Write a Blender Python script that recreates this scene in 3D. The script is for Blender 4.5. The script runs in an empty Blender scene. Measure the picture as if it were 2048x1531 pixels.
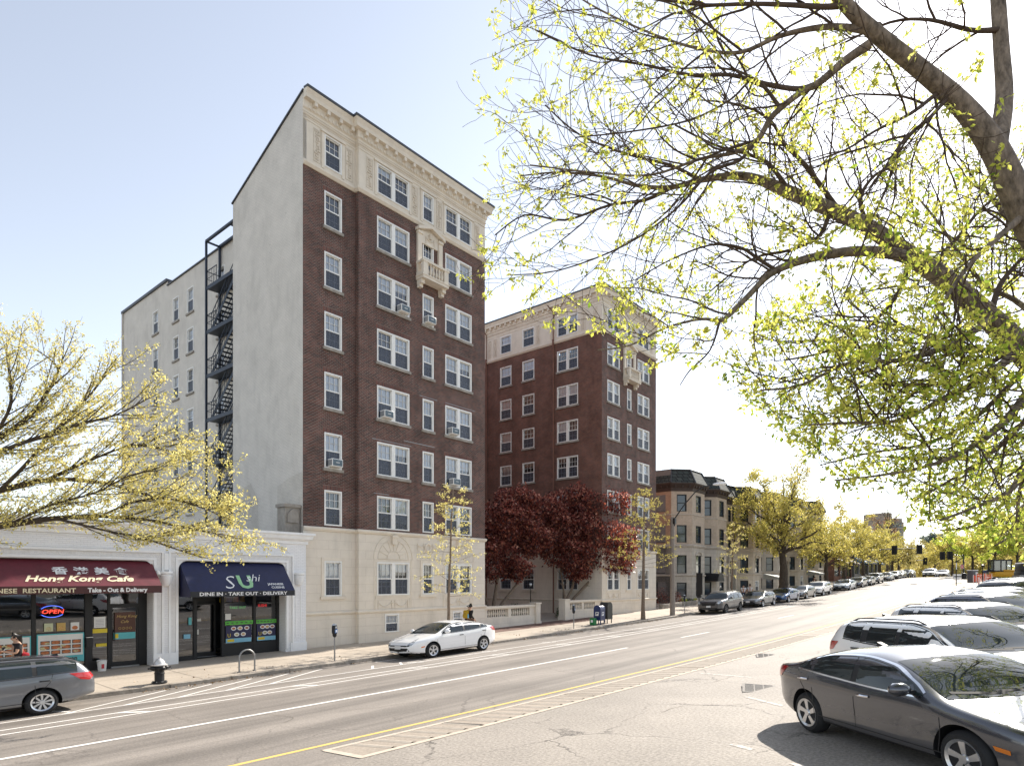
import bpy, bmesh, math, random
import numpy as np
from mathutils import Vector, Matrix, Euler
from mathutils.bvhtree import BVHTree
R = math.radians
sc = bpy.context.scene
col = sc.collection
# ---------------------------------------------------------------- place: the street runs 40 degrees right of the view axis
HC = 3.55                       # camera height above the kerb beside the shops
FPX, CX, HY = 1263.0, 1024.0, 1160.0
S_, C_ = math.sin(R(40)), math.cos(R(40))
ROT = R(50)                     # local x of street things points along the street
def prof(s):
    if s < 0: return .0085*s
    if s <= 120: return .0085*s+.00016*s*s
    p = .0085*120+.00016*14400
    if s <= 150: return p+.0469*(s-120)-.0469/60*(s-120)**2
    if s <= 190: return p+.0469*15-.0004*(s-150)**2
    return p+.0469*15-.64-.01*(s-190)
def gz(s, t):                   # road surface height
    if t < -21.5: d = -.015*(t+21.5)
    else:
        d = .045*(min(t, -10)+21.5)
        if t > -10: d += .062*(min(t, 3)+10)
    return prof(s)+d
def sw(s, t): return gz(s, t)+.13   # pavement height
def W(s, t, z=None, dz=0.0):
    if z is None: z = gz(s, t)
    return Vector((s*S_+t*C_, s*C_-t*S_, z+dz))
def at_Y(u, v, Y):              # a photo point at a known distance
    return Vector(((u-CX)/FPX*Y, Y, HC-(v-HY)/FPX*Y))
# ---------------------------------------------------------------- objects
def tag(o, label=None, cat=None, group=None, kind=None):
    if label: o['label'] = label
    if cat: o['category'] = cat
    if group: o['group'] = group
    if kind: o['kind'] = kind
    return o
def link(o, parent=None):
    col.objects.link(o)
    if parent is not None: o.parent = parent
    return o
def empty(name, loc=(0, 0, 0), rz=0.0, label=None, cat=None, group=None):
    o = bpy.data.objects.new(name, None)
    o.empty_display_size = .2
    o.location = loc; o.rotation_euler = (0, 0, rz)
    link(o); tag(o, label, cat, group)
    return o
def children(o): return [c for c in list(col.objects) if c.parent == o]
KIDS = {}
def copy_tree(o, parent=None, kids=None):
    if kids is None:
        kids = {}
        for c in col.objects:
            if c.parent: kids.setdefault(c.parent.name, []).append(c)
    n = o.copy(); col.objects.link(n)
    n.parent = parent
    if parent is not None: n.matrix_parent_inverse = o.matrix_parent_inverse
    for c in kids.get(o.name, []): copy_tree(c, n, kids)
    return n
class MB:
    def __init__(self, smooth=False):
        self.v = []; self.f = []; self.uv = []; self.mi = []; self.smooth = smooth; self.m = 0
    def face(self, pts, uv=None):
        b = len(self.v); self.v.extend([tuple(p) for p in pts])
        self.f.append(tuple(range(b, b+len(pts)))); self.mi.append(self.m)
        if uv is None:
            p0 = Vector(pts[0]); n = Vector((0, 0, 0))
            for i in range(1, len(pts)-1): n += (Vector(pts[i])-p0).cross(Vector(pts[i+1])-p0)
            a = [abs(c) for c in n]
            if a[2] >= a[0] and a[2] >= a[1]: uv = [(p[0], p[1]) for p in pts]
            elif a[1] >= a[0]: uv = [(p[0], p[2]) for p in pts]
            else: uv = [(p[1], p[2]) for p in pts]
        self.uv.append(uv)
    def mesh(self, vs, fs):
        b = len(self.v); self.v.extend([tuple(p) for p in vs])
        for f in fs:
            pts = [vs[i] for i in f]
            self.f.append(tuple(b+i for i in f)); self.mi.append(self.m)
            self.uv.append([(p[0], p[2]) for p in pts])
    def box(self, x0, x1, y0, y1, z0, z1, skip=''):
        if x0 > x1: x0, x1 = x1, x0
        if y0 > y1: y0, y1 = y1, y0
        if z0 > z1: z0, z1 = z1, z0
        a = (x0, y0, z0); b = (x1, y0, z0); c = (x1, y1, z0); d = (x0, y1, z0)
        e = (x0, y0, z1); f = (x1, y0, z1); g = (x1, y1, z1); h = (x0, y1, z1)
        if 'd' not in skip: self.face([d, c, b, a])
        if 'u' not in skip: self.face([e, f, g, h])
        if 'f' not in skip: self.face([a, b, f, e])
        if 'b' not in skip: self.face([c, d, h, g])
        if 'l' not in skip: self.face([d, a, e, h])
        if 'r' not in skip: self.face([b, c, g, f])
    def bar(self, p, q, w, h=None, up=(0, 0, 1)):
        p = Vector(p); q = Vector(q); h = h or w
        d = (q-p).normalized(); u = Vector(up)
        if abs(d.dot(u)) > .99: u = Vector((1, 0, 0))
        s = d.cross(u).normalized()*w/2; u = s.cross(d).normalized()*h/2
        r = []
        for e in (p, q): r += [e-s-u, e+s-u, e+s+u, e-s+u]
        for f in ((0, 1, 5, 4), (1, 2, 6, 5), (2, 3, 7, 6), (3, 0, 4, 7), (3, 2, 1, 0), (4, 5, 6, 7)):
            self.face([r[i] for i in f])
    def tube(self, pts, rad, n=8, cap=True):
        pts = [Vector(p) for p in pts]
        if not hasattr(rad, '__len__'): rad = [rad]*len(pts)
        vs = []; fs = []; u = None
        for i, p in enumerate(pts):
            d = (pts[min(i+1, len(pts)-1)]-pts[max(i-1, 0)])
            d = d.normalized() if d.length > 1e-9 else Vector((0, 0, 1))
            if u is None:
                u = d.orthogonal().normalized()
            else:
                u = u-d*u.dot(d)
                u = u.normalized() if u.length > 1e-6 else d.orthogonal().normalized()
            w = d.cross(u)
            for k in range(n):
                a = 2*math.pi*k/n
                vs.append(p+(u*math.cos(a)+w*math.sin(a))*rad[i])
        for i in range(len(pts)-1):
            for k in range(n):
                a = i*n+k; b = i*n+(k+1) % n
                fs.append((a, b, b+n, a+n))
        if cap:
            fs.append(tuple(range(n-1, -1, -1))); fs.append(tuple(range((len(pts)-1)*n, len(pts)*n)))
        self.mesh(vs, fs)
    def lathe(self, prof_, n=16, c=(0, 0, 0), axis='z', cap=True):
        vs = []; fs = []
        for (r, z) in prof_:
            for k in range(n):
                a = 2*math.pi*k/n
                x, y = r*math.cos(a), r*math.sin(a)
                vs.append((c[0]+x, c[1]+y, c[2]+z) if axis == 'z' else (c[0]+x, c[1]+z, c[2]+y) if axis == 'y' else (c[0]+z, c[1]+x, c[2]+y))
        for i in range(len(prof_)-1):
            for k in range(n):
                a = i*n+k; b = i*n+(k+1) % n
                fs.append((a, b, b+n, a+n) if axis != 'y' else (a, a+n, b+n, b))
        if cap: fs.append(tuple(range(n-1, -1, -1))); fs.append(tuple(range((len(prof_)-1)*n, len(prof_)*n)))
        self.mesh(vs, fs)
    def prism(self, poly, h0, h1, axis='y'):
        # poly in (x, z) extruded along y, or (y, z) along x, or (x, y) along z
        def P(p, h): return (p[0], h, p[1]) if axis == 'y' else (h, p[0], p[1]) if axis == 'x' else (p[0], p[1], h)
        n = len(poly)
        self.face([P(p, h0) for p in poly]); self.face([P(p, h1) for p in reversed(poly)])
        for i in range(n):
            a, b = poly[i], poly[(i+1) % n]
            self.face([P(a, h0), P(a, h1), P(b, h1), P(b, h0)])
    def build(self, name, mat, parent=None, loc=None, rz=0, origin=None, bevel=0, fixn=True):
        me = bpy.data.meshes.new(name)
        vs = self.v
        if origin is not None: vs = [(v[0]-origin[0], v[1]-origin[1], v[2]-origin[2]) for v in vs]
        me.from_pydata(vs, [], self.f)
        mats = mat if isinstance(mat, (list, tuple)) else [mat]
        for m in mats: me.materials.append(m)
        if len(mats) > 1: me.polygons.foreach_set('material_index', self.mi)
        ul = me.uv_layers.new(name='UVMap')
        flat = []
        for u in self.uv:
            for c in u: flat += [c[0], c[1]]
        ul.data.foreach_set('uv', flat)
        if fixn or self.smooth:
            bm = bmesh.new(); bm.from_mesh(me)
            bmesh.ops.remove_doubles(bm, verts=bm.verts, dist=1e-5)
            if fixn: bmesh.ops.recalc_face_normals(bm, faces=bm.faces)
            if bevel: bmesh.ops.bevel(bm, geom=[e for e in bm.edges if len(e.link_faces) == 2 and e.calc_face_angle(0) > .5], offset=bevel, segments=2, affect='EDGES', profile=.5)
            bm.to_mesh(me); bm.free()
        if self.smooth or bevel:
            me.polygons.foreach_set('use_smooth', [True]*len(me.polygons))
            try: me.set_sharp_from_angle(angle=R(38))
            except Exception: pass
        me.update()
        o = bpy.data.objects.new(name, me)
        link(o, parent)
        if loc is not None: o.location = loc
        o.rotation_euler = (0, 0, rz)
        return o
def share(o, name, parent, loc=(0, 0, 0), rz=0.0):
    n = bpy.data.objects.new(name, o.data); link(n, parent)
    n.location = loc; n.rotation_euler = (0, 0, rz)
    return n
def text_mesh(txt, size, depth=.004, shear=0.0, bold=0.0, spacing=1.0, align='LEFT', sx=1.0):
    cu = bpy.data.curves.new('lettering', 'FONT')
    cu.body = txt; cu.size = size; cu.shear = shear; cu.offset = bold; cu.space_character = spacing
    cu.align_x = align; cu.extrude = depth/2; cu.resolution_u = 2; cu.fill_mode = 'BOTH'
    o = bpy.data.objects.new('lettering_curve', cu); col.objects.link(o)
    dg = bpy.context.evaluated_depsgraph_get()
    me = bpy.data.meshes.new_from_object(o.evaluated_get(dg))
    col.objects.unlink(o); bpy.data.objects.remove(o); bpy.data.curves.remove(cu)
    if sx != 1.0: me.transform(Matrix.Diagonal((sx, 1, 1, 1)))
    return me
def lettering(txt, size, mat, parent, M, name='lettering', **kw):
    # M: matrix taking text plane (x right, y up, z toward reader) into parent space
    me = text_mesh(txt, size, **kw)
    me.transform(M); me.materials.clear(); me.materials.append(mat)
    o = bpy.data.objects.new(name, me); link(o, parent)
    return o
# ---------------------------------------------------------------- materials
MATS = {}
def nt(name):
    m = bpy.data.materials.new(name); m.use_nodes = True
    t = m.node_tree; t.nodes.clear()
    out = t.nodes.new('ShaderNodeOutputMaterial')
    return m, t, out
def N(t, typ, **kw):
    n = t.nodes.new(typ)
    for k, v in kw.items():
        if k in n.inputs: n.inputs[k].default_value = v
        else: setattr(n, k, v)
    return n
def rgba(c): return (c[0], c[1], c[2], 1.0)
def mat(name, c, rough=.6, metal=0.0, spec=.4, var=.12, vscale=3.0, bump=0.0, bscale=40.0, coat=0.0, stain=0.0, coord='Object', aniso=(1, 1, 1)):
    m, t, out = nt(name)
    L = t.links.new
    b = N(t, 'ShaderNodeBsdfPrincipled', Roughness=rough, Metallic=metal)
    b.inputs['Specular IOR Level'].default_value = spec
    b.inputs['Coat Weight'].default_value = coat; b.inputs['Coat Roughness'].default_value = .04
    tc = N(t, 'ShaderNodeTexCoord'); mp = N(t, 'ShaderNodeMapping'); mp.inputs['Scale'].default_value = aniso
    L(tc.outputs[coord], mp.inputs['Vector'])
    if var > 0:
        nz = N(t, 'ShaderNodeTexNoise', Scale=vscale, Detail=6.0, Roughness=.62)
        L(mp.outputs[0], nz.inputs['Vector'])
        rp = N(t, 'ShaderNodeValToRGB')
        rp.color_ramp.elements[0].position = .28; rp.color_ramp.elements[1].position = .72
        rp.color_ramp.elements[0].color = rgba([x*(1-var) for x in c]); rp.color_ramp.elements[1].color = rgba([min(1, x*(1+var)) for x in c])
        L(nz.outputs['Fac'], rp.inputs['Fac'])
        src = rp.outputs['Color']
        if stain > 0:
            n2 = N(t, 'ShaderNodeTexNoise', Scale=vscale*.22, Detail=8.0, Roughness=.7)
            mp2 = N(t, 'ShaderNodeMapping'); mp2.inputs['Scale'].default_value = (1.6, 1.6, .35)
            L(tc.outputs[coord], mp2.inputs['Vector']); L(mp2.outputs[0], n2.inputs['Vector'])
            r2 = N(t, 'ShaderNodeMapRange'); r2.inputs['From Min'].default_value = .45; r2.inputs['From Max'].default_value = .75
            r2.inputs['To Min'].default_value = 0; r2.inputs['To Max'].default_value = stain
            L(n2.outputs['Fac'], r2.inputs['Value'])
            mx = N(t, 'ShaderNodeMixRGB', blend_type='MULTIPLY'); mx.inputs['Color2'].default_value = (.45, .42, .38, 1)
            L(r2.outputs[0], mx.inputs['Fac']); L(src, mx.inputs['Color1']); src = mx.outputs[0]
        L(src, b.inputs['Base Color'])
    else: b.inputs['Base Color'].default_value = rgba(c)
    if bump > 0:
        nb = N(t, 'ShaderNodeTexNoise', Scale=bscale, Detail=4.0, Roughness=.6); L(mp.outputs[0], nb.inputs['Vector'])
        bp = N(t, 'ShaderNodeBump', Strength=bump, Distance=.02); L(nb.outputs['Fac'], bp.inputs['Height']); L(bp.outputs[0], b.inputs['Normal'])
    L(b.outputs[0], out.inputs['Surface'])
    MATS[name] = m
    return m
def brick_mat(name, c1, c2, mortar, bw=.21, bh=.07, ms=.012, var=.35, stain=.5, bumpd=.4, offset=.5, squash=1.0, speck=0.0):
    m, t, out = nt(name); L = t.links.new
    uv = N(t, 'ShaderNodeUVMap'); uv.uv_map = 'UVMap'
    br = N(t, 'ShaderNodeTexBrick'); br.offset = offset
    br.inputs['Scale'].default_value = 1.0; br.inputs['Brick Width'].default_value = bw; br.inputs['Row Height'].default_value = bh
    br.inputs['Mortar Size'].default_value = ms; br.inputs['Mortar Smooth'].default_value = .15; br.inputs['Bias'].default_value = -.1
    br.inputs['Color1'].default_value = rgba(c1); br.inputs['Color2'].default_value = rgba(c2); br.inputs['Mortar'].default_value = rgba(mortar)
    L(uv.outputs[0], br.inputs['Vector'])
    nz = N(t, 'ShaderNodeTexNoise', Scale=.9, Detail=9.0, Roughness=.68); L(uv.outputs[0], nz.inputs['Vector'])
    mr = N(t, 'ShaderNodeMapRange'); mr.inputs['From Min'].default_value = .3; mr.inputs['From Max'].default_value = .7
    mr.inputs['To Min'].default_value = 1-var; mr.inputs['To Max'].default_value = 1+var*.7
    L(nz.outputs['Fac'], mr.inputs['Value'])
    mx = N(t, 'ShaderNodeMixRGB', blend_type='MULTIPLY'); mx.inputs['Fac'].default_value = 1
    L(br.outputs['Color'], mx.inputs['Color1']); L(mr.outputs[0], mx.inputs['Color2'])
    n2 = N(t, 'ShaderNodeTexNoise', Scale=.35, Detail=7.0, Roughness=.7)
    mp2 = N(t, 'ShaderNodeMapping'); mp2.inputs['Scale'].default_value = (2.2, .6, 1); L(uv.outputs[0], mp2.inputs['Vector']); L(mp2.outputs[0], n2.inputs['Vector'])
    r2 = N(t, 'ShaderNodeMapRange'); r2.inputs['From Min'].default_value = .5; r2.inputs['From Max'].default_value = .72; r2.inputs['To Max'].default_value = stain
    L(n2.outputs['Fac'], r2.inputs['Value'])
    m2 = N(t, 'ShaderNodeMixRGB', blend_type='MULTIPLY'); m2.inputs['Color2'].default_value = (.42, .42, .42, 1)
    L(r2.outputs[0], m2.inputs['Fac']); L(mx.outputs[0], m2.inputs['Color1'])
    b = N(t, 'ShaderNodeBsdfPrincipled', Roughness=.82); b.inputs['Specular IOR Level'].default_value = .25
    if speck > 0:
        n3 = N(t, 'ShaderNodeTexNoise', Scale=5.0, Detail=3.0, Roughness=.8); L(uv.outputs[0], n3.inputs['Vector'])
        r3 = N(t, 'ShaderNodeMapRange'); r3.inputs['From Min'].default_value = .66; r3.inputs['From Max'].default_value = .7; r3.inputs['To Max'].default_value = speck; L(n3.outputs['Fac'], r3.inputs['Value'])
        m3 = N(t, 'ShaderNodeMixRGB', blend_type='MULTIPLY'); m3.inputs['Color2'].default_value = (.5, .48, .45, 1); L(r3.outputs[0], m3.inputs['Fac']); L(m2.outputs[0], m3.inputs['Color1']); m2 = m3
    L(m2.outputs[0], b.inputs['Base Color'])
    bp = N(t, 'ShaderNodeBump', Strength=bumpd, Distance=.01); bp.invert = True
    L(br.outputs['Fac'], bp.inputs['Height']); L(bp.outputs[0], b.inputs['Normal'])
    L(b.outputs[0], out.inputs['Surface'])
    return m
def glass_mat(name, tint=(.6, .66, .7), refl=.22, rough=.02, wav=0.0):
    m, t, out = nt(name); L = t.links.new
    tr = N(t, 'ShaderNodeBsdfTransparent'); tr.inputs['Color'].default_value = rgba(tint)
    gl = N(t, 'ShaderNodeBsdfGlossy', Roughness=rough); gl.inputs['Color'].default_value = (.92, .95, 1, 1)
    fr = N(t, 'ShaderNodeFresnel', IOR=1.5)
    ad = N(t, 'ShaderNodeMath', operation='ADD', use_clamp=True); ad.inputs[1].default_value = refl
    L(fr.outputs[0], ad.inputs[0])
    mx = N(t, 'ShaderNodeMixShader'); L(ad.outputs[0], mx.inputs['Fac']); L(tr.outputs[0], mx.inputs[1]); L(gl.outputs[0], mx.inputs[2])
    if wav > 0:
        tc = N(t, 'ShaderNodeTexCoord'); nz = N(t, 'ShaderNodeTexNoise', Scale=1.7, Detail=1.0); L(tc.outputs['Object'], nz.inputs['Vector'])
        bp = N(t, 'ShaderNodeBump', Strength=wav, Distance=.02); L(nz.outputs['Fac'], bp.inputs['Height']); L(bp.outputs[0], gl.inputs['Normal'])
    L(mx.outputs[0], out.inputs['Surface'])
    return m
def leaf_mat(name, stops, trans=.55, rough=.5, tcol=None):
    m, t, out = nt(name); L = t.links.new
    ge = N(t, 'ShaderNodeNewGeometry')
    rp = N(t, 'ShaderNodeValToRGB'); cr = rp.color_ramp
    while len(cr.elements) < len(stops): cr.elements.new(.5)
    for e, (p, c) in zip(cr.elements, stops): e.position = p; e.color = rgba(c)
    L(ge.outputs['Random Per Island'], rp.inputs['Fac'])
    df = N(t, 'ShaderNodeBsdfPrincipled', Roughness=rough); df.inputs['Specular IOR Level'].default_value = .35
    L(rp.outputs[0], df.inputs['Base Color'])
    tl = N(t, 'ShaderNodeBsdfTranslucent')
    if tcol:
        mm = N(t, 'ShaderNodeMixRGB', blend_type='MULTIPLY'); mm.inputs['Fac'].default_value = 1; mm.inputs['Color2'].default_value = rgba(tcol)
        L(rp.outputs[0], mm.inputs['Color1']); L(mm.outputs[0], tl.inputs['Color'])
    else: L(rp.outputs[0], tl.inputs['Color'])
    mx = N(t, 'ShaderNodeMixShader'); mx.inputs['Fac'].default_value = trans
    L(df.outputs[0], mx.inputs[1]); L(tl.outputs[0], mx.inputs[2]); L(mx.outputs[0], out.inputs['Surface'])
    return m
def emit_mat(name, c, s):
    m, t, out = nt(name)
    e = N(t, 'ShaderNodeEmission', Strength=s); e.inputs['Color'].default_value = rgba(c)
    t.links.new(e.outputs[0], out.inputs['Surface'])
    return m
def paint_mat(name, c, metal=.5, rough=.3):
    m, t, out = nt(name); L = t.links.new
    b = N(t, 'ShaderNodeBsdfPrincipled', Roughness=rough, Metallic=metal)
    b.inputs['Coat Weight'].default_value = 1.0; b.inputs['Coat Roughness'].default_value = .03
    tc = N(t, 'ShaderNodeTexCoord')
    nz = N(t, 'ShaderNodeTexNoise', Scale=2.0, Detail=8.0, Roughness=.7); L(tc.outputs['Object'], nz.inputs['Vector'])
    sp = N(t, 'ShaderNodeSeparateXYZ'); L(tc.outputs['Object'], sp.inputs[0])
    mr = N(t, 'ShaderNodeMapRange'); mr.inputs['From Min'].default_value = .15; mr.inputs['From Max'].default_value = .62   # road dust low on the body
    mr.inputs['To Min'].default_value = .5; mr.inputs['To Max'].default_value = .03; L(sp.outputs['Z'], mr.inputs['Value'])
    mu = N(t, 'ShaderNodeMath', operation='MULTIPLY', use_clamp=True); L(mr.outputs[0], mu.inputs[0]); L(nz.outputs['Fac'], mu.inputs[1])
    mx = N(t, 'ShaderNodeMixRGB'); mx.inputs['Color1'].default_value = rgba(c); mx.inputs['Color2'].default_value = (.22, .2, .17, 1)
    L(mu.outputs[0], mx.inputs['Fac']); L(mx.outputs[0], b.inputs['Base Color'])
    ad = N(t, 'ShaderNodeMath', operation='ADD'); ad.inputs[1].default_value = rough; L(mu.outputs[0], ad.inputs[0]); L(ad.outputs[0], b.inputs['Roughness'])
    L(b.outputs[0], out.inputs['Surface'])
    return m
M = {}
M['brick'] = brick_mat('brick', (.165, .058, .043), (.05, .028, .027), (.22, .185, .16), var=.4, stain=.55)
M['brick_red'] = brick_mat('brick_red', (.215, .077, .052), (.11, .048, .039), (.2, .155, .13), var=.34)
M['lintel'] = brick_mat('lintel_brick', (.17, .06, .045), (.085, .038, .034), (.2, .16, .14), bw=.075, bh=.24, ms=.012, offset=0)
M['buff'] = brick_mat('buff_brick', (.55, .43, .32), (.44, .345, .26), (.46, .39, .32), var=.2, stain=.35)
M['orange_brick'] = brick_mat('orange_brick', (.46, .27, .17), (.36, .21, .14), (.36, .28, .21), var=.2)
M['white_brick'] = brick_mat('white_brick', (.86, .86, .87), (.82, .82, .83), (.76, .76, .77), var=.06, stain=.12, bumpd=.5)
M['stucco'] = brick_mat('grey_painted_brick', (.75, .705, .645), (.71, .667, .61), (.61, .575, .525), var=.1, stain=.3, bumpd=.9, speck=.6)
M['stucco_dark'] = brick_mat('grey_rough_render', (.68, .635, .57), (.64, .6, .54), (.56, .52, .47), var=.16, stain=.35, bumpd=.9, speck=.5)
M['rustic'] = brick_mat('cream_ashlar', (.74, .67, .575), (.725, .658, .565), (.62, .55, .465), bw=1.3, bh=.42, ms=.008, var=.08, stain=.28, bumpd=.5)
M['limestone'] = brick_mat('limestone_ashlar', (.53, .475, .405), (.48, .43, .37), (.38, .335, .285), bw=.9, bh=.4, ms=.012, var=.2, stain=.5)
M['cream'] = mat('cream_stone', (.74, .665, .56), rough=.75, var=.07, vscale=2.0, bump=.15, bscale=60, stain=.25)
M['ornament'] = mat('carved_ornament', (.66, .585, .485), rough=.8, var=.1, vscale=8, bump=1.0, bscale=26)
M['stone_sill'] = mat('sill_stone', (.33, .3, .265), rough=.85, var=.2, vscale=4, stain=.5)
M['white'] = mat('white_paint', (.8, .79, .76), rough=.45, var=.04, vscale=6)
M['white_trim'] = mat('white_trim', (.85, .85, .85), rough=.55, var=.05, vscale=3, stain=.12)
M['white_carved'] = mat('white_carved', (.74, .73, .72), rough=.6, var=.08, vscale=10, bump=1.0, bscale=30)
M['glass'] = glass_mat('window_glass', (.86, .9, .95), .09, wav=.05)
M['shop_glass'] = glass_mat('shop_glass', (.45, .47, .47), .1)
M['blind'] = mat('white_blind', (.9, .91, .93), rough=.7, var=.03)
M['blind2'] = mat('grey_blind', (.5, .51, .53), rough=.8, var=.08)
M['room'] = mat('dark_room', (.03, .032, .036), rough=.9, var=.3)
M['screen'] = mat('insect_screen', (.1, .115, .14), rough=.6, var=.15)
def screen_mat():
    m, t, out = nt('window_screen'); L = t.links.new
    tr = N(t, 'ShaderNodeBsdfTransparent'); tr.inputs['Color'].default_value = (.75, .8, .9, 1); d = N(t, 'ShaderNodeBsdfPrincipled', Roughness=.45); d.inputs['Base Color'].default_value = (.075, .085, .11, 1)
    mx = N(t, 'ShaderNodeMixShader'); mx.inputs['Fac'].default_value = .62; L(tr.outputs[0], mx.inputs[1]); L(d.outputs[0], mx.inputs[2]); L(mx.outputs[0], out.inputs['Surface']); return m
M['mesh_screen'] = screen_mat()
M['dark_frame'] = mat('dark_window_frame', (.02, .02, .022), rough=.4, var=.1)
M['bluegl'] = mat('blue_grey_glass', (.035, .055, .075), rough=.06, var=.3, vscale=1.5, spec=.9)
M['black'] = mat('black_metal', (.012, .012, .014), rough=.45, var=.2)
M['iron'] = mat('navy_iron', (.02, .03, .05), rough=.5, var=.25)
M['roof_edge'] = mat('roof_edge_metal', (.05, .055, .065), rough=.45, var=.15)
M['roof'] = mat('flat_roof', (.18, .17, .165), rough=.9, var=.2)
M['slate'] = brick_mat('roof_tile', (.075, .085, .08), (.045, .055, .052), (.02, .02, .02), bw=.42, bh=.36, ms=.035, var=.3, stain=.3, bumpd=1.0)
M['brown'] = mat('brown_cornice', (.05, .032, .026), rough=.6, var=.15)
M['downspout'] = mat('downspout_copper', (.19, .085, .055), rough=.5, var=.2)
M['steel'] = mat('galvanised_steel', (.3, .3, .3), rough=.42, metal=.7, var=.12, vscale=12)
M['chrome'] = mat('chrome', (.75, .76, .78), rough=.12, metal=1.0, var=.02)
M['alu'] = mat('alloy', (.6, .61, .63), rough=.28, metal=.9, var=.05)
M['alu_dark'] = mat('dark_alloy', (.05, .05, .055), rough=.35, metal=.6, var=.1)
M['tyre'] = mat('tyre_rubber', (.018, .018, .019), rough=.8, var=.25, vscale=14)
M['plastic'] = mat('black_plastic', (.015, .015, .016), rough=.55, var=.1)
M['carglass'] = mat('car_glass', (.016, .024, .026), rough=.02, var=.3, spec=.6)
M['lamp'] = mat('lamp_lens', (.5, .53, .56), rough=.08, metal=.3, var=.2, vscale=20, coat=1.0)
M['red_lens'] = mat('red_lens', (.42, .012, .015), rough=.12, var=.2, vscale=15, coat=1.0)
M['amber'] = mat('amber_lens', (.7, .2, .02), rough=.15, var=.1, coat=1.0)
M['plate'] = mat('plate_white', (.75, .75, .74), rough=.4, var=.1, vscale=20)
M['plate_red'] = mat('plate_letters', (.5, .05, .06), rough=.5, var=0)
M['bark'] = mat('grey_bark', (.2, .158, .12), rough=.95, var=.7, vscale=17, bump=1.0, bscale=30, aniso=(1, 1, .4))
M['bark_dark'] = mat('dark_bark', (.075, .058, .044), rough=.95, var=.45, vscale=7, bump=1.0, bscale=22, aniso=(1, 1, .4))
M['twig'] = mat('twig_bark', (.085, .058, .042), rough=.9, var=.3, vscale=12)
M['bark_pale'] = mat('pale_bark', (.2, .15, .11), rough=.95, var=.35, vscale=9, bump=.6, bscale=30)
M['leaf_lime'] = leaf_mat('lime_leaf', [(0, (.44, .48, .07)), (.35, (.66, .65, .12)), (.7, (.78, .73, .2)), (1, (.38, .46, .07))], .7)
M['leaf_green'] = leaf_mat('green_leaf', [(0, (.18, .3, .03)), (.25, (.42, .52, .07)), (.6, (.64, .68, .11)), (1, (.74, .72, .16))], .7)
M['leaf_gold'] = leaf_mat('gold_leaf', [(0, (.56, .46, .12)), (.35, (.78, .69, .25)), (.7, (.88, .8, .38)), (1, (.62, .58, .15))], .55)
M['leaf_olive'] = leaf_mat('olive_leaf', [(0, (.34, .31, .07)), (.4, (.56, .48, .12)), (.75, (.66, .55, .16)), (1, (.42, .42, .09))], .55)
M['leaf_far'] = leaf_mat('far_leaf', [(0, (.3, .27, .08)), (.4, (.48, .4, .13)), (.75, (.56, .46, .16)), (1, (.36, .36, .1))], .5)
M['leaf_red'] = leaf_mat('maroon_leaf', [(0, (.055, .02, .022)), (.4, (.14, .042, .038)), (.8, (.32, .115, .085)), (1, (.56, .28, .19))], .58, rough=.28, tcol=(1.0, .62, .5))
M['leaf_red_lit'] = leaf_mat('maroon_leaf_sunlit_tone', [(0, (.2, .05, .045)), (.4, (.42, .13, .1)), (.8, (.62, .27, .2)), (1, (.75, .42, .32))], .5, rough=.25)  # brighter copy of the maroon leaf, sunlight put into its colour
M['leaf_dark'] = leaf_mat('dark_leaf', [(0, (.02, .04, .012)), (.5, (.04, .08, .02)), (1, (.08, .13, .03))], .3)
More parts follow.
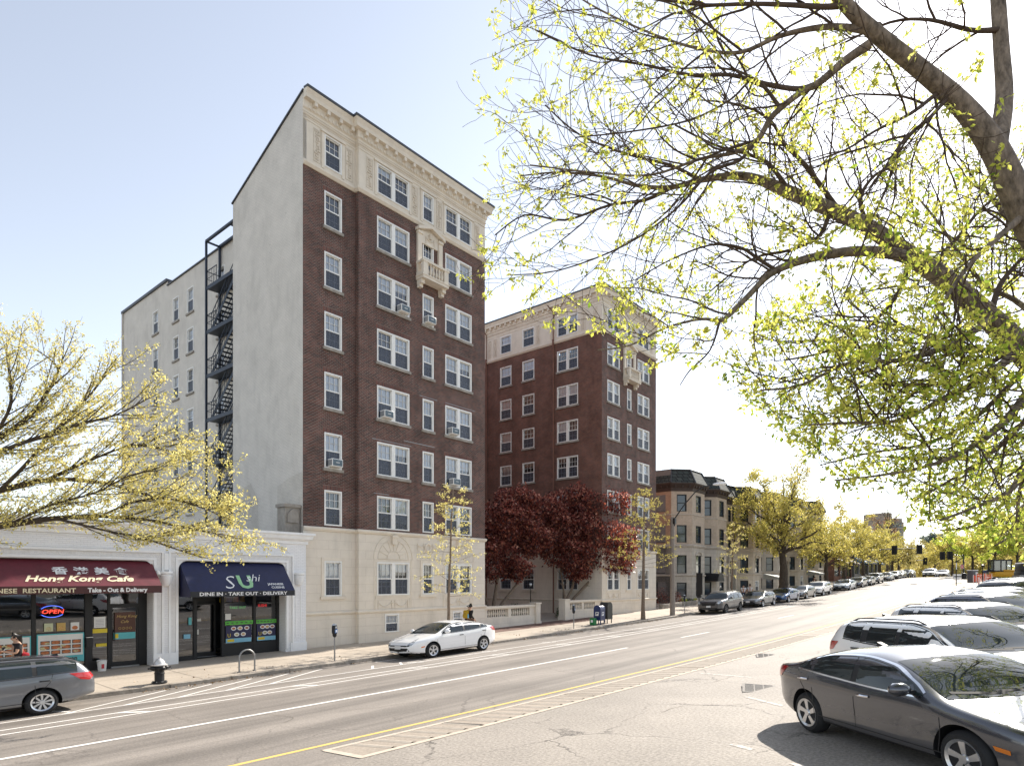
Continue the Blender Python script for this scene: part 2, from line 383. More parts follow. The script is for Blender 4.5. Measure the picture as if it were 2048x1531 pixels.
# ---- the ground
def asphalt(name, base, dark, scale, crack=0.0, seed=0.0, streak=0.0):
    m, t, out = nt(name); L = t.links.new
    uv = N(t, 'ShaderNodeUVMap'); uv.uv_map = 'UVMap'
    mp = N(t, 'ShaderNodeMapping'); mp.inputs['Location'].default_value = (seed, seed*1.7, 0); L(uv.outputs[0], mp.inputs['Vector'])
    fine = N(t, 'ShaderNodeTexNoise', Scale=scale, Detail=3.0, Roughness=.8); L(mp.outputs[0], fine.inputs['Vector'])
    vo = N(t, 'ShaderNodeTexVoronoi', Scale=scale*.55); L(mp.outputs[0], vo.inputs['Vector'])
    big = N(t, 'ShaderNodeTexNoise', Scale=.35, Detail=8.0, Roughness=.65); L(mp.outputs[0], big.inputs['Vector'])
    rp = N(t, 'ShaderNodeValToRGB'); rp.color_ramp.elements[0].position = .33; rp.color_ramp.elements[1].position = .67
    rp.color_ramp.elements[0].color = rgba(dark); rp.color_ramp.elements[1].color = rgba(base); L(fine.outputs['Fac'], rp.inputs['Fac'])
    mr = N(t, 'ShaderNodeMapRange'); mr.inputs['From Min'].default_value = .3; mr.inputs['From Max'].default_value = .7; mr.inputs['To Min'].default_value = .8; mr.inputs['To Max'].default_value = 1.12
    L(big.outputs['Fac'], mr.inputs['Value'])
    mx = N(t, 'ShaderNodeMixRGB', blend_type='MULTIPLY'); mx.inputs['Fac'].default_value = 1; L(rp.outputs[0], mx.inputs['Color1']); L(mr.outputs[0], mx.inputs['Color2'])
    src = mx.outputs[0]
    if streak > 0:      # long tyre-darkened bands along the lane
        m3 = N(t, 'ShaderNodeMapping'); m3.inputs['Scale'].default_value = (.035, 1.1, 1); L(uv.outputs[0], m3.inputs['Vector'])
        n3 = N(t, 'ShaderNodeTexNoise', Scale=1.0, Detail=5.0, Roughness=.6); L(m3.outputs[0], n3.inputs['Vector'])
        r3 = N(t, 'ShaderNodeMapRange'); r3.inputs['From Min'].default_value = .35; r3.inputs['From Max'].default_value = .65; r3.inputs['To Min'].default_value = 1-streak; r3.inputs['To Max'].default_value = 1+streak*.5
        L(n3.outputs['Fac'], r3.inputs['Value'])
        x3 = N(t, 'ShaderNodeMixRGB', blend_type='MULTIPLY'); x3.inputs['Fac'].default_value = 1; L(src, x3.inputs['Color1']); L(r3.outputs[0], x3.inputs['Color2']); src = x3.outputs[0]
    if crack > 0:
        wz = N(t, 'ShaderNodeTexNoise', Scale=1.3, Detail=6.0, Roughness=.7); L(mp.outputs[0], wz.inputs['Vector'])
        mw = N(t, 'ShaderNodeMixRGB', blend_type='LINEAR_LIGHT'); mw.inputs['Fac'].default_value = .35; L(mp.outputs[0], mw.inputs['Color1']); L(wz.outputs['Color'], mw.inputs['Color2'])
        v2 = N(t, 'ShaderNodeTexVoronoi', Scale=.42, feature='DISTANCE_TO_EDGE'); L(mw.outputs[0], v2.inputs['Vector'])
        lt = N(t, 'ShaderNodeMapRange'); lt.inputs['From Min'].default_value = .0; lt.inputs['From Max'].default_value = .012; lt.inputs['To Min'].default_value = crack; lt.inputs['To Max'].default_value = 0
        L(v2.outputs['Distance'], lt.inputs['Value'])
        gate = N(t, 'ShaderNodeMapRange'); gate.inputs['From Min'].default_value = .47; gate.inputs['From Max'].default_value = .58; L(big.outputs['Fac'], gate.inputs['Value'])
        mg = N(t, 'ShaderNodeMath', operation='MULTIPLY'); L(lt.outputs[0], mg.inputs[0]); L(gate.outputs[0], mg.inputs[1])
        x4 = N(t, 'ShaderNodeMixRGB'); x4.inputs['Color2'].default_value = (.035, .03, .027, 1); L(mg.outputs[0], x4.inputs['Fac']); L(src, x4.inputs['Color1']); src = x4.outputs[0]
    b = N(t, 'ShaderNodeBsdfPrincipled', Roughness=.75); b.inputs['Specular IOR Level'].default_value = .38
    L(src, b.inputs['Base Color'])
    bp = N(t, 'ShaderNodeBump', Strength=.35, Distance=.012); L(vo.outputs['Distance'], bp.inputs['Height']); L(bp.outputs[0], b.inputs['Normal'])
    L(b.outputs[0], out.inputs['Surface'])
    return m
M['road'] = asphalt('asphalt', (.3, .266, .235), (.195, .172, .151), 28, crack=.5, streak=.34)
M['lot'] = asphalt('worn_asphalt', (.4, .358, .313), (.19, .167, .145), 20, crack=.9, seed=7.3)
M['pave'] = asphalt('pavement_concrete', (.47, .405, .33), (.39, .334, .272), 16, crack=.35, seed=3.1)
M['kerb'] = mat('granite_kerb', (.3, .265, .225), rough=.85, var=.35, vscale=5, stain=.5)
M['dirt'] = mat('dirt', (.13, .095, .07), rough=1, var=.4, vscale=9)
M['terrain'] = mat('terrain', (.14, .125, .1), rough=1, var=.25, vscale=.4)
M['brickpave'] = brick_mat('brick_paving', (.2, .105, .08), (.14, .08, .065), (.12, .1, .085), bw=.2, bh=.1, ms=.01, var=.3, stain=.3)
M['rumble'] = asphalt('ribbed_concrete', (.4, .34, .28), (.28, .235, .19), 18, seed=5.5)
M['rumble_edge'] = mat('concrete_edge', (.5, .43, .35), rough=.9, var=.15, vscale=6)
def worn(name, c, under=(.16, .14, .125), thr=.42):
    m, t, out = nt(name); L = t.links.new
    uv = N(t, 'ShaderNodeUVMap'); uv.uv_map = 'UVMap'
    nz = N(t, 'ShaderNodeTexNoise', Scale=9.0, Detail=9.0, Roughness=.75); L(uv.outputs[0], nz.inputs['Vector'])
    mr = N(t, 'ShaderNodeMapRange'); mr.inputs['From Min'].default_value = thr-.1; mr.inputs['From Max'].default_value = thr+.06; L(nz.outputs['Fac'], mr.inputs['Value'])
    mx = N(t, 'ShaderNodeMixRGB'); mx.inputs['Color1'].default_value = rgba(under); mx.inputs['Color2'].default_value = rgba(c); L(mr.outputs[0], mx.inputs['Fac'])
    b = N(t, 'ShaderNodeBsdfPrincipled', Roughness=.8); L(mx.outputs[0], b.inputs['Base Color']); L(b.outputs[0], out.inputs['Surface'])
    return m
M['line_white'] = worn('white_road_paint', (.74, .71, .67), thr=.38)
M['line_faint'] = worn('faint_road_paint', (.62, .58, .53), (.24, .21, .185), thr=.5)
M['line_yellow'] = worn('yellow_road_paint', (.68, .47, .13), thr=.38)
M['seam'] = mat('joint', (.16, .135, .11), rough=1, var=.2)
def frange(a, b, st):
    n = max(1, int(round((b-a)/st))); return [a+(b-a)*i/n for i in range(n+1)]
def sheet(name, ss, t0, t1, ntv, dz, m, parent=None, zf=gz, build=True):
    mb = MB(smooth=True); vs = []; uvs = []
    fn = lambda q, s: q(s) if callable(q) else q
    for s in ss:
        a, b = fn(t0, s), fn(t1, s)
        for k in range(ntv+1):
            t = a+(b-a)*k/ntv
            vs.append(W(s, t, zf(s, t)+dz)); uvs.append((s, t))
    for i in range(len(ss)-1):
        for k in range(ntv):
            a = i*(ntv+1)+k
            mb.f.append((a, a+ntv+1, a+ntv+2, a+1)); mb.mi.append(0); mb.uv.append([uvs[j] for j in mb.f[-1]])
    mb.v = [tuple(v) for v in vs]
    o = mb.build(name, m, parent)
    return o
# the big sheet
ss = frange(-150, 0, 10)+frange(2, 200, 4)+frange(220, 760, 30)
tt = [-420, -250, -120, -60, -35, -21.8, -15, -10, -4, 1.5, 3, 12, 40, 120, 260, 420]
mb = MB(smooth=True); uvs = []
for s in ss:
    for t in tt: mb.v.append(tuple(W(s, t, gz(s, max(-60, min(t, 40)))-.09))); uvs.append((s, t))
n = len(tt)
for i in range(len(ss)-1):
    for k in range(n-1):
        a = i*n+k; f = (a, a+n, a+n+1, a+1); mb.f.append(f); mb.mi.append(0); mb.uv.append([uvs[j] for j in f])
tag(mb.build('ground', M['terrain']), kind='structure')
dense = frange(-40, 0, 4)+frange(2, 200, 2)+frange(210, 420, 15)
yel = lambda s: -10.3+1.9*(1-math.exp(-max(s, -6)/28.0))
lan = lambda s: -14.4+1.2*(1-math.exp(-max(s, -6)/28.0))
tag(sheet('road', dense, -21.52, lambda s: yel(s)+1.6, 7, 0, M['road']), kind='structure')
tag(sheet('parking_lot', dense[:90], lambda s: yel(s)+1.5, 1.6, 5, .004, M['lot']), kind='structure')
tag(sheet('pavement', dense, -60, -21.70, 6, .13, M['pave']), kind='structure')
# granite kerb in lengths
rnd = random.Random(4)
mb = MB(); s = -38.0
while s < 190:
    Lh = rnd.uniform(1.8, 2.9); e = min(s+Lh, 190); j = rnd.uniform(-.012, .012); h = rnd.uniform(-.02, .008)
    pts = []
    for q in (s+.01, e-.01):
        pts += [W(q, -21.5+j, gz(q, -21.5)-.1), W(q, -21.52+j, sw(q, -21.7)+h), W(q, -21.72, sw(q, -21.7)+.004+h*.3), W(q, -21.72, gz(q, -21.7)-.1)]
    for f in ((0, 4, 5, 1), (1, 5, 6, 2), (3, 2, 1, 0), (4, 7, 6, 5)): mb.face([pts[i] for i in f])
    s = e
tag(mb.build('kerb', M['kerb']), kind='structure')
mb = MB()
for a, b in zip(dense[:-1], dense[1:]):
    if b > 160: break
    p = [W(a, 1.6, gz(a, 1.6)-.1), W(b, 1.6, gz(b, 1.6)-.1), W(b, 1.6, gz(b, 1.6)+.13), W(a, 1.6, gz(a, 1.6)+.13), W(b, 1.85, gz(b, 1.6)+.135), W(a, 1.85, gz(a, 1.6)+.135)]
    mb.face([p[1], p[0], p[3], p[2]]); mb.face([p[2], p[3], p[5], p[4]])
tag(mb.build('kerb', M['kerb']), kind='structure')
tag(sheet('median_strip', dense[:100], 1.84, 9.0, 3, .125, M['dirt']), kind='structure')
tag(sheet('far_road', dense[:110], 9.5, 19.0, 3, .01, M['road']), kind='structure')
# paved strips and joints on the pavement
tag(sheet('brick_paving', frange(26, 40, 1), -26.2, -24.3, 2, .136, M['brickpave']), kind='structure')
mb = MB()
for s in frange(-14, 70, 2.6):
    if 26.2 < s < 39: continue
    p = [W(s+a, t, sw(s, t)+.004) for a, t in ((0, -21.74), (.018, -21.74), (.018, -25.7), (0, -25.7))]; mb.face(p)
for a, b in zip(frange(-14, 66, 2)[:-1], frange(-14, 66, 2)[1:]):
    for t in (-23.8,):
        mb.face([W(a, t, sw(a, t)+.0045), W(b, t, sw(b, t)+.0045), W(b, t-.015, sw(b, t-.015)+.0045), W(a, t-.015, sw(a, t-.015)+.0045)])
tag(mb.build('pavement_joint', M['seam']), kind='structure')
# ---- painted lines
def strip(mb, pts, w, dz=.005):
    # pts: list of (s, t) ; strip of width w on the road
    for (a, b) in zip(pts[:-1], pts[1:]):
        d = Vector((b[0]-a[0], b[1]-a[1])); d.normalize(); nx, ny = -d.y*w/2, d.x*w/2
        q = [(a[0]+nx, a[1]+ny), (b[0]+nx, b[1]+ny), (b[0]-nx, b[1]-ny), (a[0]-nx, a[1]-ny)]
        mb.face([W(x, y, gz(x, y)+dz) for x, y in q], uv=q)
def line(t, s0, s1, w, mb, st=2.0):
    f = t if callable(t) else (lambda s: t)
    strip(mb, [(s, f(s)) for s in frange(s0, s1, st)], w)
mb = MB(); line(lan, -30, 24.1, .15, mb)
for a in (29.2, 43.6, 56, 68, 80, 92): line(lan, a, a+3.3, .13, mb, 1.65)
for t, e in ((-17.15, 62), (-17.82, 62), (-19.03, 58)): line(t, -30, e, .1, mb)
tag(mb.build('lane_marking', M['line_white'], fixn=False), kind='structure')
mb = MB()
for s in (7.2, 8.6, 10.0, 11.4, 12.8): strip(mb, [(s-2.3, -19.0), (s-.4, -20.2), (s+1.0, -21.05)], .1, .007)
strip(mb, [(4.6, -21.1), (5.2, -19.1)], .1, .007)
strip(mb, [(14.6, -19.0), (15.3, -19.9)], .1, .007); strip(mb, [(16.0, -19.0), (16.5, -19.7)], .1, .007); strip(mb, [(16.2, -20.9), (19.4, -20.75)], .1, .007)
for s in (-4, 5.8, 10.6, 15.2, 19.8, 24.4, 29, 33.5, 38, 44, 50): strip(mb, [(s, -17.8), (s+.5, -17.2)], .16, .007)
for s in (16.6, 21, 25.5, 30, 34.5): strip(mb, [(s, -19.4), (s+.35, -18.8)], .12, .007)
tag(mb.build('hatch_marking', M['line_white'], fixn=False), kind='structure')
mb = MB(); line(yel, -30, 118, .12, mb); tag(mb.build('edge_line_marking', M['line_yellow'], fixn=False), kind='structure')
# ribbed concrete strip beside the yellow line
mb = MB(); R0, R1 = (lambda s: yel(s)+.42), (lambda s: yel(s)+1.5)
tag(sheet('ribbed_strip', frange(6.25, 110, 1.5), lambda s: yel(s)+.34, lambda s: yel(s)+1.52, 2, .006, M['rumble']), kind='structure')
line(lambda s: yel(s)+.42, 6.25, 110, .12, mb); line(lambda s: yel(s)+1.44, 6.25, 110, .14, mb); strip(mb, [(6.3, R0(6)+.03), (6.3, R1(6))], .14)
for v in range(len(mb.v)): mb.v[v] = (mb.v[v][0], mb.v[v][1], mb.v[v][2]+.006)
k = 6.75
while k < 60:
    a, b = R0(k)+.1, R1(k)-.14
    q = [(k, a), (k+.13, a), (k+.13+.18, b), (k+.18, b)]
    z = [gz(x, y)+.008 for x, y in q]
    mb.face([W(q[0][0], q[0][1], z[0]), W(q[3][0], q[3][1], z[3]), W(q[3][0]+.06, q[3][1], z[3]+.022), W(q[0][0]+.06, q[0][1], z[0]+.022)])
    mb.face([W(q[0][0]+.06, q[0][1], z[0]+.022), W(q[3][0]+.06, q[3][1], z[3]+.022), W(q[2][0]+.03, q[2][1], z[2]), W(q[1][0]+.03, q[1][1], z[1])])
    k += .42 if k < 30 else .85
tag(mb.build('rib_edging', M['rumble_edge'], fixn=False), kind='structure')
mb = MB()
for k in (8.9, 12.9, 14.4, 18.5, 22.4, 26.2, 30): mb.face([W(k+dx+q*.14, t, gz(k, t)+.034) for dx, t, q in ((0, R0(k)+.05, 0), (.03, R0(k)+.05, 0), (.03, R1(k)-.06, 1.4), (0, R1(k)-.06, 1.4))])
tag(mb.build('strip_joint', M['seam'], fixn=False), kind='structure')
# faint dashes in the parking area
mb = MB()
for (a, b, c, d) in ((9.7, -3.7, 9.5, -3.3), (9.0, -2.6, 8.85, -2.35), (8.7, -2.1, 8.5, -1.8), (8.15, -1.2, 7.9, -.9), (7.6, -.6, 7.4, -.3), (14.0, -5.0, 13.2, -4.0), (20.4, -6.0, 19.5, -4.6), (17.5, -7.6, 17.0, -5.9)):
    strip(mb, [(a, b), (c, d)], .11, .009)
tag(mb.build('bay_marking', M['line_faint'], fixn=False), kind='structure')
mb = MB(); rk = random.Random(31)
for k in range(22):
    x, y = (rk.uniform(5, 30), rk.uniform(-7.6, 0)) if k < 14 else (rk.uniform(2, 40), rk.uniform(-17, -10.5)); an = rk.uniform(0, 6.28); pts = [(x, y)]
    for q in range(rk.randint(8, 20)): an += rk.uniform(-.6, .6); x += .16*math.cos(an); y += .16*math.sin(an); pts.append((x, y))
    if max(p[1] for p in pts) < 1 and (k >= 14 or min(p[1]-yel(p[0])-1.6 for p in pts) > 0): strip(mb, pts, .012, .009)
tag(mb.build('pavement_crack', M['seam'], fixn=False), kind='structure')
# drain grates in the asphalt
def grate(s, t, rz, label, wd=.9, ln=.62):
    o = empty('drain_grate', W(s, t, gz(s, t)+.004), ROT+rz, label, 'drain grate')
    b = MB(); b.box(-wd/2-.06, wd/2+.06, -ln/2-.06, ln/2+.06, -.02, .004); b.build('pit', M['black'], o)
    b = MB()
    for x0, x1, y0, y1 in ((-wd/2-.06, wd/2+.06, -ln/2-.06, -ln/2), (-wd/2-.06, wd/2+.06, ln/2, ln/2+.06), (-wd/2-.06, -wd/2, -ln/2, ln/2), (wd/2, wd/2+.06, -ln/2, ln/2)): b.box(x0, x1, y0, y1, .0, .014)
    for i in range(1, 8): b.box(-wd/2+wd*i/8-.018, -wd/2+wd*i/8+.018, -ln/2, ln/2, .0, .012)
    for i in range(1, 3): b.box(-wd/2, wd/2, -ln/2+ln*i/3-.015, -ln/2+ln*i/3+.015, .0, .0115)
    b.build('bars', mat('cast_iron_bars', (.26, .24, .22), rough=.9), o)
    o.rotation_euler = (R(1.2), R(-2.3), ROT+rz)
grate(15.18, -5.12, R(20), 'square steel drain grate in the asphalt behind the dark grey sedan')
grate(22.2, -7.25, R(20), 'drain grate near the ribbed strip, farther off behind the white crossover', .8, .5)
def manhole(s, t, label):
    b = MB(); b.lathe([(.42, 0), (.42, .012), (.36, .014), (.34, .01), (0.02, .01)], 20)
    o = b.build('manhole_cover', M['black'], None, W(s, t, gz(s, t))); tag(o, label, 'manhole cover'); o.rotation_euler = (R(2), R(-4), 0)
manhole(90.9, -12.4, 'dark round manhole cover in the bright road far up the street')
manhole(83.0, -14.6, 'faint manhole cover in the left lane of the sunlit road, left of the other cover')
# distant hill
mb = MB(smooth=True); vs = []
for i in range(25):
    for k in range(13):
        x = 120+i*26; y = 430+k*22; 
        h = 36*math.exp(-((x-405)/150)**2-((y-560)/80)**2)+3*math.sin(x*.05)*math.exp(-((x-405)/200)**2)
        mb.v.append((x, y, h-2))
for i in range(24):
    for k in range(12):
        a = i*13+k; mb.f.append((a, a+13, a+14, a+1)); mb.mi.append(0); mb.uv.append([(0, 0)]*4)
hill = mb.build('hill', mat('hazy_hill', (.22, .23, .17), rough=1, var=.35, vscale=.06)); tag(hill, kind='structure')
# ---------------------------------------------------------------- building kit: coordinates (s, d, z), d = -t grows into the plot
class Bld:
    def __init__(self, name, s0, d0, z0, label, cat='building', group=None):
        self.o = (s0, d0, z0)
        self.root = empty(name, W(s0, -d0, z0), ROT, label, cat, group)
    def part(self, mb, name, m, parent=None, **kw):
        return mb.build(name, m, parent or self.root, origin=self.o, **kw)
def wall(mb, a0, a1, z0, z1, openings, P, reveal=.18, nrm=1):
    """rectangular wall in (a, z) with openings (a0, a1, z0, z1); P(a, z, depth) -> point"""
    xs = sorted({a0, a1, *[q for o in openings for q in o[:2] if a0 < q < a1]})
    zs = sorted({z0, z1, *[q for o in openings for q in o[2:] if z0 < q < z1]})
    def inside(x, z):
        return any(o[0] < x < o[1] and o[2] < z < o[3] for o in openings)
    for i in range(len(xs)-1):
        for k in range(len(zs)-1):
            if inside((xs[i]+xs[i+1])/2, (zs[k]+zs[k+1])/2): continue
            q = [(xs[i], zs[k]), (xs[i+1], zs[k]), (xs[i+1], zs[k+1]), (xs[i], zs[k+1])]
            mb.face([P(x, z, 0) for x, z in q], uv=q)
    for o in openings:
        if o[2] >= z1 or o[3] <= z0: continue
        x0, x1, c0, c1 = o[0], o[1], max(o[2], z0), min(o[3], z1)
        c = [(x0, c0), (x1, c0), (x1, c1), (x0, c1)]
        for i in range(4):
            a, b = c[i], c[(i+1) % 4]
            mb.face([P(a[0], a[1], 0), P(a[0], a[1], reveal), P(b[0], b[1], reveal), P(b[0], b[1], 0)], uv=[(0, a[1]), (reveal, a[1]), (reveal, b[1]), (0, b[1])])
WIN = {}
wr = random.Random(12)
def win_meshes(w, h, kind):
    key = (round(w, 2), round(h, 2), kind)
    if key in WIN: return WIN[key]
    fm = M['white'] if kind in ('white', 'double') else M['dark_frame']
    f = MB(); c = .075 if kind != 'dark' else .06
    f.box(0, c, -.025, .14, 0, h); f.box(w-c, w, -.025, .14, 0, h)
    f.box(c, w-c, -.025, .14, h-c, h); f.box(c, w-c, -.035, .14, 0, c*.85)
    if kind == 'double':
        f.box(w/2-.11, w/2+.11, -.02, .139, c*.85, h-c); lights = [(c, w/2-.11), (w/2+.11, w-c)]
    else: lights = [(c, w-c)]
    hm = h*.5; panes = MB(); uppers = []; lowers = []
    for a, b in lights:
        zb, zt = c*.85, h-c
        f.box(a, b, .02, .11, hm-.03, hm+.03)                       # meeting rail
        f.box(a, a+.04, .05, .12, hm, zt); f.box(b-.04, b, .05, .12, hm, zt); f.box(a, b, .05, .121, zt-.04, zt)
        f.box(a, a+.035, .02, .1, zb, hm-.03); f.box(b-.035, b, .02, .1, zb, hm-.03)
        if kind != 'dark':
            nc = 3 if b-a > .6 else 2
            for k in range(1, nc):
                x = a+(b-a)*k/nc; f.box(x-.009, x+.009, .08, .095, hm+.03, zt-.04); f.box(x-.008, x+.008, .09, .1, zb, hm-.03)
            for (q0, q1, y) in ((hm+.03, zt-.04, .076), (zb, hm-.03, .089)):
                z = (q0+q1)/2; f.box(a+.03, b-.03, y, y+.018, z-.009, z+.009)
        panes.face([(a, .11, zb), (b, .11, zb), (b, .11, zt), (a, .11, zt)])
    FO = f.build('frame_proto', fm); PO = panes.build('pane_proto', M['glass'] if kind != 'dark' else M['bluegl'], fixn=False)
    for o in (FO, PO): col.objects.unlink(o)
    SO = None
    if kind != 'dark':
        scr = MB()
        for a, b in lights: scr.face([(a+.02, .03, c*.85), (b-.02, .03, c*.85), (b-.02, .03, hm-.03), (a+.02, .03, hm-.03)])
        SO = scr.build('screen_proto', M['mesh_screen'], fixn=False); col.objects.unlink(SO)
    WIN[key] = dict(f=FO.data, p=PO.data, scr=SO.data if SO else None, lights=lights, c=c, h=h, hm=hm, b={})
    return WIN[key]
def mesh_obj(name, me, parent, loc=(0, 0, 0), rz=0.0):
    o = bpy.data.objects.new(name, me); link(o, parent); o.location = loc; o.rotation_euler = (0, 0, rz)
    return o
def window(B, P, rz, w, h, kind='white', sill=True, lintel=False, blinds=None, room=True, scr=True):
    """P: lower left corner of the opening (s, d, z) seen from outside"""
    k = win_meshes(w, h, kind)
    loc = (P[0]-B.o[0], P[1]-B.o[1], P[2]-B.o[2])
    o = mesh_obj('window', k['f'], B.root, loc, rz)
    mesh_obj('pane', k['p'], o)
    if k['scr'] and scr: mesh_obj('insect_screen', k['scr'], o)
    if kind != 'dark':
        fr = tuple((blinds[i % len(blinds)] if wr.random() < .68 else wr.choice((0, .25, .38, .5, .62, .5, .78))) for i in range(len(k['lights']))) if blinds else tuple(wr.choice((.5, .5, .45, .55, .3, 0, .7)) for _ in k['lights'])
        if fr not in k['b']:
            mb = MB()
            for (a, b), q in zip(k['lights'], fr):
                mb.m = 0
                if q > 0: mb.face([(a, .135, k['h']*(1-q)), (b, .135, k['h']*(1-q)), (b, .135, k['h']), (a, .135, k['h'])])
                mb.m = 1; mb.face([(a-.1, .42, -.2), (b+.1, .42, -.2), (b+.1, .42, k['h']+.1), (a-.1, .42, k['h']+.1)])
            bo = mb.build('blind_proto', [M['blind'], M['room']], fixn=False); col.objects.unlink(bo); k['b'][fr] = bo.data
        mesh_obj('blind', k['b'][fr], o)
    if sill:
        if 's' not in k:
            mb = MB(); mb.box(-.08, w+.08, -.09, .1, -.14, -.003); so = mb.build('sill_proto', M['stone_sill']); col.objects.unlink(so); k['s'] = so.data
        mesh_obj('sill', k['s'], o)
    if lintel:
        if 'l' not in k:
            mb = MB(); mb.box(-.08, w+.08, -.008, .1, h+.003, h+.25); so = mb.build('lintel_proto', M['lintel']); col.objects.unlink(so); k['l'] = so.data
        mesh_obj('lintel', k['l'], o)
    return o
AC_PROTO = None
def air_con(B, P, rz, label):
    global AC_PROTO
    wpt = B.root.matrix_world if False else None
    L = Matrix.Translation(W(B.o[0], -B.o[1], B.o[2])) @ Matrix.Rotation(ROT, 4, 'Z') @ Vector((P[0]-B.o[0], P[1]-B.o[1], P[2]-B.o[2]))
    if AC_PROTO is None:
        r = empty('air_conditioner', L, ROT+rz)
        b = MB(); b.box(-.3, .3, -.34, .22, .02, .39); b.build('case', M['white'], r, bevel=.012)
        b = MB(); b.box(-.265, .265, -.348, -.339, .055, .355)
        b.build('grille', mat('ac_grille', (.1, .14, .17), rough=.4, var=.3, vscale=9), r)
        b = MB(); b.box(-.1, .1, -.356, -.347, .2, .226); b.build('badge', M['white'], r)
        b = MB()
        for i in range(5): b.box(-.308, -.299, -.3+i*.1, -.24+i*.1, .07, .34)
        b.build('side_vent', M['screen'], r)
        AC_PROTO = r
    else:
        r = copy_tree(AC_PROTO); r.location = L; r.rotation_euler = (0, 0, ROT+rz)
    tag(r, label, 'air conditioner', 'air conditioners in the brick facades')
FR = lambda d0: (lambda a, z, dep: (a, d0+dep, z))       # street front at depth d0
SL = lambda s0: (lambda a, z, dep: (s0+dep, -a, z))      # wall facing down the street (left in the photo), a = -d
def cornice(mb, path, z0, prof2, cap=True):
    """sweep a profile [(out, z)] along a polyline path [(s, d)] whose outside is on the right hand of travel -> (d negative)"""
    n = len(path); rings = []
    for i, p in enumerate(path):
        p = Vector(p)
        dirs = []
        if i > 0: dirs.append((p-Vector(path[i-1])).normalized())
        if i < n-1: dirs.append((Vector(path[i+1])-p).normalized())
        ns = [Vector((d.y, -d.x)) for d in dirs]
        m = sum(ns, Vector((0, 0))); m.normalize(); k = 1/max(.3, m.dot(ns[0]))
        rings.append([(p.x+m.x*o*k, p.y+m.y*o*k, z0+z) for o, z in prof2])
    for i in range(n-1):
        for j in range(len(prof2)-1):
            mb.face([rings[i][j], rings[i+1][j], rings[i+1][j+1], rings[i][j+1]])
    if cap:
        mb.face(rings[0][::-1]); mb.face(rings[-1])
def bracket_course(mb, a, b, z, outw, w, h, pitch, d=0):
    """small blocks along a straight run a->b (s, d), standing out to the right of travel"""
    a = Vector(a); b = Vector(b); L = (b-a).length; u = (b-a)/L; nrm = Vector((u.y, -u.x)); n = max(1, int(L/pitch))
    for i in range(n):
        c = a+u*(L*(i+.5)/n)
        p0 = c-u*w/2+nrm*d; p1 = c+u*w/2+nrm*d; q0 = p0+nrm*outw; q1 = p1+nrm*outw
        lo = [(p0.x, p0.y, z), (p1.x, p1.y, z), (q1.x, q1.y, z), (q0.x, q0.y, z)]; hi = [(x, y, z+h) for x, y, _ in lo]
        mb.face(lo); mb.face(hi)
        for k in range(4): mb.face([lo[k], lo[(k+1) % 4], hi[(k+1) % 4], hi[k]])
def relief_panel(mb, P, a0, a1, z0, z1, seed=0):
    """carved pilaster panel: thin raised frame and a column of leafy bosses"""
    r = random.Random(seed); e = .012
    def slab(x0, x1, y0, y1, t): 
        c = [(x0, y0), (x1, y0), (x1, y1), (x0, y1)]
        f = [P(x, z, -t) for x, z in c]; g = [P(x, z, .01) for x, z in c]
        mb.face(f)
        for i in range(4): mb.face([g[i], g[(i+1) % 4], f[(i+1) % 4], f[i]])
    slab(a0, a1, z0, z0+.03, .02); slab(a0, a1, z1-.03, z1, .02); slab(a0, a0+.03, z0+.03, z1-.03, .02); slab(a1-.03, a1, z0+.03, z1-.03, .02)
    c = (a0+a1)/2; hw = (a1-a0)/2-.07; z = z0+.12
    while z < z1-.12:
        for sg in (-1, 1):
            x = c+sg*r.uniform(.1, .8)*hw; ww = r.uniform(.02, .05)
            slab(x-ww, x+ww, z, z+r.uniform(.04, .09), r.uniform(.015, .05))
        slab(c-.02, c+.02, z-.03, z+.08, .03); z += .13
def arc_pts(c, r, a0, a1, n): return [(c[0]+r*math.cos(a0+(a1-a0)*i/n), c[1]+r*math.sin(a0+(a1-a0)*i/n)) for i in range(n+1)]
def swag(mb, P, a0, a1, z, drop, y=-.02, r=.022):
    n = 10
    mb.tube([P(a0+(a1-a0)*i/n, z-drop*(1-((2*i/n-1)**2)), y) for i in range(n+1)], [r*(.6+.6*math.sin(math.pi*i/n)) for i in range(n+1)], 6)
    for a in (a0, a1): mb.tube([P(a, z+.06, y), P(a, z-.12, y), P(a, z-.36, y)], [.03, .026, .012], 6)
ROWS = [(23.29, 24.83), (20.45, 22.13), (17.56, 19.24), (14.70, 16.38), (11.80, 13.5), (8.92, 10.62), (6.18, 7.87), (2.79, 4.49)]
Z_CROWN, Z_BAND, Z_MOLD, Z_FRIEZE, Z_TOP = 22.87, 6.05, 1.95, 25.2, 26.18
CORN = [(.0, -.9), (.04, -.88), (.04, -.78), (.1, -.72), (.11, -.58), (.12, -.4), (.31, -.37), (.33, -.2), (.4, -.06), (.42, .0), (.1, .05)]
